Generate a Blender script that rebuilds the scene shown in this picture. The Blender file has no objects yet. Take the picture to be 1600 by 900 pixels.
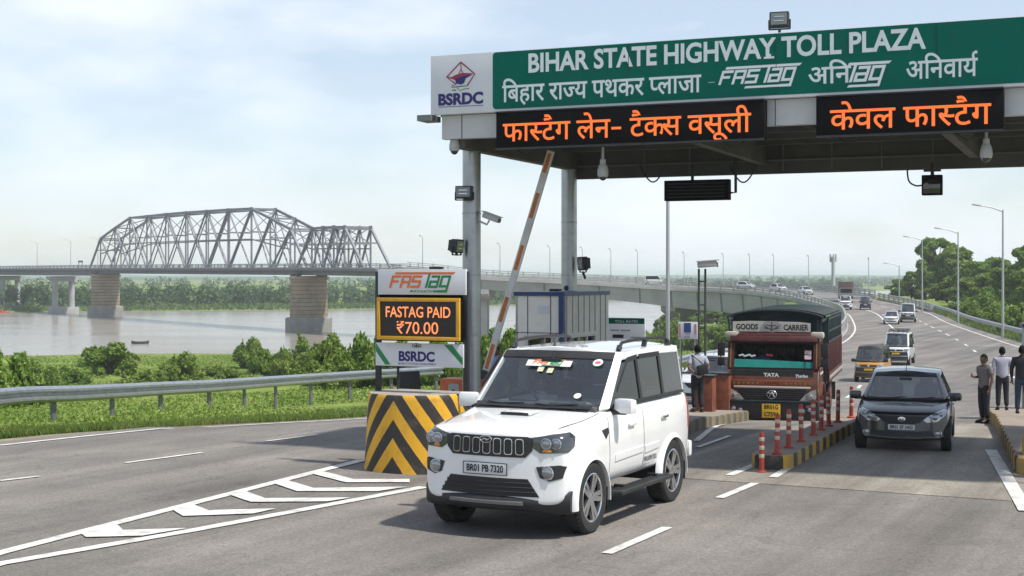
import bpy, bmesh, math, random
import numpy as np
from mathutils import Vector, Matrix, noise
from mathutils.bvhtree import BVHTree

# ------------------------------------------------------------------ camera, sky, sun, exposure
S = bpy.context.scene
COL = S.collection
R = math.radians
FPX, HZ, ZC = 2200.0, 430.0, 3.1            # focal length and horizon in photo pixels, eye height
cam = bpy.data.cameras.new('camera')
camo = bpy.data.objects.new('camera', cam); COL.objects.link(camo)
camo.location = (0, 0, ZC); camo.rotation_euler = (R(90), 0, 0)
cam.sensor_width = 36; cam.lens = 36 * FPX / 1600; cam.shift_y = -20 / 1600
cam.clip_start = 0.1; cam.clip_end = 20000
S.camera = camo

SUN_EL, SUN_AZ = 58.0, 118.0                # azimuth of the sun clockwise from +Y
W = bpy.data.worlds.new('World'); S.world = W; W.use_nodes = True
nt = W.node_tree; nt.nodes.clear()
def wn(t, **k):
    n = nt.nodes.new(t)
    for a, b in k.items(): setattr(n, a, b)
    return n
sky = wn('ShaderNodeTexSky', sky_type='NISHITA', sun_disc=False)
sky.sun_elevation = R(SUN_EL); sky.sun_rotation = R(SUN_AZ); sky.air_density = 1.0; sky.dust_density = .7; sky.ozone_density = 1.0
tc = wn('ShaderNodeTexCoord')
mp = wn('ShaderNodeMapping'); mp.inputs['Scale'].default_value = (1.0, 1.0, 2.6); mp.inputs['Location'].default_value = (0.37, 0.1, 0.0)
nz = wn('ShaderNodeTexNoise'); nz.inputs['Scale'].default_value = 4.2; nz.inputs['Detail'].default_value = 7; nz.inputs['Roughness'].default_value = 0.52
rp = wn('ShaderNodeValToRGB'); rp.color_ramp.elements[0].position = 0.40; rp.color_ramp.elements[1].position = 0.66
rp.color_ramp.elements[0].color = (0.36, 0.36, 0.36, 1); rp.color_ramp.elements[1].color = (1, 1, 1, 1)
mx = wn('ShaderNodeMix', data_type='RGBA'); mx.inputs['B'].default_value = (7.2, 7.7, 8.3, 1)
tint = wn('ShaderNodeMix', data_type='RGBA', blend_type='MULTIPLY'); tint.inputs['Factor'].default_value = 1; tint.inputs['B'].default_value = (1.0, 1.02, 1.05, 1)
bg = wn('ShaderNodeBackground'); bg.inputs['Strength'].default_value = 0.1
out = wn('ShaderNodeOutputWorld')
L = nt.links.new
L(tc.outputs['Generated'], mp.inputs['Vector']); L(mp.outputs['Vector'], nz.inputs['Vector'])
sep = wn('ShaderNodeSeparateXYZ'); L(tc.outputs['Generated'], sep.inputs[0])
el = wn('ShaderNodeMapRange'); el.inputs['From Min'].default_value = .02; el.inputs['From Max'].default_value = .60; el.inputs['To Min'].default_value = .02; el.inputs['To Max'].default_value = -.42
L(sep.outputs['Z'], el.inputs['Value'])
ad = wn('ShaderNodeMath', operation='ADD'); L(nz.outputs['Fac'], ad.inputs[0]); L(el.outputs['Result'], ad.inputs[1])
L(ad.outputs[0], rp.inputs['Fac']); L(rp.outputs['Color'], mx.inputs['Factor'])
L(sky.outputs['Color'], tint.inputs['A']); L(tint.outputs['Result'], mx.inputs['A'])
L(mx.outputs['Result'], bg.inputs['Color']); L(bg.outputs['Background'], out.inputs['Surface'])

sl = bpy.data.lights.new('sun', 'SUN'); sl.energy = 3.9; sl.angle = R(2.5); sl.color = (1.0, 0.955, 0.88)
so = bpy.data.objects.new('sun', sl); COL.objects.link(so)
sd = Vector((math.sin(R(SUN_AZ)) * math.cos(R(SUN_EL)), math.cos(R(SUN_AZ)) * math.cos(R(SUN_EL)), math.sin(R(SUN_EL))))
so.rotation_euler = (-sd).to_track_quat('-Z', 'Y').to_euler()
V = S.view_settings
V.view_transform = 'Standard'; V.look = 'None'; V.gamma = 1; V.exposure = 0.47; V.use_curve_mapping = False
S.cycles.use_denoising = True; S.cycles.max_bounces = 8; S.cycles.transparent_max_bounces = 24
S.cycles.sample_clamp_indirect = 6; S.cycles.volume_bounces = 1

random.seed(7); RNG = np.random.default_rng(7)

# ------------------------------------------------------------------ helpers
def P(px, py, z=0.0):
    d = (ZC - z) * FPX / (py - HZ)
    return Vector(((px - 800) * d / FPX, d, z))
def Q(px, py, d):                            # point at a known distance
    return Vector(((px - 800) * d / FPX, d, ZC - (py - HZ) * d / FPX))
def cmr(pts, n=8):                           # Catmull-Rom through points
    pts = [Vector(p) for p in pts]; o = []
    q = [2 * pts[0] - pts[1]] + pts + [2 * pts[-1] - pts[-2]]
    for i in range(1, len(q) - 2):
        a, b, c, d = q[i - 1:i + 3]
        for k in range(n):
            t = k / n
            o.append(0.5 * ((2 * b) + (c - a) * t + (2 * a - 5 * b + 4 * c - d) * t * t + (3 * b - a - 3 * c + d) * t ** 3))
    return o + [pts[-1]]
def lerp(x, tab):
    if x <= tab[0][0]: return tab[0][1]
    for (a, b), (c, d) in zip(tab, tab[1:]):
        if x <= c: return b + (d - b) * (x - a) / (c - a)
    return tab[-1][1]
def sst(t): t = min(1, max(0, t)); return t * t * (3 - 2 * t)

def tag(o, label=None, cat=None, group=None, kind=None):
    for k, v in (('label', label), ('category', cat), ('group', group), ('kind', kind)):
        if v: o[k] = v
    return o
def thing(name, label, cat, loc=(0, 0, 0), rz=0.0, group=None):
    o = bpy.data.objects.new(name, None); COL.objects.link(o)
    o.location = loc; o.rotation_euler = (0, 0, rz); o.empty_display_size = 0.2
    return tag(o, label, cat, group)
def link(name, me, mat=None, parent=None, loc=None):
    o = bpy.data.objects.new(name, me); COL.objects.link(o)
    if mat is not None and len(me.materials) == 0:
        for m in (mat if isinstance(mat, (list, tuple)) else [mat]): me.materials.append(m)
    if parent: o.parent = parent
    if loc is not None: o.location = loc
    return o
def copy_tree(o, parent=None, keep=None):
    c = o.copy(); COL.objects.link(c)
    if parent: c.parent = parent
    for ch in list(o.children): copy_tree(ch, c)
    return c
def smooth(me, ang=35):
    bm = bmesh.new(); bm.from_mesh(me); lim = R(ang)
    for f in bm.faces: f.smooth = True
    for e in bm.edges:
        e.smooth = not (len(e.link_faces) == 2 and e.calc_face_angle(0) > lim)
    bm.to_mesh(me); bm.free(); return me

class MB:
    """collects shapes for one part and links them as one mesh"""
    def __init__(s): s.v = []; s.f = []; s.m = []; s.mi = 0
    def add(s, vs, fs):
        n = len(s.v); s.v += [tuple(v) for v in vs]; s.f += [tuple(i + n for i in f) for f in fs]; s.m += [s.mi] * len(fs); return s
    def box(s, c, d, rot=None, bev=0.0, taper=1.0):
        bm = bmesh.new(); bmesh.ops.create_cube(bm, size=1)
        for v in bm.verts:
            k = taper if v.co.z > 0 else 1
            v.co = Vector((v.co.x * d[0] * k, v.co.y * d[1] * k, v.co.z * d[2]))
        if bev: bmesh.ops.bevel(bm, geom=bm.edges[:], offset=bev, segments=2, affect='EDGES', profile=0.6)
        M = rot if rot else Matrix()
        if not isinstance(M, Matrix): M = Matrix.Rotation(rot, 4, 'Z')
        return s.bm(bm, Matrix.Translation(c) @ M.to_4x4())
    def bm(s, bm, M=None):
        if M is not None: bm.transform(M)
        bm.verts.index_update()
        s.add([v.co[:] for v in bm.verts], [[v.index for v in f.verts] for f in bm.faces]); bm.free(); return s
    def cyl(s, a, b, r0, r1=None, n=12, caps=True):
        a = Vector(a); b = Vector(b); r1 = r0 if r1 is None else r1
        z = (b - a).normalized(); x = z.orthogonal().normalized(); y = z.cross(x)
        vs = []
        for p, r in ((a, r0), (b, r1)):
            for i in range(n):
                t = 2 * math.pi * i / n; vs.append(p + x * r * math.cos(t) + y * r * math.sin(t))
        fs = [(i, (i + 1) % n, n + (i + 1) % n, n + i) for i in range(n)]
        if caps: fs += [tuple(range(n))[::-1], tuple(range(n, 2 * n))]
        return s.add(vs, fs)
    def beam(s, a, b, w, h, up=(0, 0, 1)):
        a = Vector(a); b = Vector(b); z = (b - a).normalized(); u = Vector(up)
        if abs(z.dot(u)) > .98: u = Vector((1, 0, 0))
        x = z.cross(u).normalized(); y = x.cross(z)
        vs = [p + x * sx * w / 2 + y * sy * h / 2 for p in (a, b) for sx, sy in ((-1, -1), (1, -1), (1, 1), (-1, 1))]
        return s.add(vs, [(0, 1, 5, 4), (1, 2, 6, 5), (2, 3, 7, 6), (3, 0, 4, 7), (3, 2, 1, 0), (4, 5, 6, 7)])
    def tube(s, pts, r, n=8, caps=True):
        pts = [Vector(p) for p in pts]; rr = r if isinstance(r, (list, tuple)) else [r] * len(pts)
        vs = []; x = None
        for i, p in enumerate(pts):
            t = (pts[min(i + 1, len(pts) - 1)] - pts[max(i - 1, 0)]).normalized()
            x = t.orthogonal().normalized() if x is None else (x - t * x.dot(t)).normalized()
            y = t.cross(x)
            for k in range(n):
                a = 2 * math.pi * k / n; vs.append(p + x * rr[i] * math.cos(a) + y * rr[i] * math.sin(a))
        fs = [(i * n + k, i * n + (k + 1) % n, (i + 1) * n + (k + 1) % n, (i + 1) * n + k) for i in range(len(pts) - 1) for k in range(n)]
        if caps: fs += [tuple(range(n))[::-1], tuple(range((len(pts) - 1) * n, len(pts) * n))]
        return s.add(vs, fs)
    def sweep(s, pts, prof, closed=True):      # 2-D profile (side, up) swept along a path kept upright
        pts = [Vector(p) for p in pts]; n = len(prof); vs = []
        for i, p in enumerate(pts):
            t = (pts[min(i + 1, len(pts) - 1)] - pts[max(i - 1, 0)]); t.z = 0; t.normalize()
            side = Vector((t.y, -t.x, 0))
            for (a, b) in prof: vs.append(p + side * a + Vector((0, 0, b)))
        m = n if closed else n - 1
        fs = [(i * n + k, i * n + (k + 1) % n, (i + 1) * n + (k + 1) % n, (i + 1) * n + k) for i in range(len(pts) - 1) for k in range(m)]
        if closed: fs += [tuple(range(n))[::-1], tuple(range((len(pts) - 1) * n, len(pts) * n))]
        return s.add(vs, fs)
    def lathe(s, prof, M=None, n=24, caps=False):          # profile (r, h) round local z
        vs = []; M = M or Matrix()
        for (r, h) in prof:
            for i in range(n):
                t = 2 * math.pi * i / n; vs.append(M @ Vector((r * math.cos(t), r * math.sin(t), h)))
        k = len(prof)
        fs = [(j * n + i, j * n + (i + 1) % n, (j + 1) * n + (i + 1) % n, (j + 1) * n + i) for j in range(k - 1) for i in range(n)]
        if caps and prof[0][0] > 1e-4: fs.append(tuple(range(n))[::-1])
        if caps and prof[-1][0] > 1e-4: fs.append(tuple(range((k - 1) * n, k * n)))
        return s.add(vs, fs)
    def prism(s, poly, y0, y1, M=None):        # polygon in (x, z) pushed from y0 to y1
        M = M or Matrix(); n = len(poly)
        vs = [M @ Vector((x, y0, z)) for x, z in poly] + [M @ Vector((x, y1, z)) for x, z in poly]
        fs = [tuple(range(n)), tuple(range(n, 2 * n))[::-1]] + [(i, n + i, n + (i + 1) % n, (i + 1) % n) for i in range(n)]
        return s.add(vs, fs)
    def quad(s, a, b, c, d): return s.add([a, b, c, d], [(0, 1, 2, 3)])
    def ball(s, c, r, seg=12, rot=None):
        bm = bmesh.new(); bmesh.ops.create_uvsphere(bm, u_segments=seg, v_segments=max(6, seg * 2 // 3), radius=1)
        r = r if isinstance(r, (tuple, list)) else (r, r, r)
        return s.bm(bm, Matrix.Translation(c) @ (rot.to_4x4() if rot else Matrix()) @ Matrix.Diagonal((*r, 1)))
    def mesh(s, name, sm=35, fix=True):
        me = bpy.data.meshes.new(name); me.from_pydata(s.v, [], s.f)
        me.polygons.foreach_set('material_index', s.m); me.update()
        if fix:
            bm = bmesh.new(); bm.from_mesh(me); bmesh.ops.recalc_face_normals(bm, faces=bm.faces); bm.to_mesh(me); bm.free()
        if sm: smooth(me, sm)
        return me
    def build(s, name, mat, parent=None, sm=35, loc=None, fix=True):
        return link(name, s.mesh(name, sm, fix), mat, parent, loc)
def RX(a): return Matrix.Rotation(R(a), 4, 'X')
def RY(a): return Matrix.Rotation(R(a), 4, 'Y')
def RZ(a): return Matrix.Rotation(R(a), 4, 'Z')
def T(*c): return Matrix.Translation(c)

# ------------------------------------------------------------------ materials
def lin(h):
    h = h.lstrip('#'); o = []
    for i in (0, 2, 4):
        c = int(h[i:i + 2], 16) / 255; o.append(c / 12.92 if c <= .04045 else ((c + .055) / 1.055) ** 2.4)
    return tuple(o)
MATS = {}
def mat(name, col, rough=0.5, metal=0.0, var=0.0, scale=6.0, bump=0.0, bscale=40.0, coat=0.0, emit=None, estr=0.0, dirt=0.0, dcol=(0.16, 0.13, 0.10), dscale=2.2, rvar=0.0, spec=0.5, obj=True):
    """principled surface with worn, uneven colour; var = brightness spread, dirt = amount of stains"""
    if name in MATS: return MATS[name]
    m = bpy.data.materials.new(name); m.use_nodes = True; t = m.node_tree; b = t.nodes['Principled BSDF']; l = t.links.new
    b.inputs['Base Color'].default_value = (*col, 1); b.inputs['Roughness'].default_value = rough; b.inputs['Metallic'].default_value = metal
    b.inputs['Coat Weight'].default_value = coat; b.inputs['Coat Roughness'].default_value = 0.04; b.inputs['Specular IOR Level'].default_value = spec
    if emit: b.inputs['Emission Color'].default_value = (*emit, 1); b.inputs['Emission Strength'].default_value = estr
    if var or dirt or bump or rvar:
        c = t.nodes.new('ShaderNodeTexCoord').outputs['Object']
        def nse(sc, det=6, ro=.6):
            n = t.nodes.new('ShaderNodeTexNoise'); n.inputs['Scale'].default_value = sc; n.inputs['Detail'].default_value = det; n.inputs['Roughness'].default_value = ro
            l(c, n.inputs['Vector']); return n.outputs['Fac']
        cur = None
        if var:
            mr = t.nodes.new('ShaderNodeMapRange'); mr.inputs['From Min'].default_value = .3; mr.inputs['From Max'].default_value = .7
            mr.inputs['To Min'].default_value = 1 - var; mr.inputs['To Max'].default_value = 1 + var; l(nse(scale), mr.inputs['Value'])
            x = t.nodes.new('ShaderNodeMix'); x.data_type = 'RGBA'; x.blend_type = 'MULTIPLY'; x.inputs['Factor'].default_value = 1
            x.inputs['A'].default_value = (*col, 1); l(mr.outputs['Result'], x.inputs['B']); cur = x.outputs['Result']
        if dirt:
            mr = t.nodes.new('ShaderNodeMapRange'); mr.inputs['From Min'].default_value = .5; mr.inputs['From Max'].default_value = .78
            mr.inputs['To Max'].default_value = dirt; l(nse(dscale, 9, .68), mr.inputs['Value'])
            x = t.nodes.new('ShaderNodeMix'); x.data_type = 'RGBA'; l(mr.outputs['Result'], x.inputs['Factor'])
            if cur: l(cur, x.inputs['A'])
            else: x.inputs['A'].default_value = (*col, 1)
            x.inputs['B'].default_value = (*dcol, 1); cur = x.outputs['Result']
        if cur: l(cur, b.inputs['Base Color'])
        if rvar:
            mr = t.nodes.new('ShaderNodeMapRange'); mr.inputs['To Min'].default_value = rough - rvar; mr.inputs['To Max'].default_value = rough + rvar
            l(nse(scale * 1.7), mr.inputs['Value']); l(mr.outputs['Result'], b.inputs['Roughness'])
        if bump:
            bp = t.nodes.new('ShaderNodeBump'); bp.inputs['Strength'].default_value = min(1, bump); bp.inputs['Distance'].default_value = 0.01
            l(nse(bscale, 4), bp.inputs['Height']); l(bp.outputs['Normal'], b.inputs['Normal'])
    MATS[name] = m; return m
def glass(name, tintc, refl=(1, 1, 1), rough=0.02, base=.075):
    if name in MATS: return MATS[name]
    m = bpy.data.materials.new(name); m.use_nodes = True; t = m.node_tree; t.nodes.clear(); l = t.links.new
    tr = t.nodes.new('ShaderNodeBsdfTransparent'); tr.inputs['Color'].default_value = (*tintc, 1)
    gl = t.nodes.new('ShaderNodeBsdfGlossy'); gl.inputs['Roughness'].default_value = rough; gl.inputs['Color'].default_value = (*refl, 1)
    lw = t.nodes.new('ShaderNodeLayerWeight'); lw.inputs['Blend'].default_value = .5
    pw = t.nodes.new('ShaderNodeMath'); pw.operation = 'POWER'; pw.inputs[1].default_value = 4.0; l(lw.outputs['Facing'], pw.inputs[0])
    fr = t.nodes.new('ShaderNodeMath'); fr.operation = 'MULTIPLY_ADD'; fr.inputs[1].default_value = .85; fr.inputs[2].default_value = base; l(pw.outputs[0], fr.inputs[0])
    mxs = t.nodes.new('ShaderNodeMixShader'); o = t.nodes.new('ShaderNodeOutputMaterial')
    l(fr.outputs[0], mxs.inputs['Fac']); l(tr.outputs['BSDF'], mxs.inputs[1]); l(gl.outputs['BSDF'], mxs.inputs[2]); l(mxs.outputs['Shader'], o.inputs['Surface'])
    MATS[name] = m; return m
def leafmat(name, c1, c2, c3, patch=0.35):
    """leaves: colour differs leaf by leaf and in patches; light passes through a little"""
    if name in MATS: return MATS[name]
    m = bpy.data.materials.new(name); m.use_nodes = True; t = m.node_tree; b = t.nodes['Principled BSDF']; l = t.links.new
    g = t.nodes.new('ShaderNodeNewGeometry'); rmp = t.nodes.new('ShaderNodeValToRGB')
    e = rmp.color_ramp.elements; e[0].color = (*c1, 1); e[1].color = (*c3, 1); e.new(.5).color = (*c2, 1)
    tcn = t.nodes.new('ShaderNodeTexCoord'); n = t.nodes.new('ShaderNodeTexNoise'); n.inputs['Scale'].default_value = patch; n.inputs['Detail'].default_value = 3
    l(tcn.outputs['Object'], n.inputs['Vector'])
    a = t.nodes.new('ShaderNodeMath'); a.operation = 'MULTIPLY_ADD'; a.inputs[1].default_value = .55; a.inputs[2].default_value = -.28
    l(g.outputs['Random Per Island'], a.inputs[0])
    s2 = t.nodes.new('ShaderNodeMath'); s2.operation = 'ADD'; l(a.outputs[0], s2.inputs[0]); l(n.outputs['Fac'], s2.inputs[1])
    l(s2.outputs[0], rmp.inputs['Fac']); l(rmp.outputs['Color'], b.inputs['Base Color'])
    b.inputs['Roughness'].default_value = .55; b.inputs['Specular IOR Level'].default_value = .3
    tl = t.nodes.new('ShaderNodeBsdfTranslucent'); ms = t.nodes.new('ShaderNodeMixShader'); ms.inputs['Fac'].default_value = .3
    l(rmp.outputs['Color'], tl.inputs['Color']); o = t.nodes['Material Output']
    l(b.outputs['BSDF'], ms.inputs[1]); l(tl.outputs['BSDF'], ms.inputs[2]); l(ms.outputs['Shader'], o.inputs['Surface'])
    MATS[name] = m; return m

STEEL = mat('galvanised steel', (.42, .44, .46), .42, .85, var=.18, scale=5, rvar=.1, dirt=.25)
COLUMN = mat('brushed steel column', (.36, .37, .39), .36, .9, var=.12, scale=3, rvar=.08, dirt=.25)
DARKMETAL = mat('dark painted metal', (.028, .03, .032), .45, .2, var=.25, scale=8)
BLACK = mat('black plastic', (.012, .012, .013), .5, var=.2)
RUBBER = mat('tyre rubber', (.018, .018, .018), .8, var=.25, scale=12, dirt=.35, dcol=(.10, .085, .07), dscale=5)
CHROME = mat('chrome', (.75, .76, .78), .12, 1.0)
ALLOY = mat('alloy wheel', (.62, .63, .65), .24, .95, var=.06, dirt=.15)
WHITEPAINT = mat('white car paint', (.80, .80, .79), .32, coat=1.0, var=.02, dirt=.28, dcol=(.46, .41, .35), dscale=2.6)
BLACKPAINT = mat('charcoal car paint', (.007, .008, .011), .25, .0, coat=.7, dirt=.10, dcol=(.10, .09, .08))
TRIM = mat('black trim', (.02, .02, .021), .55, var=.15, dirt=.15)
WINDSCREEN = glass('windscreen glass', (.62, .68, .68), base=.13)
TINT = glass('tinted glass', (.13, .145, .15), base=.05)
WEATHERED = mat('weathered post steel', (.16, .165, .17), .6, .5, var=.25, scale=6, dirt=.4)
INTERIOR = mat('cabin interior', (.075, .077, .08), .8, var=.2)
LENS = mat('headlamp lens', (.30, .32, .34), .08, .6, coat=1.0)
LENSDARK = mat('headlamp housing', (.06, .065, .07), .15, .4, coat=1.0)
AMBER = mat('amber indicator', (.65, .22, .03), .2, coat=1.0)
REDLENS = mat('red tail lens', (.35, .02, .015), .2, coat=1.0)
PLATEW = mat('white number plate', (.62, .63, .62), .45, var=.06, dirt=.15)
PLATEY = mat('yellow number plate', (.75, .46, .02), .45, var=.08, dirt=.2)
INK = mat('black lettering', (.012, .012, .012), .5)
PAINTW = mat('white road paint', (.60, .585, .55), .75, var=.2, scale=5, dirt=1.0, dcol=(.20, .19, .18), dscale=3.0)
ORANGE = mat('orange panel paint', (.55, .115, .02), .5, var=.15, dirt=.25)
SIGNW = mat('white sign sheet', (.66, .67, .70), .55, spec=.25, var=.05, scale=2, dirt=.12, dcol=(.35, .33, .30))
# ------------------------------------------------------------------ lettering
_G = {}
def glyphs(s, bold=0.0, res=4):
    key = (s, bold)
    if key in _G: return _G[key]
    c = bpy.data.curves.new('lettering', 'FONT'); c.body = s; c.size = 1; c.offset = bold; c.resolution_u = res
    o = bpy.data.objects.new('lettering', c); COL.objects.link(o)
    me = bpy.data.meshes.new_from_object(o.evaluated_get(bpy.context.evaluated_depsgraph_get()))
    vs = [(v.co.x, v.co.y) for v in me.vertices]; fs = [tuple(p.vertices) for p in me.polygons]
    bpy.data.objects.remove(o); bpy.data.curves.remove(c); bpy.data.meshes.remove(me)
    _G[key] = (vs, fs); return _G[key]
def clip_right(vs, fs, x):
    bm = bmesh.new(); bv = [bm.verts.new((a, b, 0)) for a, b in vs]
    for f in fs:
        try: bm.faces.new([bv[i] for i in f])
        except ValueError: pass
    bmesh.ops.bisect_plane(bm, geom=bm.verts[:] + bm.edges[:] + bm.faces[:], plane_co=(x, 0, 0), plane_no=(1, 0, 0), clear_outer=True)
    bm.verts.index_update()
    r = ([(v.co.x, v.co.y) for v in bm.verts], [tuple(v.index for v in f.verts) for f in bm.faces]); bm.free(); return r
def devanagari(s, bold=0.0):
    """joined Devanagari: '~' makes the letter before it a half form, '^' puts a reph hook over it"""
    ADV = {'ि': .259, 'ी': .259, 'ै': 0, 'े': 0, 'ू': 0}
    vs, fs, x, k = [], [], 0.0, 0
    i = 0
    while i < len(s):
        ch = s[i]; nx = s[i + 1] if i + 1 < len(s) else ''
        if ch == ' ': x += .26; i += 1; continue
        if ch in '-–':
            n = len(vs); w = .30 if ch == '-' else .42; h = .035 + bold
            vs += [(x + .06, .31 - h), (x + w, .31 - h), (x + w, .31 + h), (x + .06, .31 + h)]
            vs[n:] = [(a, b, 0) for a, b in vs[n:]]; fs.append((n, n + 1, n + 2, n + 3)); x += w + .06; i += 1; continue
        gv, gf = glyphs(ch, bold); mxx = max(a for a, b in glyphs(ch, 0)[0])
        adv = ADV.get(ch, mxx - .014)
        if ch in 'टह': adv = mxx - .014
        if nx == '~':
            cut = mxx - (.190 + bold if ch != 'क' else .09); gv, gf = clip_right(gv, gf, cut); adv = cut - (.012 if ch != 'क' else .045); i += 1
        n = len(vs); vs += [(a + x, b, (k % 4) * .0022) for a, b in gv]; fs += [tuple(q + n for q in f) for f in gf]
        x += adv; k += 1; i += 1
        if i < len(s) and s[i] == '^':
            n = len(vs); r = .04 + bold * .8; cx = x - .15
            pts = [(cx + .02, .60), (cx - .02, .70), (cx - .005, .79), (cx + .07, .845), (cx + .16, .83)]
            for j, (a, b) in enumerate(pts):
                p0 = Vector(pts[max(0, j - 1)]); p1 = Vector(pts[min(len(pts) - 1, j + 1)]); d = (p1 - p0).normalized(); nn = Vector((-d.y, d.x)) * r
                vs += [(a + nn.x, b + nn.y, .009), (a - nn.x, b - nn.y, .009)]
            fs += [(n + 2 * j, n + 2 * j + 1, n + 2 * j + 3, n + 2 * j + 2) for j in range(len(pts) - 1)]; i += 1
    return vs, fs, x
def text_part(name, s, mat_, parent, x, z, y, h=None, w=None, bold=0.0, align='l', deva=False, shear=0.0, M=None, sq=1.0, thick=0.0):
    """lettering lying 'y' in front of a panel whose face looks along -y; h = cap height (headline height in Devanagari)"""
    if deva: vs, fs, adv = devanagari(s, bold); base = .622
    else:
        v2, fs = glyphs(s, bold); vs = [(a, b, 0) for a, b in v2]; base = .686
    x0 = min(v[0] for v in vs); x1 = max(v[0] for v in vs)
    kz = (h / base) if h else w / (x1 - x0) * sq
    kx = (w / (x1 - x0)) if w else kz
    W_ = (x1 - x0) * kx; ox = x - (W_ / 2 if align == 'c' else W_ if align == 'r' else 0)
    pts = [(ox + (a - x0) * kx + shear * b * kz, y - d * kz, z + b * kz) for a, b, d in vs]
    M = M or Matrix()
    mb = MB(); mb.add([M @ Vector(p) for p in pts], fs)
    o = mb.build(name, mat_, parent, sm=0, fix=False); return o
def poly_part(name, polys, mat_, parent, y, M=None):
    mb = MB(); M = M or Matrix()
    for k, p in enumerate(polys): mb.add([M @ Vector((a, y - .0006 * (k % 5), b)) for a, b in p], [tuple(range(len(p)))])
    return mb.build(name, mat_, parent, sm=0, fix=False)
def stroke(pts, w):                           # a flat pen stroke as quads
    o = []; n = len(pts)
    P2 = [Vector(p) for p in pts]
    L_, R_ = [], []
    for j in range(n):
        d = (P2[min(n - 1, j + 1)] - P2[max(0, j - 1)]).normalized(); nn = Vector((-d.y, d.x)) * w / 2
        L_.append(P2[j] + nn); R_.append(P2[j] - nn)
    return [[tuple(L_[j]), tuple(R_[j]), tuple(R_[j + 1]), tuple(L_[j + 1])] for j in range(n - 1)]
# ------------------------------------------------------------------ vehicles
def new_from(o):
    return bpy.data.meshes.new_from_object(o.evaluated_get(bpy.context.evaluated_depsgraph_get()))
class Shell:
    """ray target made of a mesh, for laying panels onto it"""
    def __init__(s, me): s.t = BVHTree.FromPolygons([v.co.copy() for v in me.vertices], [tuple(p.vertices) for p in me.polygons])
    def hit(s, o, d):
        h = s.t.ray_cast(Vector(o), Vector(d)); return h[0]
def conform(mb, shell, poly, view, off, skirt=0.02, step=0.05, M=None):
    """polygon seen from 'front' (x,z), 'right/left side' (y,z), 'back', 'top' (x,y) laid onto the shell, 'off' proud of it"""
    bm = bmesh.new(); vs = [bm.verts.new((a, b, 0)) for a, b in poly]; bm.faces.new(vs)
    bmesh.ops.triangulate(bm, faces=bm.faces[:])
    for _ in range(6):
        le = [e for e in bm.edges if e.calc_length() > step]
        if not le: break
        bmesh.ops.subdivide_edges(bm, edges=le, cuts=1); bmesh.ops.triangulate(bm, faces=bm.faces[:])
    D = {'cornl': (-.6, .8, 0), 'cornr': (.6, .8, 0), 'front': (0, 1, 0), 'back': (0, -1, 0), 'left': (-1, 0, 0), 'right': (1, 0, 0), 'top': (0, 0, -1)}[view]; D = Vector(D)
    last = None; miss = []
    for v in bm.verts:
        a, b = v.co.x, v.co.y
        o = {'cornl': (.8 * a + 5.4, .6 * a - 7.2, b), 'cornr': (-.8 * a - 5.4, .6 * a - 7.2, b), 'front': (a, -9, b), 'back': (a, 9, b), 'left': (9, a, b), 'right': (-9, a, b), 'top': (a, b, 9)}[view]
        h = shell.hit(o, D)
        if h is None: miss.append((v, Vector(o))); continue
        last = h; v.co = h - D * off
    if last is None: bm.free(); return
    ok = [v.co.copy() for v in bm.verts if v not in [m[0] for m in miss]]
    for v, o in miss:
        best = min(ok, key=lambda c: (c - o - D * (c - o).dot(D)).length); v.co = o + D * (best - o).dot(D)
    be = [e for e in bm.edges if len(e.link_faces) == 1]
    r = bmesh.ops.extrude_edge_only(bm, edges=be)
    for g in r['geom']:
        if isinstance(g, bmesh.types.BMVert): g.co += D * (skirt + off)
    mb.bm(bm, M)
def wheel_parts(t, x, y, r, w, side, rimmat, spokes=5, lo=False):
    """tyre with a rim and spokes; the outer face looks along +x times side"""
    M = T(x, y, r) @ RY(90 * side); k = r
    mb = MB(); h = w / 2
    n = 20 if lo else 40
    mb.lathe([(k * .66, -h * .8), (k * .80, -h), (k * .93, -h * .98), (k * .985, -h * .8), (k, -h * .45), (k, h * .45), (k * .985, h * .8), (k * .93, h * .98), (k * .80, h), (k * .66, h * .86)], M, n)
    if not lo:
        for i in range(44):
            a = 2 * math.pi * i / 44
            for s_ in (-1, 1): mb.box(M @ Vector((k * math.cos(a), k * math.sin(a), s_ * h * .55)), (.02, .022, h * .4), (M.to_3x3() @ Matrix.Rotation(a, 3, 'Z')).to_4x4())
    ty = mb.build('wheel', RUBBER, t)
    rb = MB(); rb.lathe([(k * .67, h * .82), (k * .64, h * .80), (k * .60, h * .35), (k * .60, -h * .5), (.02, -h * .5)], M, n)
    rim = rb.build('rim', TRIM if not lo else rimmat, ty)
    sb = MB(); sb.lathe([(k * .685, h * .90), (k * .66, h * .93), (k * .625, h * .86), (k * .61, h * .5)], M, n)
    for i in range(spokes):
        a = 2 * math.pi * i / spokes + .3
        for da in ((-.16, .16) if spokes < 7 else (0,)):
            p0 = M @ Vector((k * .12 * math.cos(a + da * 2), k * .12 * math.sin(a + da * 2), h * .66)); p1 = M @ Vector((k * .64 * math.cos(a + da), k * .64 * math.sin(a + da), h * .80))
            sb.beam(p0, p1, k * .13, k * .07, M.to_3x3() @ Vector((0, 0, 1)))
    sb.lathe([(0, h * .80), (k * .07, h * .80), (k * .15, h * .74), (k * .17, h * .6)], M, 16)
    sb.build('spokes', rimmat, ty)
    return ty
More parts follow.
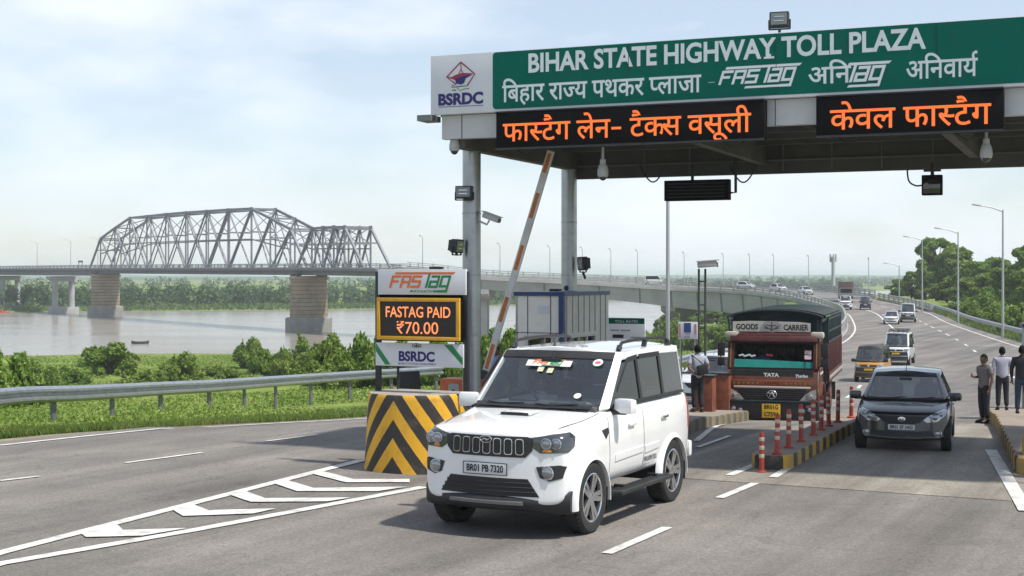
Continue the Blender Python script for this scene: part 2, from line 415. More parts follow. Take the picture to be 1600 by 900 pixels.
def lower_body(st, mat_, name, t, arches, subs=2, bow=None):
    """st: list of dict(y, w, zb, zs, zt, bow, lean). Sections lofted nose to tail, rounded, wheel openings cut out."""
    RZF = [0, .10, .32, .56, .80, .94, 1.0]; RWF = [.90, .975, 1.0, 1.0, .985, .955, .90]
    FR = [-1, -.72, -.36, 0, .36, .72, 1]
    rings = []
    for s in st:
        rw = s.get('rw', RWF)
        row = []
        def pt(x, z): return Vector((x, s['y'] + s.get('bow', 0) * (x / s['w']) ** 2 + s.get('lean', 0) * (z - s['zb']), z))
        xs = [s['w'] * f for f in rw]; zs = [s['zb'] + (s['zs'] - s['zb']) * f for f in RZF]
        # clockwise ring: bottom -x..+x, right side up, top +x..-x, left side down
        row += [pt(xs[0] * f, zs[0]) for f in FR]
        row += [pt(xs[k], zs[k]) for k in range(1, 6)]
        row += [pt(xs[6] * f, zs[6] + (s['zt'] - s['zs']) * (1 - f * f)) for f in FR[::-1]]
        row += [pt(-xs[k], zs[k]) for k in range(5, 0, -1)]
        rings.append((row, s, xs, zs))
    vs = []; fs = []; n = len(rings[0][0])
    for row, *_ in rings: vs += row
    for j in range(len(rings) - 1):
        for i in range(n): fs.append((j * n + i, j * n + (i + 1) % n, (j + 1) * n + (i + 1) % n, (j + 1) * n + i))
    for j, flip in ((0, False), (len(rings) - 1, True)):
        row, s, xs, zs = rings[j]; b = j * n
        grid = [[b + i for i in range(7)]]
        for k in range(1, 6):
            g = [b + 7 + 5 + 7 + (5 - k)]
            for f in FR[1:-1]:
                x = xs[k] * f; vs.append(Vector((x, s['y'] + s.get('bow', 0) * (x / s['w']) ** 2 + s.get('lean', 0) * (zs[k] - s['zb']), zs[k]))); g.append(len(vs) - 1)
            g.append(b + 7 + (k - 1)); grid.append(g)
        grid.append([b + 12 + i for i in range(7)][::-1])
        for r_ in range(6):
            for c in range(6):
                q = (grid[r_][c], grid[r_][c + 1], grid[r_ + 1][c + 1], grid[r_ + 1][c]); fs.append(q[::-1] if flip else q)
    mb = MB(); mb.add(vs, fs); me = mb.mesh(name, 0)
    o = link(name, me, mat_); 
    if subs: sm_ = o.modifiers.new('s', 'SUBSURF'); sm_.levels = subs; sm_.render_levels = subs
    solid = new_from(o)
    cut = MB()
    for (y, z, r, x0) in arches:
        for s_ in (-1, 1): cut.cyl((s_ * x0, y, z), (s_ * 1.3, y, z), r, n=40)
    if arches:
        cme = cut.mesh('cut', 0); co = link('cut', cme)
        bo = o.modifiers.new('b', 'BOOLEAN'); bo.operation = 'DIFFERENCE'; bo.object = co; bo.solver = 'EXACT'
        me2 = new_from(o); bpy.data.objects.remove(co)
    else: me2 = solid.copy()
    o.modifiers.clear(); o.data = me2; smooth(me2, 40); o.parent = t
    if not me2.materials: me2.materials.append(mat_)
    return o, Shell(solid)
def greenhouse(t, mat_, glassmat, belt, roof, kinds, zones=(0.07, 0.90), crown=.05, name='cabin', pillar=None):
    """belt/roof: matching points round the left half (x>=0) from the windscreen centre to the tail centre, mirrored. kinds: per segment 'g' or 'p'."""
    pillar = pillar or mat_
    n = len(belt); lo, hi = zones
    rows = [0, lo, hi, 1]
    pb, gb = MB(), {}
    def ring(f):
        a = [Vector(b).lerp(Vector(r), f) for b, r in zip(belt, roof)]
        return a
    RG = [ring(f) for f in rows]
    for sx in (1, -1):
        for i in range(n - 1):
            k = kinds[i]
            for j in range(3):
                q = [RG[j][i], RG[j][i + 1], RG[j + 1][i + 1], RG[j + 1][i]]
                q = [Vector((p.x * sx, p.y, p.z)) for p in q]
                if j == 1 and k not in 'pk': gb.setdefault((k, sx if k not in 'wb' else 0), []).append(q)
                else: pb.mi = 1 if (k in 'sqk' and j != 2) or (k == 'w' and j != 1) else 0; pb.add(q, [(0, 1, 2, 3)])
    pb.mi = 0
    # roof: strips between left and right ring points, crowned
    fr = [1, .85, .5, 0, -.5, -.85, -1]; zr = lambda p, f: p.z + crown * (1 - f * f)
    for i in range(n - 1):
        a, b = Vector(roof[i]), Vector(roof[i + 1])
        for u, v_ in zip(fr, fr[1:]):
            pb.add([(a.x * u, a.y, zr(a, u)), (a.x * v_, a.y, zr(a, v_)), (b.x * v_, b.y, zr(b, v_)), (b.x * u, b.y, zr(b, u))], [(0, 1, 2, 3)])
    me = bpy.data.meshes.new(name); me.from_pydata(pb.v, [], pb.f); me.polygons.foreach_set('material_index', pb.m)
    bm = bmesh.new(); bm.from_mesh(me); bmesh.ops.remove_doubles(bm, verts=bm.verts, dist=.002); bmesh.ops.dissolve_degenerate(bm, edges=bm.edges, dist=.002)
    bmesh.ops.recalc_face_normals(bm, faces=bm.faces); bm.to_mesh(me); bm.free()
    o = link(name, me, [mat_, pillar])
    so_ = o.modifiers.new('s', 'SOLIDIFY'); so_.thickness = .05; so_.offset = -1
    bv = o.modifiers.new('b', 'BEVEL'); bv.width = .022; bv.segments = 3; bv.limit_method = 'ANGLE'; bv.angle_limit = R(25)
    me2 = new_from(o); o.modifiers.clear(); o.data = me2; smooth(me2, 50); o.parent = t
    names = {'w': 'windscreen', 'b': 'rear_window', 's': 'side_window', 'q': 'side_window'}
    for (k, sx), qs in gb.items():
        mb = MB()
        for q in qs: mb.add(q, [(0, 1, 2, 3)])
        me = bpy.data.meshes.new(names[k]); me.from_pydata(mb.v, [], mb.f)
        bm = bmesh.new(); bm.from_mesh(me); bmesh.ops.remove_doubles(bm, verts=bm.verts, dist=.002)
        bmesh.ops.recalc_face_normals(bm, faces=bm.faces); cen = Vector((0, 0, 1.4))
        bm.normal_update()
        for v in bm.verts:
            out_ = Vector((v.co.x, 0, 0)).normalized() if k in 'sq' else (Vector((0, -1, .5)) if k == 'w' else Vector((0, 1, .2))).normalized()
            v.co -= out_ * .014
        bm.to_mesh(me); bm.free(); smooth(me, 60)
        link(names[k], me, glassmat if k != 'w' else WINDSCREEN, t)
    return o
def plate(t, s, loc, w, h, matb=PLATEW, rot=0.0, lines=None, tilt=0.0):
    M = T(*loc) @ RZ(rot) @ RX(tilt)
    mb = MB(); mb.box((0, 0, 0), (w, .014, h), bev=.004); mb2 = MB(); mb2.v = [tuple(M @ Vector(v)) for v in mb.v]; mb2.f = mb.f; mb2.m = mb.m
    p = mb2.build('number_plate', matb, t)
    ls = lines or [s]; n = len(ls)
    for i, q in enumerate(ls):
        text_part('plate_lettering', q, INK, p, 0, h * (.5 - (i + .5) / n - .26 / n), -.0105, h=h * .56 / n, w=w * (.84 if n == 1 else .74), bold=.03, align='c', M=M)
    fb = MB()
    for a, b, c, d in ((-w / 2, h / 2, w / 2, h / 2), (-w / 2, -h / 2, w / 2, -h / 2), (-w / 2, -h / 2, -w / 2, h / 2), (w / 2, -h / 2, w / 2, h / 2)):
        fb.beam(M @ Vector((a, -.006, b)), M @ Vector((c, -.006, d)), .008, .008)
    fb.build('plate_frame', TRIM, p)
    return p
def mirror_parts(t, x, y, z, mat_, k=1.0):
    for s_ in (-1, 1):
        mb = MB(); mb.box((s_ * (x + .12 * k), y, z), (.25 * k, .13 * k, .185 * k), RZ(-14 * s_), bev=.045 * k); o = mb.build('door_mirror', mat_, t, sm=45)
        b2 = MB(); b2.box((s_ * (x + .03), y, z - .075 * k), (.22 * k, .09 * k, .06 * k), bev=.02); b2.build('mirror_arm', TRIM, o)
        b3 = MB(); b3.box((s_ * (x + .12 * k), y + .062 * k, z), (.20 * k, .02, .14 * k), RZ(-14 * s_), bev=.006); b3.build('mirror_glass', CHROME, o)
def seat_parts(t, xs, y, z=.62, h=.62, w=.46):
    for x in xs:
        mb = MB(); mb.box((x, y - .2, z), (w, .5, .16), bev=.05); mb.box((x, y + .08, z + h * .5), (w, .14, h), RX(-12), bev=.05)
        mb.box((x, y + .16, z + h + .10), (w * .5, .1, .18), RX(-8), bev=.04); mb.build('seat', INTERIOR, t)
def interior(t, wid, y0, y1, belt, ydash, yrow):
    mb = MB(); mb.box((0, (y0 + y1) / 2, belt - .42), (wid, y1 - y0, .06)); mb.build('cabin_floor', INTERIOR, t)
    db = MB(); db.box((0, ydash, belt - .05), (wid, .42, .16), bev=.05); db.box((.36, ydash - .05, belt + .04), (.4, .2, .05), bev=.02); db.build('dashboard', INTERIOR, t)
    for r_ in yrow: seat_parts(t, (-.36, .36), r_, belt - .4, .60)
    sw = MB(); c = Vector((-.36, ydash + .30, belt + .02)); pts = []
    Mx = T(*c) @ RX(-62)
    for i in range(25):
        a = 2 * math.pi * i / 24; pts.append(Mx @ Vector((.185 * math.cos(a), .185 * math.sin(a), 0)))
    sw.tube(pts, .016, 6); sw.beam(Mx @ Vector((-.18, 0, 0)), Mx @ Vector((.18, 0, 0)), .03, .03); sw.cyl(Mx @ Vector((0, 0, 0)), Mx @ Vector((0, .05, -.3)), .03)
    sw.build('steering_wheel', BLACK, t)
def arch_lip(t, y, z, r, x, mat_, name='wheel_arch', wid=.075, a0=-8, a1=188, th=.05):
    for s_ in (-1, 1):
        mb = MB(); prof = [(0, -.03), (wid, -.045), (wid, .0), (wid * .55, .035), (0, .05)]; vs = []; n = len(prof); N = 22
        for i in range(N + 1):
            a = R(a0 + (a1 - a0) * i / N)
            for (dx, dr) in prof: vs.append((s_ * (x + (r + dr * 0) * 0 + (dx - wid * .55)), y + (r + (th if dr > 0 else 0) * dr / .05 + (dr if dr < 0 else 0) * .5) * math.cos(a), z + (r + (th if dr > 0 else 0) * dr / .05 + (dr if dr < 0 else 0) * .5) * math.sin(a)))
        fs = [(i * n + k, i * n + (k + 1) % n, (i + 1) * n + (k + 1) % n, (i + 1) * n + k) for i in range(N) for k in range(n)] + [tuple(range(n)), tuple(range(N * n, N * n + n))[::-1]]
        mb.add(vs, fs); mb.build(name, mat_, t, sm=50)
def lamp_disc(mb, shell, x, z, r, off, n=20, M=None):
    h = shell.hit((x, -9, z), (0, 1, 0))
    if h is None: return
    mb.lathe([(0, -.012), (r * .5, -.011), (r * .86, -.004), (r, .006), (r, .03)], T(x, h.y - off, z) @ RX(-90), n)
# ------------------------------------------------------------------ the white SUV in front
def sym(poly): return [(-a, b) for a, b in poly][::-1]
def ell(cx, cz, a, b, n=20): return [(cx + a * math.cos(2 * math.pi * i / n), cz + b * math.sin(2 * math.pi * i / n)) for i in range(n)]
def rrect(x0, z0, x1, z1, r, n=4, slant=0.0):
    o = []
    for cx, cz, a0 in ((x1 - r, z0 + r, -90), (x1 - r, z1 - r, 0), (x0 + r, z1 - r, 90), (x0 + r, z0 + r, 180)):
        for i in range(n + 1):
            a = R(a0 + 90 * i / n); z = cz + r * math.sin(a); o.append((cx + r * math.cos(a) + slant * (z - z0), z))
    return o
def part_conform(name, m, t, shell, polys, view, off, skirt=.02, step=.05):
    mb = MB()
    for p in polys: conform(mb, shell, p, view, off, skirt, step)
    return mb.build(name, m, t, sm=45)
def logo_fast(name, parent, x, z, w, y, mats, M=None, short=False):
    """the slanted square-cut tag wordmark with a bar above and a bar below"""
    GL = {'F': [[(0, 0), (0, 1), (.8, 1)], [(0, .52), (.62, .52)]], 'A': [[(0, 0), (0, 1), (.8, 1), (.8, 0)], [(0, .45), (.8, .45)]], 'S': [[(.8, 1), (0, 1), (0, .52), (.8, .52), (.8, 0), (0, 0)]],
          'T': [[(.30, 0), (.30, 1.15)]], 'a': [[(.1, 1), (.8, 1), (.8, 0), (0, 0), (0, .5), (.8, .5)]], 'g': [[(.8, .06), (0, .06), (0, 1), (.8, 1), (.8, -.42), (.0, -.42)]]}
    word = 'Tag' if short else 'FASTag'; n = 2.95 if short else 6.2; k = w / (n + .55); h = k * (.98 if not short else 1.0); sh = .32
    def q(a, b): return (x + a * k + sh * b * h, z + b * h)
    def stroke2(pts): 
        o = []
        for p0, p1 in zip(pts, pts[1:]):
            d = (Vector(p1) - Vector(p0)); d.normalize(); e = .115; ext = d * e; nn = Vector((-d.y, d.x)) * e
            A_, B_ = Vector(p0) - ext, Vector(p1) + ext; o.append([q(*(A_ + nn)), q(*(A_ - nn)), q(*(B_ - nn)), q(*(B_ + nn))])
        return o
    cx, P1, P2 = 0.0, [], []
    for ch in word:
        for st in GL[ch]:
            pl = stroke2([(a + cx + (.18 if ch == 'T' else 0), b) for a, b in st]); (P1 if ch in 'FAS' else P2).extend(pl)
        cx += .80 if ch == 'T' else 1.14
    e0 = cx - .2; xg_ = cx - 1.14; P2.append([q(xg_ - (3.1 if not short else 1.6), -.52), q(xg_ + .1, -.52), q(xg_ + .1, -.33), q(xg_ - (3.0 if not short else 1.5), -.33)])
    o = poly_part(name, [[q(.1 if not short else -.15, 1.2), q(e0 + .15, 1.2), q(e0 + .3, 1.42), q(.15 if not short else -.1, 1.42)]], mats[0], parent, y, M)
    if P1: poly_part('wordmark', P1, mats[0], o, y - .0012, M)
    poly_part('wordmark', P2, mats[1], o, y - .0012, M)
    return o
LOGO_O = mat('orange print', (.72, .16, .03), .5); LOGO_G = mat('green print', (.01, .22, .06), .5); LOGO_W = mat('white print', (.70, .74, .76), .5)
BLUEINK = mat('navy print', (.018, .012, .13), .5); REDINK = mat('crimson print', (.28, .02, .06), .5)

def build_suv(name, label, loc, rz, paint, full=True, group=None):
    t = thing(name, label, 'car', loc, rz, group)
    body, sh = lower_body([
        dict(y=-2.19, w=.83, zb=.42, zs=1.16, zt=1.205, bow=.17, lean=.05), dict(y=-2.14, w=.86, zb=.40, zs=1.20, zt=1.235, bow=.17, lean=.045),
        dict(y=-1.95, w=.895, zb=.40, zs=1.235, zt=1.28, bow=.10), dict(y=-1.55, w=.905, zb=.44, zs=1.275, zt=1.335),
        dict(y=-1.1, w=.905, zb=.50, zs=1.33, zt=1.385), dict(y=-.85, w=.905, zb=.50, zs=1.385, zt=1.42), dict(y=-.4, w=.905, zb=.50, zs=1.42, zt=1.43),
        dict(y=.5, w=.91, zb=.50, zs=1.43, zt=1.43), dict(y=1.4, w=.905, zb=.50, zs=1.43, zt=1.43), dict(y=1.95, w=.89, zb=.50, zs=1.43, zt=1.43),
        dict(y=2.14, w=.86, zb=.52, zs=1.42, zt=1.42, bow=-.05), dict(y=2.19, w=.82, zb=.55, zs=1.40, zt=1.40, bow=-.06)], paint, 'body', t,
        [(-1.34, .40, .485, .60), (1.33, .40, .485, .60)])
    belt = [(0, -1.0, 1.405), (.47, -.97, 1.405), (.79, -.86, 1.405), (.87, -.74, 1.41), (.88, .26, 1.415), (.88, .33, 1.415), (.88, 1.05, 1.42), (.875, 1.13, 1.42), (.855, 1.90, 1.42), (.77, 2.10, 1.42), (.4, 2.16, 1.42), (0, 2.17, 1.42)]
    roof = [(0, -.24, 2.06), (.44, -.22, 2.06), (.715, -.15, 2.05), (.775, -.06, 2.04), (.79, .26, 2.06), (.79, .33, 2.06), (.79, 1.05, 2.07), (.785, 1.13, 2.07), (.765, 1.88, 2.05), (.70, 2.02, 2.04), (.38, 2.07, 2.05), (0, 2.08, 2.05)]
    cab = greenhouse(t, paint, TINT, belt, roof, 'wwpsksksp' + 'bb', zones=(.06, .87), crown=.055, pillar=TRIM)
    for y in (-1.34, 1.33): arch_lip(t, y, .40, .485, .905, paint, wid=.07)
    for y in (-1.34, 1.33):
        for s_ in (1, -1): wheel_parts(t, s_ * .795, y, .42, .25, s_, ALLOY)
    mb = MB(); mb.box((0, 0, .62), (1.25, 3.9, .3)); mb.box((0, -1.34, .6), (1.5, .9, .5)); mb.box((0, 1.33, .6), (1.5, .9, .5)); mb.build('underbody', BLACK, t)
    interior(t, 1.55, -.95, 2.0, 1.40, -.72, (.15, 1.05))
    # nose
    gp = [(-.46, 1.175), (.46, 1.175), (.53, 1.15), (.515, 1.02), (.44, .94), (-.44, .94), (-.515, 1.02), (-.53, 1.15)]
    g = part_conform('grille', TRIM, t, sh, [gp], 'front', .012)
    sl, si = MB(), MB()
    for i in range(7):
        x = (i - 3) * .128; sk = -.012 * (i - 3) * .9
        conform(sl, sh, rrect(x - .047, .968, x + .047, 1.152, .03, slant=sk), 'front', .020, .012)
        conform(si, sh, rrect(x - .038, .976, x + .038, 1.144, .026, slant=sk), 'front', .026, .012)
    sl.build('grille_slot_rims', CHROME, g); si.build('grille_slots', BLACK, g)
    bd = MB(); conform(bd, sh, ell(0, 1.135, .075, .042), 'front', .032, .03, .03); b_ = bd.build('badge', TRIM, t)
    br = MB(); h = sh.hit((0, -9, 1.135), (0, 1, 0)); yb = h.y - .036
    for pts in ([(.070 * math.cos(a), 1.135 + .038 * math.sin(a)) for a in [2 * math.pi * i / 24 for i in range(25)]], [(-.055, 1.118), (-.01, 1.15), (.005, 1.12), (.05, 1.152)], [(-.035, 1.142), (.035, 1.13)]):
        br.tube([(a, yb, b) for a, b in pts], .007, 6)
    br.build('badge_emblem', CHROME, b_)
    hl = [(-.875, 1.165), (-.83, 1.045), (-.765, .995), (-.46, 1.005), (-.37, 1.06), (-.345, 1.17), (-.41, 1.222), (-.62, 1.208)]
    for s_ in (1, -1):
        o = part_conform('headlight', LENSDARK, t, sh, [hl], 'cornl' if s_ > 0 else 'cornr', .012)
        lb = MB(); lamp_disc(lb, sh, s_ * .665, 1.10, .055, .024); lamp_disc(lb, sh, s_ * .765, 1.11, .054, .026); lb.build('headlight_reflector', LENS, o, sm=60)
        cb = MB()
        for (x, r) in ((.665, .058), (.765, .057)):
            hh = sh.hit((s_ * x, -9, 1.105), (0, 1, 0))
            cb.tube([(s_ * x + r * math.cos(a), hh.y - .026, 1.105 + r * math.sin(a)) for a in [2 * math.pi * i / 20 for i in range(21)]], .006, 6)
        cb.build('lamp_ring', CHROME, o)
        ap = [(.625, 1.012), (.665, 1.008), (.72, 1.012), (.71, 1.035), (.64, 1.042)]
        part_conform('turn_signal', AMBER, o, sh, [ap if s_ > 0 else sym(ap)], 'front', .020)
        tl = [(.56, 1.185), (.66, 1.215), (.80, 1.237), (.88, 1.22), (.876, 1.20), (.80, 1.214), (.66, 1.19), (.555, 1.165)]
        fp = [(.56, .84), (.60, .72), (.70, .68), (.83, .72), (.86, .85), (.80, .865)]
        f = part_conform('fog_lamp', TRIM, t, sh, [fp if s_ > 0 else sym(fp)], 'front', .008)
        lb = MB(); lamp_disc(lb, sh, s_ * .675, .775, .068, .02); lb.build('fog_lamp_lens', LENS, f, sm=60)
        cb = MB(); hh = sh.hit((s_ * .675, -9, .775), (0, 1, 0)); cb.tube([(s_ * .675 + .073 * math.cos(a), hh.y - .014, .775 + .073 * math.sin(a)) for a in [2 * math.pi * i / 20 for i in range(21)]], .009, 6); cb.build('fog_lamp_ring', CHROME, f)
    ip = [(-.47, .70), (.47, .70), (.60, .50), (-.60, .50)]
    i_ = part_conform('lower_intake', BLACK, t, sh, [ip], 'front', .006)
    sb = MB()
    for z in (.55, .60, .65):
        w = .60 - (z - .5) * .62
        pts = [sh.hit((w * f, -9, z), (0, 1, 0)) for f in np.linspace(-1, 1, 11)]; sb.tube([p + Vector((0, -.015, 0)) for p in pts], .010, 6)
    sb.build('intake_slats', TRIM, i_)
    sk = MB()
    prof = []
    path = [Vector(((-.90 + 1.80 * i / 24), 0, 0)) for i in range(25)]
    for i in range(25):
        x = -.885 + 1.77 * i / 24; yy = -2.20 + .30 * abs(x / .9) ** 2.2 ; c = abs(x)
        top = .50 if c < .58 else .50 + .06 * min(1, (c - .58) / .2)
        bot = .33 if c < .45 else .33 - .03 * sst((c - .45) / .3)
        prof.append([(x, yy + .02, top), (x, yy - .015, top - .04), (x, yy - .005, bot + .05), (x, yy + .05, bot), (x, yy + .30, bot + .02), (x, yy + .34, top)])
    vs = [p for r_ in prof for p in r_]; fs = [(i * 6 + k, i * 6 + (k + 1) % 6, (i + 1) * 6 + (k + 1) % 6, (i + 1) * 6 + k) for i in range(24) for k in range(6)] + [tuple(range(6)), tuple(range(144, 150))[::-1]]
    sk.add(vs, fs); sk.build('bumper_skirt', TRIM, t, sm=50)
    st = MB(); st.sweep([(-.44 + .88 * i / 12, -2.222 + .05 * abs((-.44 + .88 * i / 12) / .5) ** 2, .43) for i in range(13)], [(-.02, -.028), (.018, -.02), (.018, .012), (-.02, .02)])
    st.build('skid_plate', mat('silver plastic', (.17, .17, .17), .4, .4), t)
    h = sh.hit((0, -9, .79), (0, 1, 0)); 
    plate(t, 'BR01 PB 7320', (-.01, h.y - .018, .80), .53, .135)
    # bonnet scoop, creases, wipers
    sc = MB(); hs = [sh.hit((x, -1.55, 9), (0, 0, -1)) for x in (0,)][0]
    vs = []
    for x in np.linspace(-.20, .20, 9):
        f = 1 - abs(x / .22) ** 4; z0 = sh.hit((x, -1.42, 9), (0, 0, -1)).z; z1 = sh.hit((x, -1.12, 9), (0, 0, -1)).z
        vs += [(x, -1.43, z0 - .01), (x, -1.45, z0 + .042 * f), (x, -1.40, z0 + .055 * f), (x, -1.12, z1 + .004)]
    fs = [(i * 4 + k, (i + 1) * 4 + k, (i + 1) * 4 + k + 1, i * 4 + k + 1) for i in range(8) for k in range(3)]; sc.add(vs, fs)
    so_ = sc.build('bonnet_scoop', paint, t, sm=30)
    si = MB(); z0 = sh.hit((0, -1.43, 9), (0, 0, -1)).z; si.box((0, -1.446, z0 + .018), (.34, .012, .03)); si.build('scoop_opening', BLACK, so_)
    seam = MB()
    for s_ in (1, -1):
        pts = [sh.hit((s_ * x, y, 9), (0, 0, -1)) for x, y in ((.60, -2.06), (.70, -1.8), (.765, -1.4), (.79, -1.1), (.80, -.9))]
        seam.tube([p + Vector((0, 0, .0005)) for p in cmr(pts, 5)], .005, 5)
    seam.build('bonnet_seam', mat('panel gap', (.04, .04, .04), .8), t)
    ww = MB()
    def gl(x, f): return Vector((x, -1.0 + .76 * f + .12 * (abs(x) / .75) ** 2 - .018, 1.405 + .655 * f))
    for x0, x1 in ((.05, .55), (-.6, -.08)):
        a = gl(x1, -.005); b = gl(x0, .055); ww.tube([a + Vector((0, -.03, 0)), b + Vector((0, -.015, .01))], .010, 6); ww.tube([gl(x0 - .02, .03) + Vector((0, -.02, 0)), gl(x0 + .5, .075) + Vector((0, -.02, 0))], .008, 5)
    ww.build('wiper', BLACK, t)
    cw = MB()
    for x in np.linspace(-.72, .72, 13)[:-1]:
        a, b = x, x + .12; cw.quad(gl(a, -.02) + Vector((0, -.05, .02)), gl(b, -.02) + Vector((0, -.05, .02)), gl(b, .05) + Vector((0, .004, 0)), gl(a, .05) + Vector((0, .004, 0)))
    cw.build('cowl', BLACK, t)
    # stickers on the windscreen
    ang = math.degrees(math.atan2(.76, .655))
    Ms = T(-.02, gl(0, .77).y - .006, gl(0, .77).z) @ RX(-ang)
    sp = MB(); sp.mi = 0; sp.v = []; M2 = Ms; sp.add([M2 @ Vector(p) for p in ((-.29, 0, -.052), (.29, 0, -.052), (.29, 0, .052), (-.29, 0, .052))], [(0, 1, 2, 3)])
    sp = sp.build('windscreen_sticker', mat('sticker white', (.75, .78, .72), .4), t, sm=0)
    logo_fast('sticker_print', sp, -.21, -.018, .40, -.003, (LOGO_O, LOGO_G), M=Ms)
    for x, f, r, m_ in ((.57, .80, .062, 'sticker white'), (.50, .22, .045, 'sticker white')):
        p = gl(x, f); Md = T(p.x, p.y - .008, p.z) @ RX(-ang) @ RX(90)
        cb = MB(); cb.lathe([(0, 0), (r, 0)], Md, 20); d = cb.build('round_sticker', MATS['sticker white'], t, sm=0)
        if f > .5: cb = MB(); cb.lathe([(0, .003), (r * .62, .003)], Md @ Matrix.Diagonal((1, .6, 1, 1)), 16); cb.build('sticker_print', mat('pink print', (.6, .12, .2), .5), d, sm=0)
    for x, f in ((-.10, .66), (.03, .64)):
        p = gl(x, f); Mx = T(p.x, p.y + .012, p.z) @ RX(-ang); cb = MB(); cb.box((0, 0, 0), (.075, .004, .085)); cb.v = [tuple(Mx @ Vector(v)) for v in cb.v]; cb.build('paper_sticker', mat('yellowed paper', (.55, .54, .38), .7), t)
    mr = MB(); mr.box((0, -.40, 1.93), (.26, .05, .08), bev=.02); mr.cyl((0, -.38, 1.94), (0, -.33, 2.04), .012); mr.build('rear_view_mirror', BLACK, t)
    mirror_parts(t, .89, -.60, 1.43, paint, 1.0)
    # sides
    for s_, view in ((1, 'left'), (-1, 'right')):
        for nm, dp in (('door', [(-.80, 1.37), (-.82, 1.05), (-.80, .62), (-.74, .53), (.27, .53), (.28, 1.39)]), ('door', [(.295, 1.39), (.295, .53), (.80, .53), (.84, .70), (.98, .90), (1.12, .98), (1.12, 1.39)])):
            c = Vector((sum(a for a, b in dp) / len(dp), sum(b for a, b in dp) / len(dp)))
            gap = MB(); big = [tuple(c + (Vector(p) - c) * 1.0 + (Vector(p) - c).normalized() * .007) for p in dp]
            conform(gap, sh, big, view, .0015, .004, .08); g_ = None
            d = part_conform(nm, paint, t, sh, [dp], view, .0045, .01, .08)
            gap.build('door_seal', MATS['panel gap'], d)
            hy = c.x + .30 if nm == 'door' and c.x < 0 else c.x + .22
            hp = sh.hit((9 * s_, hy, 1.17), (-s_, 0, 0))
            hb = MB(); hb.box(hp + Vector((s_ * .028, 0, 0)), (.022, .20, .034), bev=.008); hb.box(hp + Vector((s_ * .006, .08, 0)), (.04, .03, .03)); hb.box(hp + Vector((s_ * .006, -.08, 0)), (.04, .03, .03)); hb.build('handle', CHROME if c.x > 0 else paint, d)
            mo = MB(); y0, y1 = (-.66, .25) if c.x < 0 else (.31, .80)
            conform(mo, sh, [(y0, .765), (y1, .79), (y1, .865), (y0, .85)], view, .016, .012, .08); mo.build('side_moulding', paint, d)
        part_conform('wing_vent', TRIM, t, sh, [[(-1.02, 1.17), (-.84, 1.19), (-.83, 1.13), (-.92, 1.06)]], view, .006)
        Mt = T(sh.hit((9 * s_, .38, .74), (-s_, 0, 0)).x + .012 * s_, 0, 0) @ RZ(90 * s_)
        hx = sh.hit((9 * s_, .5, .74), (-s_, 0, 0)).x
        text_part('side_lettering', 'BR.01PB 7320', INK, t, (.30 if s_ > 0 else -.72), .655, 0, h=.06, w=.42, bold=.02, M=T(hx + .010 * s_, 0, 0) @ RZ(90 * s_))
        fb = MB(); fb.box((s_ * .96, .05, .41), (.20, 1.75, .05), bev=.015); fb.box((s_ * .90, -.5, .44), (.12, .06, .06)); fb.box((s_ * .90, .6, .44), (.12, .06, .06))
        for i in range(5): fb.box((s_ * (.90 + .028 * i), .05, .437), (.010, 1.6, .012))
        fb.build('footboard', TRIM, t)
        rr = MB(); pts = [(s_ * .70, -.02, 2.075), (s_ * .70, .05, 2.13), (s_ * .69, .2, 2.165), (s_ * .69, 1.0, 2.18), (s_ * .685, 1.55, 2.165), (s_ * .68, 1.75, 2.13), (s_ * .68, 1.85, 2.07)]
        rr.tube(cmr(pts, 4), .021, 8)
        for y in (.05, .9, 1.75): rr.beam((s_ * .69, y - .05, 2.06), (s_ * .69, y, 2.15 if y == .9 else 2.12), .05, .05)
        rr.build('roof_rail', TRIM, t)
        part_conform('tail_light', REDLENS, t, sh, [[(1.98, .95), (2.14, .95), (2.14, 1.38), (2.02, 1.38)]], view, .012)
        mf = MB(); mf.box((s_ * .80, -.90, .36), (.22, .012, .26)); mf.box((s_ * .80, 1.79, .38), (.22, .012, .24)); mf.build('mud_flap', BLACK, t)
        wv = MB()
        wv.sweep([(s_ * .875, -.53, 1.62), (s_ * .83, -.10, 1.955), (s_ * .818, .25, 1.98)], [(0, -.03), (.012, -.03), (.012, .03), (0, .03)]); wv.sweep([(s_ * .818, .33, 1.98), (s_ * .814, 1.04, 1.985)], [(0, -.03), (.012, -.03), (.012, .03), (0, .03)])
        wv.build('rain_visor', TRIM, t)
    an = MB(); an.cyl((-.12, -.05, 2.11), (-.12, -.03, 2.15), .02, .012); an.cyl((-.12, -.03, 2.14), (-.10, .20, 2.28), .006, .003); an.build('antenna', BLACK, t)
    tb = MB(); tb.box((0, 2.22, .62), (1.7, .12, .22), bev=.04); tb.build('rear_bumper', paint, t)
    return t
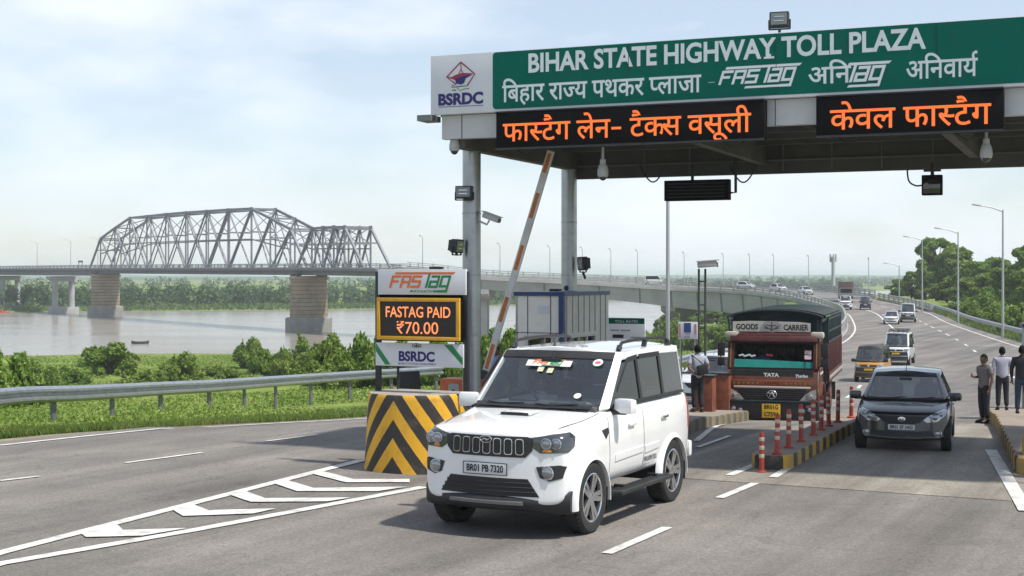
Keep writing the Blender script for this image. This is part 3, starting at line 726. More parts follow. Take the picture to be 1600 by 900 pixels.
# ------------------------------------------------------------------ smaller cars, all from one builder
def build_car(name, label, cat, loc, rz, paint, kind='hatch', k=1.0, full=False, group=None, platetxt=None, low=None, roofm=None, platem=PLATEW, nosem=None, carrier=False):
    t = thing(name, label, cat, loc, rz, group); t.scale = (k, k, k)
    low = low or TRIM
    if kind == 'hatch':
        st = [dict(y=-1.83, w=.70, zb=.24, zs=.66, zt=.70, bow=.26, lean=.10), dict(y=-1.76, w=.76, zb=.22, zs=.70, zt=.745, bow=.24, lean=.08), dict(y=-1.55, w=.80, zb=.22, zs=.755, zt=.81, bow=.14), dict(y=-1.1, w=.82, zb=.24, zs=.82, zt=.88),
              dict(y=-.78, w=.825, zb=.25, zs=.875, zt=.92), dict(y=-.3, w=.825, zb=.25, zs=.91, zt=.92), dict(y=.6, w=.825, zb=.25, zs=.935, zt=.94), dict(y=1.4, w=.80, zb=.27, zs=.95, zt=.95), dict(y=1.78, w=.76, zb=.30, zs=.95, zt=.95, bow=-.08), dict(y=1.84, w=.70, zb=.34, zs=.93, zt=.93, bow=-.10)]
        belt = [(0, -1.02, .91), (.40, -.97, .91), (.68, -.82, .91), (.76, -.68, .915), (.775, .12, .925), (.775, .19, .925), (.77, .88, .935), (.76, .96, .935), (.73, 1.35, .94), (.66, 1.60, .94), (.35, 1.70, .94), (0, 1.72, .94)]
        roof = [(0, -.28, 1.36), (.36, -.26, 1.36), (.53, -.20, 1.355), (.585, -.10, 1.35), (.60, .12, 1.38), (.60, .19, 1.38), (.59, .82, 1.38), (.585, .90, 1.375), (.56, 1.22, 1.345), (.50, 1.34, 1.33), (.28, 1.39, 1.335), (0, 1.40, 1.335)]
        ax, wr, wx, ww, bl, dash, hd, hx = (-1.22, 1.22), .30, .735, .18, .92, -.62, .82, .825
    elif kind == 'van':
        st = [dict(y=-1.72, w=.66, zb=.30, zs=.92, zt=.95, bow=.14, lean=.10), dict(y=-1.66, w=.70, zb=.28, zs=.97, zt=1.0, bow=.14, lean=.08), dict(y=-1.4, w=.735, zb=.28, zs=1.03, zt=1.06, bow=.06), dict(y=-1.05, w=.74, zb=.30, zs=1.10, zt=1.12), dict(y=0, w=.74, zb=.30, zs=1.12, zt=1.12), dict(y=1.4, w=.735, zb=.30, zs=1.12, zt=1.12), dict(y=1.72, w=.71, zb=.33, zs=1.12, zt=1.12)]
        belt = [(0, -1.50, 1.07), (.36, -1.46, 1.07), (.62, -1.36, 1.07), (.695, -1.25, 1.08), (.71, -.45, 1.10), (.71, -.38, 1.10), (.71, .55, 1.10), (.71, .63, 1.10), (.70, 1.50, 1.10), (.65, 1.66, 1.10), (.35, 1.70, 1.10), (0, 1.70, 1.10)]
        roof = [(0, -.95, 1.78), (.36, -.93, 1.78), (.55, -.86, 1.77), (.615, -.78, 1.77), (.63, -.45, 1.79), (.63, -.38, 1.79), (.63, .55, 1.79), (.63, .63, 1.79), (.62, 1.45, 1.77), (.57, 1.60, 1.76), (.3, 1.65, 1.77), (0, 1.66, 1.77)]
        ax, wr, wx, ww, bl, dash, hd, hx = (-1.12, 1.15), .29, .655, .17, 1.08, -1.15, 1.05, .74
    body, sh = lower_body(st, paint, 'body', t, [(ax[0], wr, wr * 1.17, hx - .23), (ax[1], wr, wr * 1.17, hx - .23)])
    greenhouse(t, roofm or paint, TINT, belt, roof, 'wwpsksksp' + 'bb', zones=(.06, .88), crown=.04, pillar=TRIM)
    for y in ax:
        for s_ in (1, -1): wheel_parts(t, s_ * wx, y, wr, ww, s_, ALLOY, spokes=6, lo=not full)
    mb = MB(); mb.box((0, 0, .42), (hx * 1.25, 3.0, .26)); mb.box((0, ax[0], .42), (hx * 1.55, .62, .36)); mb.box((0, ax[1], .42), (hx * 1.55, .62, .36)); mb.build('underbody', BLACK, t)
    mb = MB(); mb.box((0, .2, bl - .35), (hx * 1.6, 2.6, .05)); mb.box((0, dash, bl - .06), (hx * 1.6, .36, .14), bev=.04); mb.build('dashboard', INTERIOR, t)
    for y in ((dash + .85, dash + 1.65)): seat_parts(t, (-.33, .33), y, bl - .38, .52, .42)
    zh = st[1]['zs']
    if kind == 'hatch':
        hl = [(.46, zh - .02), (.36, zh - .10), (.42, zh - .145), (.60, zh - .13), (.72, zh - .03), (.755, zh + .06), (.70, zh + .075), (.58, zh + .04)]
        gp = [(-.34, zh - .025), (.34, zh - .025), (.44, zh - .03), (.30, zh - .15), (.20, zh - .17), (-.20, zh - .17), (-.30, zh - .15), (-.44, zh - .03)]
        g = part_conform('grille', BLACK, t, sh, [gp], 'front', .006)
        gm = MB()
        for z in (zh - .06, zh - .10, zh - .14):
            w = .36 - (zh - z) * .8; pts = [sh.hit((w * f, -9, z), (0, 1, 0)) for f in np.linspace(-1, 1, 9)]; gm.tube([p + Vector((0, -.008, 0)) for p in pts], .007, 5)
        gm.build('grille_bars', TRIM, g)
        cs = MB(); pts = [sh.hit((x, -9, zh - .015 - .012 * abs(x)), (0, 1, 0)) for x in np.linspace(-.44, .44, 13)]; cs.tube([p + Vector((0, -.010, 0)) for p in pts], .010, 6); cs.build('chrome_strip', CHROME if full else paint, g)
        lowp = [[(-.50, zh - .30), (.50, zh - .30), (.56, zh - .40), (-.56, zh - .40)]]
        li = part_conform('lower_intake', BLACK, t, sh, lowp, 'front', .006)
        if full:
            ls = MB(); pts = [sh.hit((x, -9, .285 + .02 * abs(x / .7) ** 2), (0, 1, 0)) for x in np.linspace(-.70, .70, 15)]; ls.tube([p + Vector((0, -.012, 0)) for p in pts], .012, 6); ls.build('bumper_strip', CHROME, t)
            bd = MB(); hh = sh.hit((0, -9, zh - .085), (0, 1, 0)); bd.lathe([(0, -.022), (.052, -.018), (.062, -.008), (.062, .02)], T(0, hh.y - .006, zh - .085) @ RX(-90) @ Matrix.Diagonal((1.05, .85, 1, 1)), 24); b_ = bd.build('badge', CHROME, t)
            be = MB(); yb = hh.y - .030
            be.tube([(.035 * math.cos(a), yb, zh - .085 + .026 * math.sin(a)) for a in [2 * math.pi * i / 20 for i in range(21)]], .006, 5); be.tube([(-.018, yb, zh - .075), (0, yb, zh - .10), (.018, yb, zh - .075)], .006, 5); be.build('badge_emblem', TRIM, b_)
    else:
        hl = [(.44, zh - .04), (.42, zh - .16), (.60, zh - .19), (.68, zh - .14), (.69, zh - .03), (.60, zh - .02)]
        np_ = [(-.62, zh - .20), (.62, zh - .20), (.66, zh - .42), (-.66, zh - .42)]
        part_conform('grille', low, t, sh, [np_], 'front', .006)
        g2 = [(-.40, zh - .07), (.40, zh - .07), (.38, zh - .16), (-.38, zh - .16)]
        part_conform('upper_grille', low, t, sh, [g2], 'front', .006)
        part_conform('bumper', low, t, sh, [[(-.68, .52), (.68, .52), (.66, .32), (-.66, .32)]], 'front', .03, .06)
        if nosem: part_conform('nose_panel', nosem, t, sh, [[(-.58, zh - .03), (.58, zh - .03), (.60, zh + .04), (-.60, zh + .04)]], 'front', .008)
        bd = MB(); hh = sh.hit((0, -9, zh - .11), (0, 1, 0)); bd.lathe([(0, -.02), (.05, -.015), (.06, 0), (.06, .02)], T(0, hh.y - .006, zh - .11) @ RX(-90), 16); bd.build('badge', CHROME, t)
    for s_ in (1, -1):
        o = part_conform('headlight', LENS, t, sh, [hl if s_ > 0 else sym(hl)], 'front', .010)
        lb = MB(); cx = (.55 if kind == 'hatch' else .56); lamp_disc(lb, sh, s_ * cx, zh - (.055 if kind == 'hatch' else .10), .052, .022)
        if kind == 'hatch': lamp_disc(lb, sh, s_ * .645, zh - .005, .045, .022)
        lb.build('headlight_reflector', LENS, o, sm=60)
        if full:
            hh = sh.hit((s_ * .60, -9, zh - .355), (0, 1, 0)); fb = MB(); fb.lathe([(0, -.02), (.045, -.014), (.055, 0), (.055, .03)], T(s_ * .60, hh.y - .006, zh - .355) @ RX(-90), 18); fo = fb.build('fog_lamp', LENS, t)
            fr_ = MB(); fr_.tube([(s_ * .60 + .062 * math.cos(a), hh.y - .012, zh - .355 + .062 * math.sin(a)) for a in [2 * math.pi * i / 18 for i in range(19)]], .008, 6); fr_.build('fog_lamp_ring', CHROME, fo)
        view = 'left' if s_ > 0 else 'right'
        for (y0, y1) in (((-.72, .15), (.17, .98)) if kind == 'hatch' else ((-1.15, -.42), (-.40, .62))):
            dp = [(y0, bl - .03), (y0 - .02, .34), (y1 - (.05 if y0 > 0 else 0), .34), (y1, bl - .02)]
            c = Vector((sum(a for a, b in dp) / 4, sum(b for a, b in dp) / 4))
            gap = MB(); conform(gap, sh, [tuple(c + (Vector(p) - c) + (Vector(p) - c).normalized() * .008) for p in dp], view, .0015, .004, .12)
            d = part_conform('door', paint, t, sh, [dp], view, .0045, .01, .12); gap.build('door_seal', MATS['panel gap'], d)
            hp = sh.hit((9 * s_, y1 - .14, bl - .16), (-s_, 0, 0)); hb = MB(); hb.box(hp + Vector((s_ * .022, 0, 0)), (.02, .17, .03), bev=.007); hb.build('handle', paint, d)
        part_conform('tail_light', REDLENS, t, sh, [[(st[-2]['y'] - .2, bl - .22), (st[-2]['y'] - .02, bl - .22), (st[-2]['y'] - .02, bl - .02), (st[-2]['y'] - .16, bl - .02)]], view, .01)
    mirror_parts(t, .78 if kind == 'hatch' else .70, -.62 if kind == 'hatch' else -1.2, bl + .03, paint if kind == 'hatch' else TRIM, .85)
    zp = zh - (.225 if kind == 'hatch' else .30)
    hh = sh.hit((0, -9, zp), (0, 1, 0)); 
    plate(t, platetxt or '', (0, hh.y - .02, zp), .46 if kind == 'hatch' else .36, .105, platem) if platetxt else None
    if not platetxt:
        pb = MB(); pb.box((0, hh.y - .018, zp), (.42, .014, .10), bev=.004); pb.build('number_plate', platem, t)
    wp = MB(); b0 = Vector(belt[1]); 
    for x in (-.35, .15): wp.tube([(x, belt[0][1] - .03, belt[0][2] + .015), (x + .38, belt[0][1] + .02, belt[0][2] + .05)], .009, 5)
    wp.build('wiper', BLACK, t)
    rm = MB(); rm.box((0, (belt[0][1] + roof[0][1]) / 2 + .22, roof[0][2] - .12), (.22, .04, .07), bev=.015); rm.build('rear_view_mirror', BLACK, t)
    if full:
        an = MB(); an.cyl((0, roof[0][1] + .08, roof[0][2] + .03), (0, roof[0][1] + .16, roof[0][2] + .16), .008, .004); an.build('antenna', BLACK, t)
    if carrier:
        cb = MB()
        for z in (1.87, 1.97):
            for a, b in (((-.5, -.5), (.5, -.5)), ((.5, -.5), (.5, 1.0)), ((.5, 1.0), (-.5, 1.0)), ((-.5, 1.0), (-.5, -.5))): cb.beam((*a, z), (*b, z), .035, .035)
        for x in (-.5, -.25, 0, .25, .5):
            cb.beam((x, -.5, 1.87), (x, 1.0, 1.87), .03, .03); cb.beam((x, -.5, 1.80), (x, -.5, 1.98), .03, .03)
        cb.build('roof_carrier', TRIM, t)
    return t
# ------------------------------------------------------------------ goods truck
TR_O = mat('faded orange truck paint', (.105, .030, .013), .42, var=.2, scale=3, dirt=.45, coat=.4)
TR_R = mat('maroon truck paint', (.062, .010, .010), .5, var=.25, scale=3, dirt=.35)
TR_G = mat('dark green truck paint', (.005, .020, .025), .6, var=.3, scale=4, dirt=.3)
TEAL = mat('teal sun strip', (.008, .22, .19), .6, var=.15, scale=4)
TRBLACK = mat('truck black plastic', (.014, .014, .015), .5, var=.2, dirt=.3)
def build_truck(loc, rz):
    t = thing('goods_truck', 'orange and maroon goods truck with a green hooped cargo body and yellow plate', 'truck', loc, rz)
    # cab shell as side outline pushed across, windscreen opening framed
    w = 1.05
    cab = MB()
    sec = [(-.05, .62), (-.10, 1.02), (-.03, 1.30), (.13, 1.36), (.30, 2.06), (.50, 2.16), (1.35, 2.16), (1.35, .55), (.95, .55), (.82, .86), (.50, .93), (.20, .84), (.06, .60)]   # (y, z)
    bm = bmesh.new(); n = len(sec); xs = [-w, -w * .97, 0, w * .97, w]
    A = [bm.verts.new((-w, y, z)) for y, z in sec]; B = [bm.verts.new((w, y, z)) for y, z in sec]
    skip = {3}                                # the windscreen face
    for i in range(n):
        if i in skip: continue
        bm.faces.new((A[i], B[i], B[(i + 1) % n], A[(i + 1) % n]))
    # sides with window hole: build from strips
    wy0, wy1, wz0, wz1 = .34, 1.12, 1.38, 2.0
    bm2 = []
    for s_, V_ in ((-1, A), (1, B)):
        low = [V_[k] for k in (0, 1, 2, 3)] ; 
        a = bm.verts.new((s_ * w, .36, 1.38)); b = bm.verts.new((s_ * w, 1.12, 1.38)); c = bm.verts.new((s_ * w, 1.12, 2.0)); d = bm.verts.new((s_ * w, .50, 2.0))
        f = [(V_[3], a, d, V_[5], V_[4]), (d, c, V_[6], V_[5]), (c, b, V_[7], V_[6]), (V_[3], V_[2], V_[1], V_[0], V_[12], V_[11], V_[10], V_[9], V_[8], V_[7], b, a)]
        for q in f: bm.faces.new(q)
    bmesh.ops.recalc_face_normals(bm, faces=bm.faces)
    cab.bm(bm); me = bpy.data.meshes.new('cab'); me.from_pydata(cab.v, [], cab.f)
    o = link('cab', me, TR_O, t); so_ = o.modifiers.new('s', 'SOLIDIFY'); so_.thickness = .05; so_.offset = -1
    bv = o.modifiers.new('b', 'BEVEL'); bv.width = .05; bv.segments = 3; bv.limit_method = 'ANGLE'; bv.angle_limit = R(30)
    m2 = new_from(o); o.modifiers.clear(); o.data = m2; smooth(m2, 45)
    rf = MB(); rf.box((0, .80, 2.19), (2.06, 1.1, .10), bev=.04); rf.box((0, .30, 2.10), (2.02, .22, .16), RX(-18), bev=.03); rf.build('cab_roof', TR_R, o)
    # windscreen leans from (.13,1.36) to (.30,2.06)
    def ws(x, f, out=0.0): return Vector((x, .13 + .17 * f - out * .97, 1.36 + .70 * f + out * .23))
    gm = MB(); gm.quad(ws(-.96, .04, -.02), ws(.96, .04, -.02), ws(.96, .97, -.02), ws(-.96, .97, -.02)); gm.build('windscreen', WINDSCREEN, t, sm=0)
    fr = MB(); fr.mi = 0
    for a, b in ((ws(-1.0, 0), ws(-1.0, 1)), (ws(1.0, 0), ws(1.0, 1))): fr = MB(); fr.beam(a, b, .14, .09); fr.build('windscreen_pillar', TR_R, o); tq = MB(); tq.beam(a + Vector((0, -.055, .05)), b + Vector((0, -.055, -.05)), .025, .012); tq.build('pillar_stripe', mat('brass trim', (.35, .22, .06), .4, .5, dirt=.3), o)
    rb = MB(); rb.beam(ws(-.96, .03, .01), ws(.96, .03, .01), .03, .05); rb.beam(ws(-.93, .03, .01), ws(-.93, .97, .01), .03, .03); rb.beam(ws(.93, .03, .01), ws(.93, .97, .01), .03, .03); rb.beam(ws(-.95, .97, .01), ws(.95, .97, .01), .03, .04); rb.build('windscreen_rubber', TRBLACK, t)
    ts = MB(); ts.add([ws(-.93, .05, .004), ws(.93, .05, .004), ws(.93, .27, .004), ws(.0, .33, .004), ws(-.93, .36, .004)], [(0, 1, 2, 3, 4)]); ts.build('sun_strip', TEAL, t, sm=0)
    vb = MB(); vb.beam(ws(-.30, 1.0, .03), ws(.26, 1.0, .03), .03, .07); v_ = vb.build('visor_board', mat('gilt board', (.42, .36, .24), .5, var=.2), t)
    ang = 14
    for x, f, q, m_ in ((-.62, .48, 'white', LOGO_W), (-.10, .50, 'red', REDINK)):
        sb = MB(); c = ws(x, f, .006); 
        for k in range(7): sb.ball(c + Vector(((k - 3) * (.055 if q == 'white' else .022), 0, .02 * math.sin(k * 2.1))), (.04 if q == 'white' else .02, .004, .022), 8)
        sb.build('windscreen_sticker', m_, t)
    sb = MB()
    for f in (.55, .38): sb.add([ws(.72, f, .006), ws(.88, f, .006), ws(.88, f + .14, .006), ws(.72, f + .14, .006)], [(0, 1, 2, 3)])
    sb.build('windscreen_sticker', mat('pale pink sticker', (.55, .42, .46), .5, var=.3, scale=14), t, sm=0)
    # dark panel under the glass with the maker's name, orange band, white strip, grille
    fp = MB(); fp.prism([(-.96, 1.36), (.96, 1.36), (.93, 1.12), (-.93, 1.12)], 0, .10, T(0, -.055, 0)); fp.build('front_panel', TRBLACK, o)
    text_part('maker_lettering', 'TATA', LOGO_W, o, -.02, 1.195, -.062, h=.085, w=.36, bold=.05, align='c')
    text_part('turbo_lettering', 'Turbo', LOGO_W, o, .52, 1.19, -.062, h=.065, w=.30, bold=.06, shear=.25)
    ob = MB(); ob.box((0, -.10, 1.03), (1.86, .06, .16), bev=.02); ob.build('front_band', mat('bright orange truck paint', (.19, .045, .012), .4, var=.15, dirt=.3), o)
    text_part('band_lettering', '1109g', mat('band print', (.12, .02, .02), .5), o, 0, 1.01, -.136, h=.06, w=.34, bold=.03, align='c')
    wb = MB(); wb.box((0, -.125, .935), (1.78, .03, .05), bev=.008); wb.build('front_strip', mat('cream strip', (.55, .50, .46), .5, dirt=.3), o)
    gb = MB(); gb.prism([(-.80, .91), (.80, .91), (.62, .60), (-.62, .60)], 0, .06, T(0, -.135, 0)); g = gb.build('grille', TRBLACK, t)
    gs = MB()
    for z in (.66, .715, .77, .825, .88): gs.box((0, -.142, z), (1.24 + (z - .6) * 1.0, .02, .018), bev=.004)
    gs.build('grille_slats', mat('grille slat', (.03, .02, .02), .5), g)
    lb = MB(); lb.tube([(.11 * math.cos(a), -.165, .755 + .10 * math.sin(a)) for a in [2 * math.pi * i / 24 for i in range(25)]], .012, 6)
    lb.tube([(-.055, -.165, .70), (-.02, -.165, .79), (0, -.165, .83)], .014, 6); lb.tube([(.055, -.165, .70), (.02, -.165, .79), (0, -.165, .83)], .014, 6); lb.tube([(-.085, -.165, .80), (0, -.165, .775), (.085, -.165, .80)], .012, 6); lb.build('badge', CHROME, t)
    for s_ in (1, -1):
        hp = [(.64, .62), (.72, .60), (.98, .62), (1.02, .70), (1.01, .90), (.90, .86), (.76, .76)]
        hb = MB(); hb.prism(hp if s_ > 0 else sym(hp), 0, .12, T(0, -.13, 0)); h = hb.build('headlight', mat('truck headlamp glass', (.42, .43, .42), .18, .25, coat=1, var=.15), t)
        rb = MB(); rb.lathe([(0, -.01), (.07, -.006), (.085, .01)], T(s_ * .86, -.138, .70) @ RX(-90), 18); rb.build('headlight_reflector', LENS, h)
    # bumper
    bp = MB(); bp.box((0, -.10, .36), (2.18, .26, .46), bev=.05); b_ = bp.build('bumper', TRBLACK, t)
    bt = MB(); bt.box((0, -.20, .585), (2.12, .10, .05), bev=.015); bt.build('bumper_top', TR_G, b_)
    fl = MB()
    for s_ in (1, -1):
        for x, z in ((.72, .36), (.88, .40)): fl.lathe([(0, -.02), (.05, -.012), (.06, .02)], T(s_ * x, -.235, z) @ RX(-90), 14)
    fl.build('bumper_lamps', LENS, b_)
    pt = MB(); pt.prism([(.80, .45), (.92, .45), (.92, .50), (.86, .53), (.80, .50)], -.245, -.23); pt.build('bumper_sticker', mat('pink mark', (.30, .06, .08), .6), b_)
    plate(t, '', (-.0, -.245, .36), .44, .36, PLATEY, lines=['BR01G', 'C7594'])
    # mirrors, steps, doors
    for s_ in (1, -1):
        mb = MB(); mb.tube([(s_ * 1.0, .12, 2.06), (s_ * 1.20, .02, 2.08), (s_ * 1.22, .0, 1.55), (s_ * 1.04, .12, 1.42)], .014, 6); a_ = mb.build('mirror_arm', TRBLACK, t)
        m2 = MB(); m2.box((s_ * 1.20, .0, 1.86), (.17, .07, .34), bev=.02); m2.box((s_ * 1.20, .0, 1.55), (.17, .07, .20), bev=.02); m2.build('door_mirror', TRBLACK, a_)
        db = MB(); db.prism([(.30, .98), (1.22, .98), (1.22, 1.36), (.34, 1.36)], s_ * 1.052, s_ * 1.066, Matrix(((0, 1, 0, 0), (1, 0, 0, 0), (0, 0, 1, 0), (0, 0, 0, 1)))); d = db.build('door', TR_O, t)
        hb = MB(); hb.box((s_ * 1.08, 1.08, 1.16), (.03, .16, .035), bev=.008); hb.build('handle', TRBLACK, d)
        sb = MB(); sb.box((s_ * 1.068, .75, 1.25), (.012, .8, .05)); sb.build('door_stripe', MATS['cream strip'], d)
        gw = MB(); gw.quad((s_ * 1.03, .38, 1.40), (s_ * 1.03, 1.10, 1.40), (s_ * 1.03, 1.10, 1.99), (s_ * 1.03, .52, 1.99)); gw.build('side_window', TINT, t, sm=0)
        ml = MB(); ml.box((s_ * 1.0, .42, 2.22), (.30, .35, .16), bev=.05); ml.build('roof_lamp', mat('cream roof lamp', (.42, .40, .33), .5, dirt=.3), t)
    interior(t, 1.9, .2, 1.3, 1.34, .35, (.95,))
    cu = MB()
    for k in range(24): cu.cyl((-.95 + k * .0826, 1.24 + .02 * (k % 2), 1.0), (-.95 + k * .0826, 1.24 + .02 * (k % 2), 2.1), .045, n=8)
    cu.build('cab_backdrop', mat('pale cab backdrop', (.16, .13, .12), .9, var=.3), t)  # added backdrop that lightens the black cab seen through the windscreen
    for k in range(17):
        dm = MB(); x = -.88 + k * .11; dm.prism([(x - .03, 1.03), (x, 1.0), (x + .03, 1.03), (x, 1.06)], -.1335, -.13); 
        if abs(x) > .24: dm.build('painted_diamond', MATS['brass trim'] if k % 2 else TEAL, o)
    # chassis, wheels
    ch = MB()
    for s_ in (1, -1): ch.box((s_ * .42, 3.0, .62), (.10, 5.6, .20))
    ch.box((0, .55, .70), (1.7, 1.0, .3)); ch.cyl((-.8, .48, .46), (.8, .48, .46), .09); ch.cyl((-.8, 4.2, .46), (.8, 4.2, .46), .12); ch.ball((0, 4.2, .46), .2)
    ch.box((.75, 2.3, .62), (.5, 1.1, .42), bev=.04); ch.build('chassis', TRBLACK, t)
    rimm = mat('painted steel rim', (.20, .08, .04), .5, var=.2, dirt=.4)
    for y, xx in ((.48, .88), (4.2, .90), ):
        for s_ in (1, -1): wheel_parts(t, s_ * xx, y, .46, .26, s_, rimm, spokes=8, lo=True)
    for s_ in (1, -1): wheel_parts(t, s_ * .62, 4.2, .46, .24, s_, rimm, spokes=8, lo=True)
    for s_ in (1, -1):
        fb = MB(); fb.sweep([(s_ * 1.0, .48 + .56 * math.cos(R(a)), .46 + .56 * math.sin(R(a))) for a in range(0, 181, 15)], [(-.14, 0), (.06, 0), (.06, .03), (-.14, .03)]) ; fb.build('wheel_arch', TR_O, t)
        mf = MB(); mf.box((s_ * .85, 4.75, .48), (.5, .015, .5)); mf.box((s_ * .85, 1.08, .5), (.4, .015, .4)); mf.build('mud_flap', RUBBER, t)
    # cargo body
    y0, y1, bw, z0 = 1.45, 6.0, 1.12, .98
    cb = MB(); cb.box((0, (y0 + y1) / 2, z0), (2 * bw, y1 - y0, .14)); body = cb.build('cargo_floor', TR_R, t)
    for s_ in (1, -1):
        pn = MB(); pn.box((s_ * bw, (y0 + y1) / 2, z0 + .48), (.05, y1 - y0, .95)); p_ = pn.build('cargo_side', TR_R, t)
        lp = MB()
        for i in range(15):
            y = y0 + .05 + (y1 - y0 - .1) * i / 14; lp.box((s_ * (bw + .045), y, z0 + .50), (.05, .075, 1.06), bev=.01)
        for z in (z0 + .02, z0 + .20): lp.box((s_ * (bw + .05), (y0 + y1) / 2, z), (.05, y1 - y0, .06))
        lp.build('side_ribs', TR_R, p_)
        for i in range(26):
            y = y0 + .1 + (y1 - y0 - .2) * i / 25; kp = MB(); kp.box((s_ * (bw + .082), y, z0 + .11), (.012, .09, .09)); kp.build('side_badge', MATS['cream strip'], p_)
        up = MB(); up.box((s_ * bw, (y0 + y1) / 2, z0 + 1.28), (.03, y1 - y0, .60)); u_ = up.build('upper_side', TR_G, t)
        ub = MB()
        for i in range(15):
            y = y0 + .05 + (y1 - y0 - .1) * i / 14; ub.box((s_ * (bw + .03), y, z0 + 1.32), (.05, .06, .72), bev=.01)
        for z in (z0 + 1.02, z0 + 1.30, z0 + 1.62): ub.box((s_ * (bw + .04), (y0 + y1) / 2, z), (.045, y1 - y0, .05))
        ub.build('upper_ribs', TR_G, u_)
    def hoop(y, zt=1.88, ze=1.72): return [Vector((bw * f, y, z0 + ze + (zt - ze) * (1 - abs(f) ** 2.6))) for f in np.linspace(-1, 1, 17)]
    bh = MB(); bh.prism([(-bw, z0)] + [(p.x, p.z) for p in hoop(0, 1.83, 1.70)] + [(bw, z0)], y0 - .03, y0 + .03); bh.build('headboard', TR_G, t); bh = MB(); bh.box((0, y1, z0 + .5), (2 * bw, .05, 1.0)); bh.build('tailboard', TR_R, t)
    hb = MB()
    for i in range(12): hb.tube(hoop(y0 - .30 + (y1 - y0 + .3) * i / 11, 1.87), .028, 6)
    hb.build('roof_hoops', TR_G, t)
    tp = MB(); 
    for a, b in zip([hoop(y0 - .28, 1.84, 1.705)] + [hoop(y0 + (y1 - y0) * i / 5, 1.84, 1.705) for i in range(6)], [hoop(y0 + (y1 - y0) * i / 5, 1.84, 1.705) for i in range(6)]):
        for k in range(16): tp.quad(a[k], a[k + 1], b[k + 1], b[k])
    tp.build('roof_sheet', TR_G, t)
    # over-cab frame and name board
    of = MB(); of.tube([(-1.06, .42, 2.24), (-1.08, .44, 2.55)] + [Vector((p.x, .44, p.z)) for p in hoop(.44, 1.86, 1.70)] + [(1.08, .44, 2.55), (1.06, .42, 2.24)], .025, 6)
    for s_ in (1, -1): of.beam((s_ * 1.09, .44, 2.57), (s_ * 1.11, y0, 2.60), .05, .05); of.beam((s_ * 1.0, .46, 2.24), (s_ * 1.0, .46, 2.60), .04, .04)
    of.build('overcab_frame', TR_G, t)
    sn = MB(); sn.prism([(-.98, 2.30), (.84, 2.30), (.84, 2.52), (.55, 2.55), (-.55, 2.57), (-.98, 2.55)], .36, .40); s_ = sn.build('name_board', mat('cream name board', (.50, .50, .45), .5, var=.12, dirt=.3), t)
    text_part('board_lettering', 'GOODS', INK, s_, -.90, 2.355, .352, h=.135, w=.52, bold=.03); text_part('board_lettering', 'CARRIER', INK, s_, .22, 2.345, .352, h=.135, w=.58, bold=.03)
    em = poly_part('board_emblem', [[(-.28, 2.33), (-.05, 2.28), (.16, 2.33), (.18, 2.48), (.05, 2.57), (-.16, 2.57), (-.30, 2.48)]], mat('grey emblem', (.33, .32, .31), .5), s_, .350)
    poly_part('emblem_lines', stroke([(-.24, 2.40), (-.05, 2.36), (.12, 2.40)], .02) + stroke([(-.06, 2.31), (-.06, 2.54)], .02) + stroke([(-.18, 2.48), (-.06, 2.44), (.06, 2.48)], .02) + stroke([(-.24, 2.46), (-.15, 2.40)], .02) + stroke([(.12, 2.46), (.03, 2.40)], .02), INK, em, .345)
    return t
# ------------------------------------------------------------------ land, water, roads
UR = R(27)                                    # the plaza road runs away from the camera, 27 degrees to the right
U = Vector((math.sin(UR), math.cos(UR), 0)); RV = Vector((math.cos(UR), -math.sin(UR), 0))
def zr(y): return lerp(y, ZT)
ZT = [(26, 0), (30, -.12), (35, -.42), (45, -1.0), (55, -1.5), (66, -1.85), (81, -2.0), (110, -2.15), (160, -2.15), (200, -1.95), (220, -1.5), (238, -.9)]
XL = [(-5, -31), (10, -20.5), (25.7, -9.36), (34.1, -3.4), (45, 2.0), (60, 6.8), (75, 11.0), (90, 17.5), (106, 24), (130, 31), (158, 37.7), (190, 44.5), (214, 47.5), (238, 48)]
XR = [(-5, 17), (10, 18), (20, 19), (45, 25), (66, 30.5), (81, 33.5), (106, 38.5), (130, 43.5), (158, 49.5), (190, 57), (214, 60.5), (238, 61)]
def spl(tab):
    p = cmr([(x, y, 0) for y, x in tab], 12); return sorted((v.y, v.x) for v in p)
XLs, XRs = spl(XL), spl(XR); ZTs = sorted((v.x, v.y) for v in cmr([(a, b, 0) for a, b in [(0, 0)] + ZT], 10)); ZT = ZTs
WATER = -8.9
# viaduct: near edge, far edge, deck height, girder depth
VN = [(48, 238, -.9, 4.6), (47.2, 250, -.6, 4.5), (44.5, 260, -.2, 4.3), (39.5, 266, .15, 4.0), (33, 269, .4, 3.7), (24.5, 270, .95, 3.2), (12, 270, 1.7, 2.7), (-6, 269, 2.6, 2.2), (-18, 269.5, 3.6, 2.0), (-25.8, 272.5, 4.2, 1.7)]
VF = [(61, 238), (60.2, 252), (57, 265), (51, 274.5), (42, 280), (30, 281.5), (14, 280), (-5, 278.5), (-14, 278), (-20.9, 276)]
BD = Vector((-.573, .82, 0)).normalized(); BNRM = Vector((.82, .573, 0)).normalized()
P0 = Vector((-45, 300, 0))                    # the bridge pier nearer the plaza
def bridge(t, off=0.0, z=0.0): 
    p = P0 + BD * t + BNRM * off; return Vector((p.x, p.y, z))
def zdeck(t): return lerp(t, [(-40, 4.2), (0, 4.45), (129, 4.95), (240, 5.2), (330, 5.6)])
BANK = [(-900, 195), (-90, 203), (-40, 210), (0, 222), (15, 240), (26, 262), (40, 300), (75, 380), (160, 520), (400, 800), (900, 1500)]
def ybank(x): return lerp(x, BANK)
FARB = [(-2000, 350), (-250, 420), (-60, 480), (0, 560), (60, 690), (200, 900), (600, 1700), (2000, 3000)]
def yfar(x): return lerp(x, FARB)
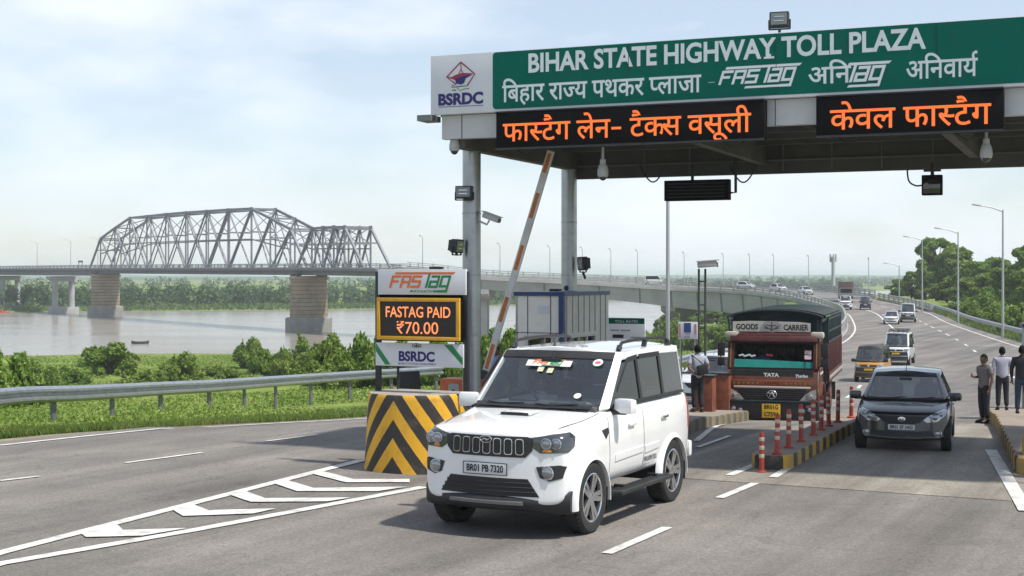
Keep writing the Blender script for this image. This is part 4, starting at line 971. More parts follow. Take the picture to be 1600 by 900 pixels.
def terrain(x, y):
    nz_ = noise.noise((x * .05, y * .05, 0)) * .5 + noise.noise((x * .16, y * .16, 3)) * .22
    yb, yf = ybank(x), yfar(x)
    if y < 240 or x > 60:
        xl = lerp(y, XLs) - 1.6; xr = lerp(y, XRs) + 2.0
        z = zr(min(y, 238)) - .06
        if xl <= x <= xr: 
            if y > 238: return -7 + nz_
            return z - .30
        if x < xl:
            d = (xl - x) * .75
            d += (max(d, (y - 40) * 1.1) - d) * sst((d - 15) / 25)
            near = z - .02 - .9 * sst(d / 14) if d < 14 else z - .92
            tot = max(20, (yb - y)); 
            land = lerp(d, [(0, 0), (3, -.12), (14, -1.2), (40, -3.4), (90, -5.8), (150, -7.4)])
            land = max(land + z * max(0, 1 - d / 60), -7.8)
            fade = sst((yb - y) / 50)
            z2 = land * fade + (-8.6) * (1 - fade) if y < yb else -8.6
            z2 -= 4.5 * sst((y - 85) / 45) * sst((xl - x) / 5) * (1 - sst((d - 40) / 60))
            z = z2 + nz_ * min(1, d / 12) * (.9 - .6 * sst((d - 20) / 80))
        else:
            d = x - xr; z = z - 1.9 * sst((d - 3) / 22) + nz_ * min(1, d / 10)
    else: z = -7.2 + nz_
    if y > yb:
        d = y - yb; z = min(z, -8.4 - 3.5 * sst(d / 20)) if x < 60 or y > 300 else z
    if y > yf - 30:
        z = -12 + 4.3 * sst((y - yf + 30) / 60) + (nz_ * .5 if y > yf else 0) + 2.0 * sst((y - yf - 60) / 400)
    return z
def axis(lo, hi, fine0, fine1, s, g=1.16):
    a = list(np.arange(fine0, fine1 + .01, s)); st = s; v = fine1
    while v < hi: st *= g; v += st; a.append(v)
    st = s; v = fine0
    while v > lo: st *= g; v -= st; a.insert(0, v)
    return a
xs = axis(-9000, 9000, -70, 75, 1.5, 1.10); ys = axis(-60, 12000, -6, 130, 1.5, 1.05)
gv = [(x, y, terrain(x, y)) for y in ys for x in xs]; nx = len(xs)
gf = [(j * nx + i, j * nx + i + 1, (j + 1) * nx + i + 1, (j + 1) * nx + i) for j in range(len(ys) - 1) for i in range(nx - 1)]
def grassmat():
    m = mat('grassy ground', (.15, .20, .042), .95, var=.4, scale=.35, bump=.9, bscale=5, dirt=.8, dcol=(.22, .175, .085), dscale=.3, spec=.1); return m
gme = bpy.data.meshes.new('ground'); gme.from_pydata(gv, [], gf); smooth(gme, 180)
tag(link('ground', gme, grassmat()), kind='structure')

wm = bpy.data.materials.new('river water'); wm.use_nodes = True; t_ = wm.node_tree; b_ = t_.nodes['Principled BSDF']
b_.inputs['Base Color'].default_value = (.25, .225, .19, 1); b_.inputs['Roughness'].default_value = .16; b_.inputs['IOR'].default_value = 1.33
c_ = t_.nodes.new('ShaderNodeTexCoord'); mp_ = t_.nodes.new('ShaderNodeMapping'); mp_.inputs['Scale'].default_value = (.12, .5, 1)
n_ = t_.nodes.new('ShaderNodeTexNoise'); n_.inputs['Scale'].default_value = 1.6; n_.inputs['Detail'].default_value = 5
bp_ = t_.nodes.new('ShaderNodeBump'); bp_.inputs['Strength'].default_value = .22; bp_.inputs['Distance'].default_value = .12
mr_ = t_.nodes.new('ShaderNodeMapRange'); mr_.inputs['To Min'].default_value = .09; mr_.inputs['To Max'].default_value = .30
n2_ = t_.nodes.new('ShaderNodeTexNoise'); n2_.inputs['Scale'].default_value = .10; n2_.inputs['Detail'].default_value = 5
l_ = t_.links.new; l_(c_.outputs['Object'], mp_.inputs['Vector']); l_(mp_.outputs['Vector'], n_.inputs['Vector']); l_(mp_.outputs['Vector'], n2_.inputs['Vector'])
l_(n_.outputs['Fac'], bp_.inputs['Height']); l_(bp_.outputs['Normal'], b_.inputs['Normal']); l_(n2_.outputs['Fac'], mr_.inputs['Value']); l_(mr_.outputs['Result'], b_.inputs['Roughness'])
wmb = MB(); wx = np.linspace(-8500, 8500, 21); wy = np.linspace(100, 11500, 21)
for i in range(20):
    for j in range(20): wmb.quad((wx[i], wy[j], WATER), (wx[i + 1], wy[j], WATER), (wx[i + 1], wy[j + 1], WATER), (wx[i], wy[j + 1], WATER))
tag(wmb.build('river', wm, sm=0, fix=False), kind='structure')

# asphalt with coarse stone grain, wheel-polished bands and patches
def asphalt(name, base, streak=0.0):
    m = bpy.data.materials.new(name); m.use_nodes = True; t = m.node_tree; b = t.nodes['Principled BSDF']; l = t.links.new
    c = t.nodes.new('ShaderNodeTexCoord').outputs['Object']
    rot = t.nodes.new('ShaderNodeMapping'); rot.inputs['Rotation'].default_value = (0, 0, UR); l(c, rot.inputs['Vector'])
    def nse(sc, v, d=6, ro=.65):
        n = t.nodes.new('ShaderNodeTexNoise'); n.inputs['Scale'].default_value = sc; n.inputs['Detail'].default_value = d; n.inputs['Roughness'].default_value = ro; l(v, n.inputs['Vector']); return n.outputs['Fac']
    st = t.nodes.new('ShaderNodeMapping'); st.inputs['Scale'].default_value = (.9, .035, 1); l(rot.outputs['Vector'], st.inputs['Vector'])
    def rng(v, a, b_, f0=.3, f1=.7):
        q = t.nodes.new('ShaderNodeMapRange'); q.inputs['From Min'].default_value = f0; q.inputs['From Max'].default_value = f1; q.inputs['To Min'].default_value = a; q.inputs['To Max'].default_value = b_; l(v, q.inputs['Value']); return q.outputs['Result']
    def mul(a, b_):
        q = t.nodes.new('ShaderNodeMath'); q.operation = 'MULTIPLY'; l(a, q.inputs[0]); l(b_, q.inputs[1]); return q.outputs[0]
    f = mul(mul(mul(rng(nse(70, c, 3, .8), .62, 1.42), rng(nse(24, c, 2, .8), .78, 1.24)), rng(nse(.35, c, 8), .80, 1.2)), mul(mul(rng(nse(1.0, st.outputs['Vector'], 5), 1 - .40 - streak, 1.2), mul(rng(nse(.9, c, 9, .72), 1.0, .66, .56, .76), rng(nse(.16, c, 4), .88, 1.14))), rng(nse(14, c, 5, .75), .86, 1.14)))
    vo = t.nodes.new('ShaderNodeTexVoronoi'); vo.feature = 'DISTANCE_TO_EDGE'; vo.inputs['Scale'].default_value = .32
    wv = t.nodes.new('ShaderNodeVectorMath'); wv.operation = 'ADD'; nn = t.nodes.new('ShaderNodeTexNoise'); nn.inputs['Scale'].default_value = 1.6; nn.inputs['Detail'].default_value = 6; l(c, nn.inputs['Vector']); l(c, wv.inputs[0]); l(nn.outputs['Color'], wv.inputs[1]); l(wv.outputs[0], vo.inputs['Vector'])
    f = mul(f, rng(vo.outputs['Distance'], .72, 1.0, 0.0, .006))
    x = t.nodes.new('ShaderNodeMix'); x.data_type = 'RGBA'; x.blend_type = 'MULTIPLY'; x.inputs['Factor'].default_value = 1; x.inputs['A'].default_value = (*base, 1); l(f, x.inputs['B']); l(x.outputs['Result'], b.inputs['Base Color'])
    b.inputs['Roughness'].default_value = .82; b.inputs['Specular IOR Level'].default_value = .3
    bp = t.nodes.new('ShaderNodeBump'); bp.inputs['Strength'].default_value = .5; bp.inputs['Distance'].default_value = .006; l(nse(120, c, 3), bp.inputs['Height']); l(bp.outputs['Normal'], b.inputs['Normal'])
    return m
ASPH = asphalt('asphalt', (.180, .165, .148)); CONCRETE = asphalt('plaza concrete', (.27, .245, .205), .12)
def sheet(name, rows, m, kind='structure', thick=None):
    mb = MB(); n = len(rows[0])
    mb.add([p for r_ in rows for p in r_], [(j * n + i, j * n + i + 1, (j + 1) * n + i + 1, (j + 1) * n + i) for j in range(len(rows) - 1) for i in range(n - 1)])
    return tag(mb.build(name, m, sm=60, fix=False), kind=kind)
rows = []
for y in list(np.arange(-5, 60, 1.0)) + list(np.arange(60, 238.1, 3.0)):
    a, b = lerp(y, XLs) - .55, lerp(y, XRs) + .5
    rows.append([(a + (b - a) * i / 24, y, zr(y)) for i in range(25)])
ASPHF = asphalt('worn pale asphalt', (.17, .166, .16))
sheet('road', rows, ASPH)
# sandy shoulder along the left edge
rows = []
for y in list(np.arange(-5, 100, 1.5)):
    a = lerp(y, XLs) - .5; rows.append([(a - 1.0 + .7 * noise.noise((y * .5, 0, 0)), y, zr(y) - .055), (a - .5, y, zr(y) - .02), (a + .05, y, zr(y) - .001)])
sheet('road_shoulder', rows, mat('sandy shoulder', (.24, .20, .145), .95, var=.3, scale=2, bump=.6, bscale=25, spec=.1))
def zat(x, y): return zr(y)
def pq(px, py):                               # photo pixel to the road surface
    z = 0.0
    for _ in range(12): p = P(px, py, z); z = zr(p.y)
    return Vector((p.x, p.y, z))
# concrete pads of the toll lanes: pale slab in front, dirtier slab beneath the canopy
def pad(name, corners, m, h):
    A_, B_, C_, D_ = [Vector(c) for c in corners]; rows = []
    for j in range(25):
        f = j / 24; l0, r0 = A_.lerp(D_, f), B_.lerp(C_, f); row = []
        for i in range(17):
            p = l0.lerp(r0, i / 16); row.append((p.x, p.y, zr(p.y) + h))
        rows.append(row)
    return sheet(name, rows, m)
o0 = pq(1000, 743); pad('concrete_apron', [o0 - RV * .2, o0 + RV * 12.5, o0 + RV * 12.5 + U * 12.0, o0 - RV * .2 + U * 12.0], CONCRETE, .006)
# painted lines
LINES = []
def line_mb(mb, pts, w, h=.013):
    pts = [Vector(p) for p in pts]; n = len(pts); vs = []
    fine = []
    for a, b in zip(pts, pts[1:]):
        k = max(1, int((b - a).length / 1.0)); fine += [a.lerp(b, i / k) for i in range(k)]
    fine.append(pts[-1])
    for i, p in enumerate(fine):
        t = (fine[min(i + 1, len(fine) - 1)] - fine[max(0, i - 1)]); t.z = 0; t.normalize(); s = Vector((t.y, -t.x, 0)) * w / 2
        for q in (p - s, p + s): vs.append((q.x, q.y, zr(min(q.y, 238)) + h))
    mb.add(vs, [(2 * i, 2 * i + 1, 2 * i + 3, 2 * i + 2) for i in range(len(fine) - 1)])
lm = MB()
line_mb(lm, [(lerp(y, XLs) + .15, y, 0) for y in np.arange(3, 70, 1.5)], .13)
line_mb(lm, [(lerp(y, XRs) - .9, y, 0) for y in np.arange(44, 236, 2.0)], .16)
line_mb(lm, [(lerp(y, XLs) + .6, y, 0) for y in np.arange(80, 236, 2.0)], .16)
tag(lm.build('edge_line', PAINTW, sm=0, fix=False), kind='structure')
dm = MB()
for a, b in (((0, 752), (62, 745)), ((196, 724), (316, 708)), ((417, 690), (496, 680)), ((948, 866), (1043, 825)), ((1124, 779), (1180, 756))): line_mb(dm, [pq(*a), pq(*b)], .13 if a[0] > 600 else .10)
d0 = P(948, 866); line_mb(dm, [d0 - U * 7.2, d0 - U * 5.0], .13)
for f, w in ((.36, .15), (.70, .15)):
    y = 50
    while y < 232:
        L_ = 3 if y < 120 else 4.5
        a = lambda q: (lerp(q, XLs) + (lerp(q, XRs) - lerp(q, XLs)) * f, q, 0)
        if f == .36 and 95 < y < 200: line_mb(dm, [a(y), a(y + 2.2), a(min(236, y + 4.5))], .2)
        else: line_mb(dm, [a(y), a(min(236, y + L_))], w)
        y += 4.5 if f == .36 and 95 < y < 200 else 9
tag(dm.build('lane_dashes', PAINTW, sm=0, fix=False), kind='structure')
cm_ = MB()
line_mb(cm_, [pq(1208, 747), pq(1340, 668)], .14, .017); line_mb(cm_, [pq(1140, 744), pq(1205, 716)], .14, .017); line_mb(cm_, [pq(1548, 704), pq(1604, 800)], .20, .017)
line_mb(cm_, [pq(1088, 690), pq(1160, 652)], .12, .017); line_mb(cm_, [pq(1090, 700), pq(1140, 682)], .10, .017)
tag(cm_.build('lane_lines', PAINTW, sm=0, fix=False), kind='structure')
# hatched gore
hm = MB()
def poly_ground(pts, h=.013): hm.add([(p.x, p.y, zr(p.y) + h) for p in [pq(*q) for q in pts]], [tuple(range(len(pts)))])
line_mb(hm, [pq(-160, 915), pq(0, 865), pq(565, 720)], .19); line_mb(hm, [pq(-160, 925), pq(0, 882), pq(300, 830), pq(662, 762)], .19)
for q in ([(128, 836), (184, 822), (192, 830), (292, 827), (222, 839), (134, 841)], [(268, 797), (302, 790), (326, 799), (432, 796), (396, 804), (286, 808)], [(352, 772), (382, 768), (414, 780), (548, 779), (512, 785), (392, 786)], [(426, 756), (450, 752), (490, 764), (636, 762), (590, 769), (464, 769)], [(482, 740), (506, 738), (552, 750), (640, 750), (640, 755), (540, 755)]): poly_ground(q, .017)
tag(hm.build('hatched_marking', PAINTW, sm=0, fix=False), kind='structure')

# ------------------------------------------------------------------ guardrails
W_BEAM = [(a * 1.7, b * 1.3) for a, b in [(0, -.155), (.035, -.135), (.08, -.10), (.08, -.06), (.02, -.02), (.02, .02), (.08, .06), (.08, .10), (.035, .135), (0, .155), (-.004, .155), (.030, .130), (.074, .096), (.074, .064), (.014, .02), (.014, -.02), (.074, -.064), (.074, -.096), (.030, -.13), (-.004, -.155)]]
def guardrail(label, pts, post_every, zt=.62, flip=False, group='steel guardrails along the road', double=True):
    t = thing('guardrail', label, 'guardrail', (0, 0, 0), 0, group)
    path = cmr(pts, 6)
    pf = [(-a if flip else a, b) for a, b in W_BEAM]
    rb = MB(); rb.sweep([p + Vector((0, 0, zt)) for p in path], pf); rb.build('rail', STEEL, t, sm=0)
    d = 0.0; nxt = post_every * .3
    for a, b in zip(path, path[1:]):
        L_ = (b - a).length
        while nxt <= d + L_:
            p = a.lerp(b, (nxt - d) / L_); tn = (b - a).normalized(); ang = math.atan2(tn.y, tn.x)
            s = Vector((tn.y, -tn.x, 0)) * (1 if flip else -1)
            pb = MB(); c = p + s * .10
            pb.box(c + Vector((0, 0, (zt + .18) / 2 - .25)), (.20, .06, zt + .32 + .3), ang); pb.box(c - s * .06 + Vector((0, 0, zt)), (.10, .10, .22), ang); pb.build('post', WEATHERED, t)
            nxt += post_every
        d += L_
    return t
gl_pts = []
for px, py in ((-260, 712), (0, 659), (130, 648), (262, 636), (336, 630), (458, 617), (582, 606), (690, 598)):
    p = pq(px, py); gl_pts.append(p)
gl_pts.insert(0, gl_pts[0] + (gl_pts[0] - gl_pts[1]).normalized() * 14)
guardrail('long steel guardrail between the left carriageway and the green river bank', gl_pts, 3.4, .56, False)
guardrail('short stretch of steel guardrail on the grass behind the toll booths', [(lerp(y, XLs) - 1.7, y, zr(y)) for y in (52, 60, 68, 76, 86)], 4.0, .62, False)
guardrail('long curving guardrail below the trees on the right of the road', [(lerp(y, XRs) + 1.0, y, zr(y) - .05) for y in (40, 60, 80, 100, 125, 150, 180, 210, 232)], 5.0, .82, True)
# ------------------------------------------------------------------ viaduct, truss bridge, piers
VCON = mat('viaduct concrete', (.34, .34, .33), .85, var=.15, scale=.35, dirt=.5, dcol=(.16, .16, .155), dscale=.25, bump=.2, bscale=3)
STEELG = mat('grey bridge steel paint', (.185, .195, .215), .55, .15, var=.12, scale=.5, dirt=.35, dcol=(.14, .12, .11), dscale=.6)
STONE = mat('weathered pier stone', (.30, .24, .16), .9, var=.4, scale=.35, bump=.5, bscale=2, dirt=.65, dcol=(.13, .12, .11), dscale=.35)
PARAPET = mat('parapet concrete', (.36, .36, .35), .85, var=.15, scale=1, dirt=.35, dcol=(.18, .18, .17), dscale=.8)
n_pts = 6
near = cmr([v[:3] for v in VN], n_pts); dep = cmr([(v[3], 0, 0) for v in VN], n_pts)
far = cmr([(*f, v[2] + .35) for f, v in zip(VF, VN)], n_pts)
vd = thing('viaduct', 'curved grey concrete viaduct sweeping from the road round to the truss bridge', 'viaduct')
rows = [[a.lerp(b, i / 6) for i in range(7)] for a, b in zip(near, far)]
mb = MB(); mb.add([p for r_ in rows for p in r_], [(j * 7 + i, j * 7 + i + 1, (j + 1) * 7 + i + 1, (j + 1) * 7 + i) for j in range(len(rows) - 1) for i in range(6)]); mb.build('deck', ASPHF, vd, sm=60, fix=False)
gm = MB(); cs = []
for a, b, d in zip(near, far, dep):
    o = (a - b); o.z = 0; o.normalize(); D_ = d.x
    cs.append([a + o * .55 + Vector((0, 0, .12)), a + o * .55 + Vector((0, 0, -.35)), a + o * .15 + Vector((0, 0, -.5)), a - o * .25 + Vector((0, 0, -D_)), b + o * .25 + Vector((0, 0, -D_)), b - o * .15 + Vector((0, 0, -.5)), b - o * .55 + Vector((0, 0, -.35)), b - o * .55 + Vector((0, 0, .12)), b + Vector((0, 0, -.03)), a + Vector((0, 0, -.03))])
gm.add([p for c in cs for p in c], [(j * 10 + i, j * 10 + (i + 1) % 10, (j + 1) * 10 + (i + 1) % 10, (j + 1) * 10 + i) for j in range(len(cs) - 1) for i in range(10)] + [tuple(range(10)), tuple(range((len(cs) - 1) * 10, len(cs) * 10))])
g_ = gm.build('girder', VCON, vd, sm=20)
for j in range(2, len(cs) - 1, 4):
    for k, m_ in ((0, .012),):
        jm = MB(); a, b = cs[j][2], cs[j][3]; o = (near[j] - far[j]); o.z = 0; o.normalize(); jm.beam(a + o * .03, b + o * .03, .35, .10, o); jm.build('diaphragm', mat('dark girder joint', (.16, .16, .16), .9), g_)  # strips in a darker grey than the girder
def parapet(path, name, out, parent, h=1.0, sp=3.0):
    pm = MB(); pm.sweep([p + Vector((0, 0, .12)) for p in path], [(-.12, 0), (.12, 0), (.12, .25), (-.12, .25)])
    for q in (.6, .95): pm.sweep([p + Vector((0, 0, q + .1)) for p in path], [(-.09, -.08), (.09, -.08), (.09, .08), (-.09, .08)])
    d = 0; nx_ = 0
    for a, b in zip(path, path[1:]):
        L_ = (b - a).length
        while nx_ <= d + L_:
            p = a.lerp(b, (nx_ - d) / max(L_, 1e-6)); pm.box(p + Vector((0, 0, .62)), (.28, .28, 1.1)); nx_ += sp
        d += L_
    return pm.build(name, PARAPET, parent, sm=30)
npath = [c[0].lerp(c[9], .35) for c in cs]; fpath = [c[7].lerp(c[8], .35) for c in cs]
parapet(npath, 'parapet', 1, vd); parapet(fpath, 'parapet', 1, vd)
# parapets of the road on its embankment before the viaduct (near side only stands on a wall)
ew = thing('retaining_wall', 'low concrete parapet wall beside the road before the viaduct', 'wall')
pth = [Vector((lerp(y, XLs) - .35, y, zr(y))) for y in np.arange(106, 238.1, 4)]
parapet(pth, 'parapet', 1, ew); wmb2 = MB(); wmb2.sweep(pth, [(-.25, -6), (.25, -6), (.25, .13), (-.25, .13)]); wmb2.build('wall', VCON, ew)
ew2 = thing('crash_barrier', 'grey post and rail barrier on the far side of the rising road', 'barrier')
pth = [Vector((lerp(y, XRs) + .35, y, zr(y))) for y in np.arange(196, 238.1, 4)]
parapet(pth, 'parapet', 1, ew2, 1.0)
def pier(label, c, ang, kind, ztop, zbot, group):
    t = thing('bridge_pier', label, 'pier', (c[0], c[1], zbot), ang, group); h = ztop - zbot
    if kind == 'stone':
        rx, ry = 3.9, 2.5
        def oval(kx, z): return [(kx * rx * (abs(math.cos(a)) ** .75) * math.copysign(1, math.cos(a)), kx * ry * (abs(math.sin(a)) ** .75) * math.copysign(1, math.sin(a)), z) for a in [2 * math.pi * i / 32 for i in range(32)]]
        def stack(mb, lv):
            vs = [p for k, z in lv for p in oval(k, z)]; m = len(lv)
            mb.add(vs, [(j * 32 + i, j * 32 + (i + 1) % 32, (j + 1) * 32 + (i + 1) % 32, (j + 1) * 32 + i) for j in range(m - 1) for i in range(32)] + [tuple(range(32)), tuple(range((m - 1) * 32, m * 32))])
        s = MB(); lv = []
        z = 2.8
        while z < h - 1.2: lv += [(1.06 - .06 * (z / h), z), (1.06 - .06 * (z / h), z + .78), (1.045 - .06 * (z / h), z + .80), (1.045 - .06 * (z / h), z + .84)]; z += .86
        stack(s, lv); sh_ = s.build('shaft', STONE, t, sm=25); jn = MB()
        for i_ in range(1, len(lv) // 4):
            k_, z_ = lv[4 * i_]; a_ = oval(k_ * 1.004, z_ - .09 - .05 * (i_ % 3)); b_ = oval(k_ * 1.004, z_ + .06); jn.add(a_ + b_, [(q_, (q_ + 1) % 32, 32 + (q_ + 1) % 32, 32 + q_) for q_ in range(32)])
        jn.build('joint_bands', mat('dark pier joints', (.15, .12, .085), .95, var=.5, scale=.6), sh_, sm=0)
        f = MB(); stack(f, [(1.30, -3), (1.30, 2.8), (1.24, 3.0), (1.0, 3.0)]); f.build('footing', mat('pier footing concrete', (.25, .24, .22), .9, var=.2, scale=.5, dirt=.6, dcol=(.10, .09, .08), dscale=.4), t, sm=25)
        k = MB(); stack(k, [(1.0, h - 1.25), (1.10, h - 1.05), (1.10, h - .55), (1.0, h - .5), (.96, h - .35)]); k.build('pier_cap', STONE, t, sm=25)
        b = MB()
        for x in (-3.1, 3.1):
            for y in (-1.2, 1.2): b.box((x, y, h - .2), (1.0, .9, .55))
        b.build('bearing', DARKMETAL, t)
    elif kind == 'twin':
        s = MB()
        for x in (-2.6, 2.6): s.cyl((x, 0, 1.8), (x, 0, h - 1.6), .95, n=20)
        s.build('shaft', VCON, t); k = MB()
        k.prism([(-5, h - .25), (5, h - .25), (5, h - .9), (3.6, h - 1.9), (-3.6, h - 1.9), (-5, h - .9)], -1.3, 1.3); k.build('pier_cap', VCON, t)
        f = MB(); f.box((0, 0, .2), (8.5, 4.6, 3.6), bev=.15); f.build('footing', VCON, t)
    else:
        s = MB(); s.box((0, 0, (h - 1.6) / 2 - 1), (3.6, 1.8, h - 1.6 + 2), bev=.25); s.build('shaft', VCON, t)
        k = MB(); k.prism([(-5.2, h), (5.2, h), (5.2, h - .9), (2.2, h - 2.2), (-2.2, h - 2.2), (-5.2, h - .9)], -1.5, 1.5); k.build('pier_cap', VCON, t)
    return t
bang = math.atan2(BNRM.y, BNRM.x)
GP = 'piers of the river bridge'
c = bridge(0, 1.9); pier('larger banded stone pier under the right end of the big truss', c, bang, 'stone', zdeck(0) - 1.15, WATER, GP)
c = bridge(129.3, 1.9); pier('banded stone pier under the left end of the big truss', c, bang, 'stone', zdeck(129) - 1.15, WATER, GP)
c = bridge(172, 3.0); pier('twin column concrete pier standing left of the truss bridge', c, bang, 'twin', zdeck(172) - 2.0, WATER, GP)
c = bridge(232, 3.0); pier('slim twin column pier at the left edge of the picture', c, bang, 'twin', zdeck(232) - 2.0, WATER, GP)
def vpier(px, label):
    i = min(range(len(near)), key=lambda k: abs(800 + FPX * near[k].x / near[k].y - px)); a, b = near[i], far[i]; m_ = (a + b) / 2
    pier(label, (m_.x, m_.y), math.atan2(b.y - a.y, b.x - a.x), 'wall', a.z - dep[i].x, -9.4, 'piers of the curved viaduct')
vpier(757, 'viaduct pier seen between the gantry column and the barrier arm'); vpier(1035, 'viaduct pier with a wide cap right of the light pole'); vpier(1180, 'viaduct pier above the bushes behind the goods truck')
# the truss
tb = thing('truss_bridge', 'grey steel truss bridge with a tall span and a lower span over the river', 'bridge')
WB = 6.0
dk = MB()
tt = list(np.arange(-34, 331, 4.0)); n_ = 0
sec = [(-1.0, .10), (WB + 1.0, .10), (WB + 1.0, -.35), (WB - .2, -.5), (WB - .2, -1.35), (.2, -1.35), (.2, -.5), (-1.0, -.35)]
sec2 = [(-1.0, .10), (WB + 1.0, .10), (WB + 1.0, -.4), (WB - .2, -.6), (WB - .4, -2.0), (.4, -2.0), (.2, -.6), (-1.0, -.4)]
vs = []
for t in tt:
    s_ = sec if t < 138 else sec2; z = zdeck(t)
    vs += [bridge(t, a, z + b) for a, b in s_]
dk.add(vs, [(j * 8 + i, j * 8 + (i + 1) % 8, (j + 1) * 8 + (i + 1) % 8, (j + 1) * 8 + i) for j in range(len(tt) - 1) for i in range(8)] + [tuple(range(8)), tuple(range(len(vs) - 8, len(vs)))])
dk.build('deck', mat('bridge deck', (.17, .175, .18), .8, var=.15, scale=.4, dirt=.4, dcol=(.12, .12, .12), dscale=.3), tb, sm=20)
for off in (-.8, WB + .8): parapet([bridge(t, off, zdeck(t)) for t in np.arange(-34, 330, 6.0)], 'railing', 1, tb, sp=4.0)
def truss(nodes_t, hts, name, pw=.62):
    n = len(nodes_t); tops = []
    for off in (0.0, WB):
        mb = MB(); B_ = [bridge(t, off, zdeck(t) - .2) for t in nodes_t]; T_ = [bridge(t, off, zdeck(t) + h) for t, h in zip(nodes_t, hts)]
        tops.append((B_, T_)); bn = BNRM
        for i in range(n - 1):
            mb.beam(B_[i], B_[i + 1], .35, .5)
            mb.beam(T_[i], T_[i + 1], .45, pw * .85)
        for i in range(1, n - 1): mb.beam(B_[i], T_[i], .30, .30, bn)
        for i in range(1, n - 1):
            if i < n // 2: a, b = T_[i], B_[i + 1]
            else: a, b = T_[i], B_[i - 1]
            if i % 2 == 1 or True: mb.beam(a, b, .34, .34, bn)
            if i + 1 < n - 1:
                a, b = (B_[i], T_[i + 1]) if i < n // 2 else (B_[i + 1], T_[i]) ; mb.beam(a, b, .26, .22, bn)
        # light mid-height members
        for i in range(1, n - 2):
            a, b = B_[i].lerp(T_[i], .5), B_[i + 1].lerp(T_[i + 1], .5); mb.beam(a, b, .22, .26)
        for i in range(1, n - 1): mb.box(B_[i] + Vector((0, 0, .1)), (1.1, .2, 1.1), math.atan2(BD.y, BD.x)); mb.box(T_[i] + Vector((0, 0, -.1)), (1.2, .2, .9), math.atan2(BD.y, BD.x))
        mb.build(name, STEELG, tb, sm=20)
    br = MB(); (B0, T0), (B1, T1) = tops
    for i in range(1, n - 1):
        br.beam(T0[i], T1[i], .35, .4); q0, q1 = B0[i].lerp(T0[i], .62), B1[i].lerp(T1[i], .62); 
        if (T0[i] - B0[i]).length > 7: br.beam(q0, q1, .25, .35); br.beam(q0, T1[i], .16, .16); br.beam(q1, T0[i], .16, .16)
        if i < n - 2: br.beam(T0[i], T1[i + 1], .18, .18); br.beam(T1[i], T0[i + 1], .18, .18)
    for i in (0, n - 2):
        a0, a1, b0, b1 = (T0[i], T0[i + 1], T1[i], T1[i + 1])
        for f in (.62, .95): br.beam(a0.lerp(a1, f) if i == 0 else a1.lerp(a0, f), b0.lerp(b1, f) if i == 0 else b1.lerp(b0, f), .22, .3)
    br.build('sway_bracing', STEELG, tb, sm=20)
tn = [-3.4, 5, 15, 25, 38, 51, 64, 77.5, 91, 104, 116, 128, 137.5]
truss(tn, [0, 8.6, 11.2, 13.7, 13.9, 14.0, 14.1, 14.1, 14.0, 13.9, 11.4, 8.7, 0], 'truss_frame')
N2 = 5; tn2 = [2.0, -5.2, -10.2, -15.0, -19.6, -28]; truss(tn2, [0, 8.5, 8.6, 8.6, 8.5, 0], 'truss_frame', .5)
# lamps on the bridge and the viaduct
LAMP = mat('lamp post grey', (.42, .43, .44), .5, .4, dirt=.2)
def lamp_post(label, base, h, arm, adir, group, r=.11, arms=1):
    t = thing('street_lamp', label, 'street lamp', base, 0, group)
    p = MB(); p.cyl((0, 0, -.3), (0, 0, h), r, r * .55, 10); p.box((0, 0, .05), (r * 4, r * 4, .06)); p.build('pole', LAMP, t)
    d = Vector(adir).normalized()
    a_ = MB(); a_.tube([Vector((0, 0, h - .15)), d * arm * .5 + Vector((0, 0, h + .18)), d * arm + Vector((0, 0, h + .34))], [r * .5, r * .4, r * .35], 6); a_.build('arm', LAMP, t)
    hd = MB(); q = math.atan2(d.y, d.x); hd.box(d * (arm + .3) + Vector((0, 0, h + .38)), (.75, .26, .12), RZ(math.degrees(q)) @ RY(-8), bev=.04); hd.build('lamp_head', LAMP, t)
    return t
GL_ = 'slim lamp posts on the bridge and viaduct'
for t, nm in ((212, 'lamp post on the deck at the far left of the picture'), (176, 'lamp post on the deck above the twin column pier'), (150, 'lamp post on the deck just left of the truss')):
    lamp_post(nm, bridge(t, WB + .6, zdeck(t)), 9.0, 1.6, -BNRM, GL_, .13)
nms = {663: 'lamp post on the viaduct behind the small signboards', 752: 'lamp post on the viaduct beside the steel column', 783: 'lamp post on the viaduct beside the barrier arm', 848: 'lamp post on the viaduct left of the rear column', 918: 'lamp post on the viaduct right of the rear column', 953: 'lamp post on the viaduct over the booth roof', 1003: 'lamp post on the viaduct left of the tall pole', 1077: 'lamp post on the viaduct left of the camera mast', 1133: 'lamp post on the viaduct right of the camera mast', 1165: 'lamp post on the viaduct above the goods truck cab', 1212: 'lamp post beside the small white car on the viaduct', 1262: 'lamp post on the bend left of the tall mast', 1347: 'lamp post on the bend right of the tall mast'}
def fpoint(px):
    i = min(range(len(far)), key=lambda k: abs(800 + FPX * far[k].x / far[k].y - px)); return far[i]
for px, nm in nms.items():
    if px < 1290: b = fpoint(px)
    else: b = Vector((60.8, 240, -.6))
    lamp_post(nm, b, 6.2, 1.2, (-.3, -1, 0), GL_, .10)
mast = thing('cell_mast', 'tall pale telecom mast rising beyond the bend of the road', 'mast', Q(1302, 470, 300), 0)
p = MB(); p.cyl((0, 0, -6), (0, 0, 9.4), .45, .38, 14); p.build('pole', mat('mast grey', (.40, .42, .44), .6), mast)
for k in range(3):
    a = MB(); q = R(120 * k + 20); a.box((.65 * math.cos(q), .65 * math.sin(q), 9.1), (.3, .3, 1.7), q); a.beam((0, 0, 9.3), (.65 * math.cos(q), .65 * math.sin(q), 9.3), .08, .08); a.build('antenna_panel', MATS['mast grey'], mast)
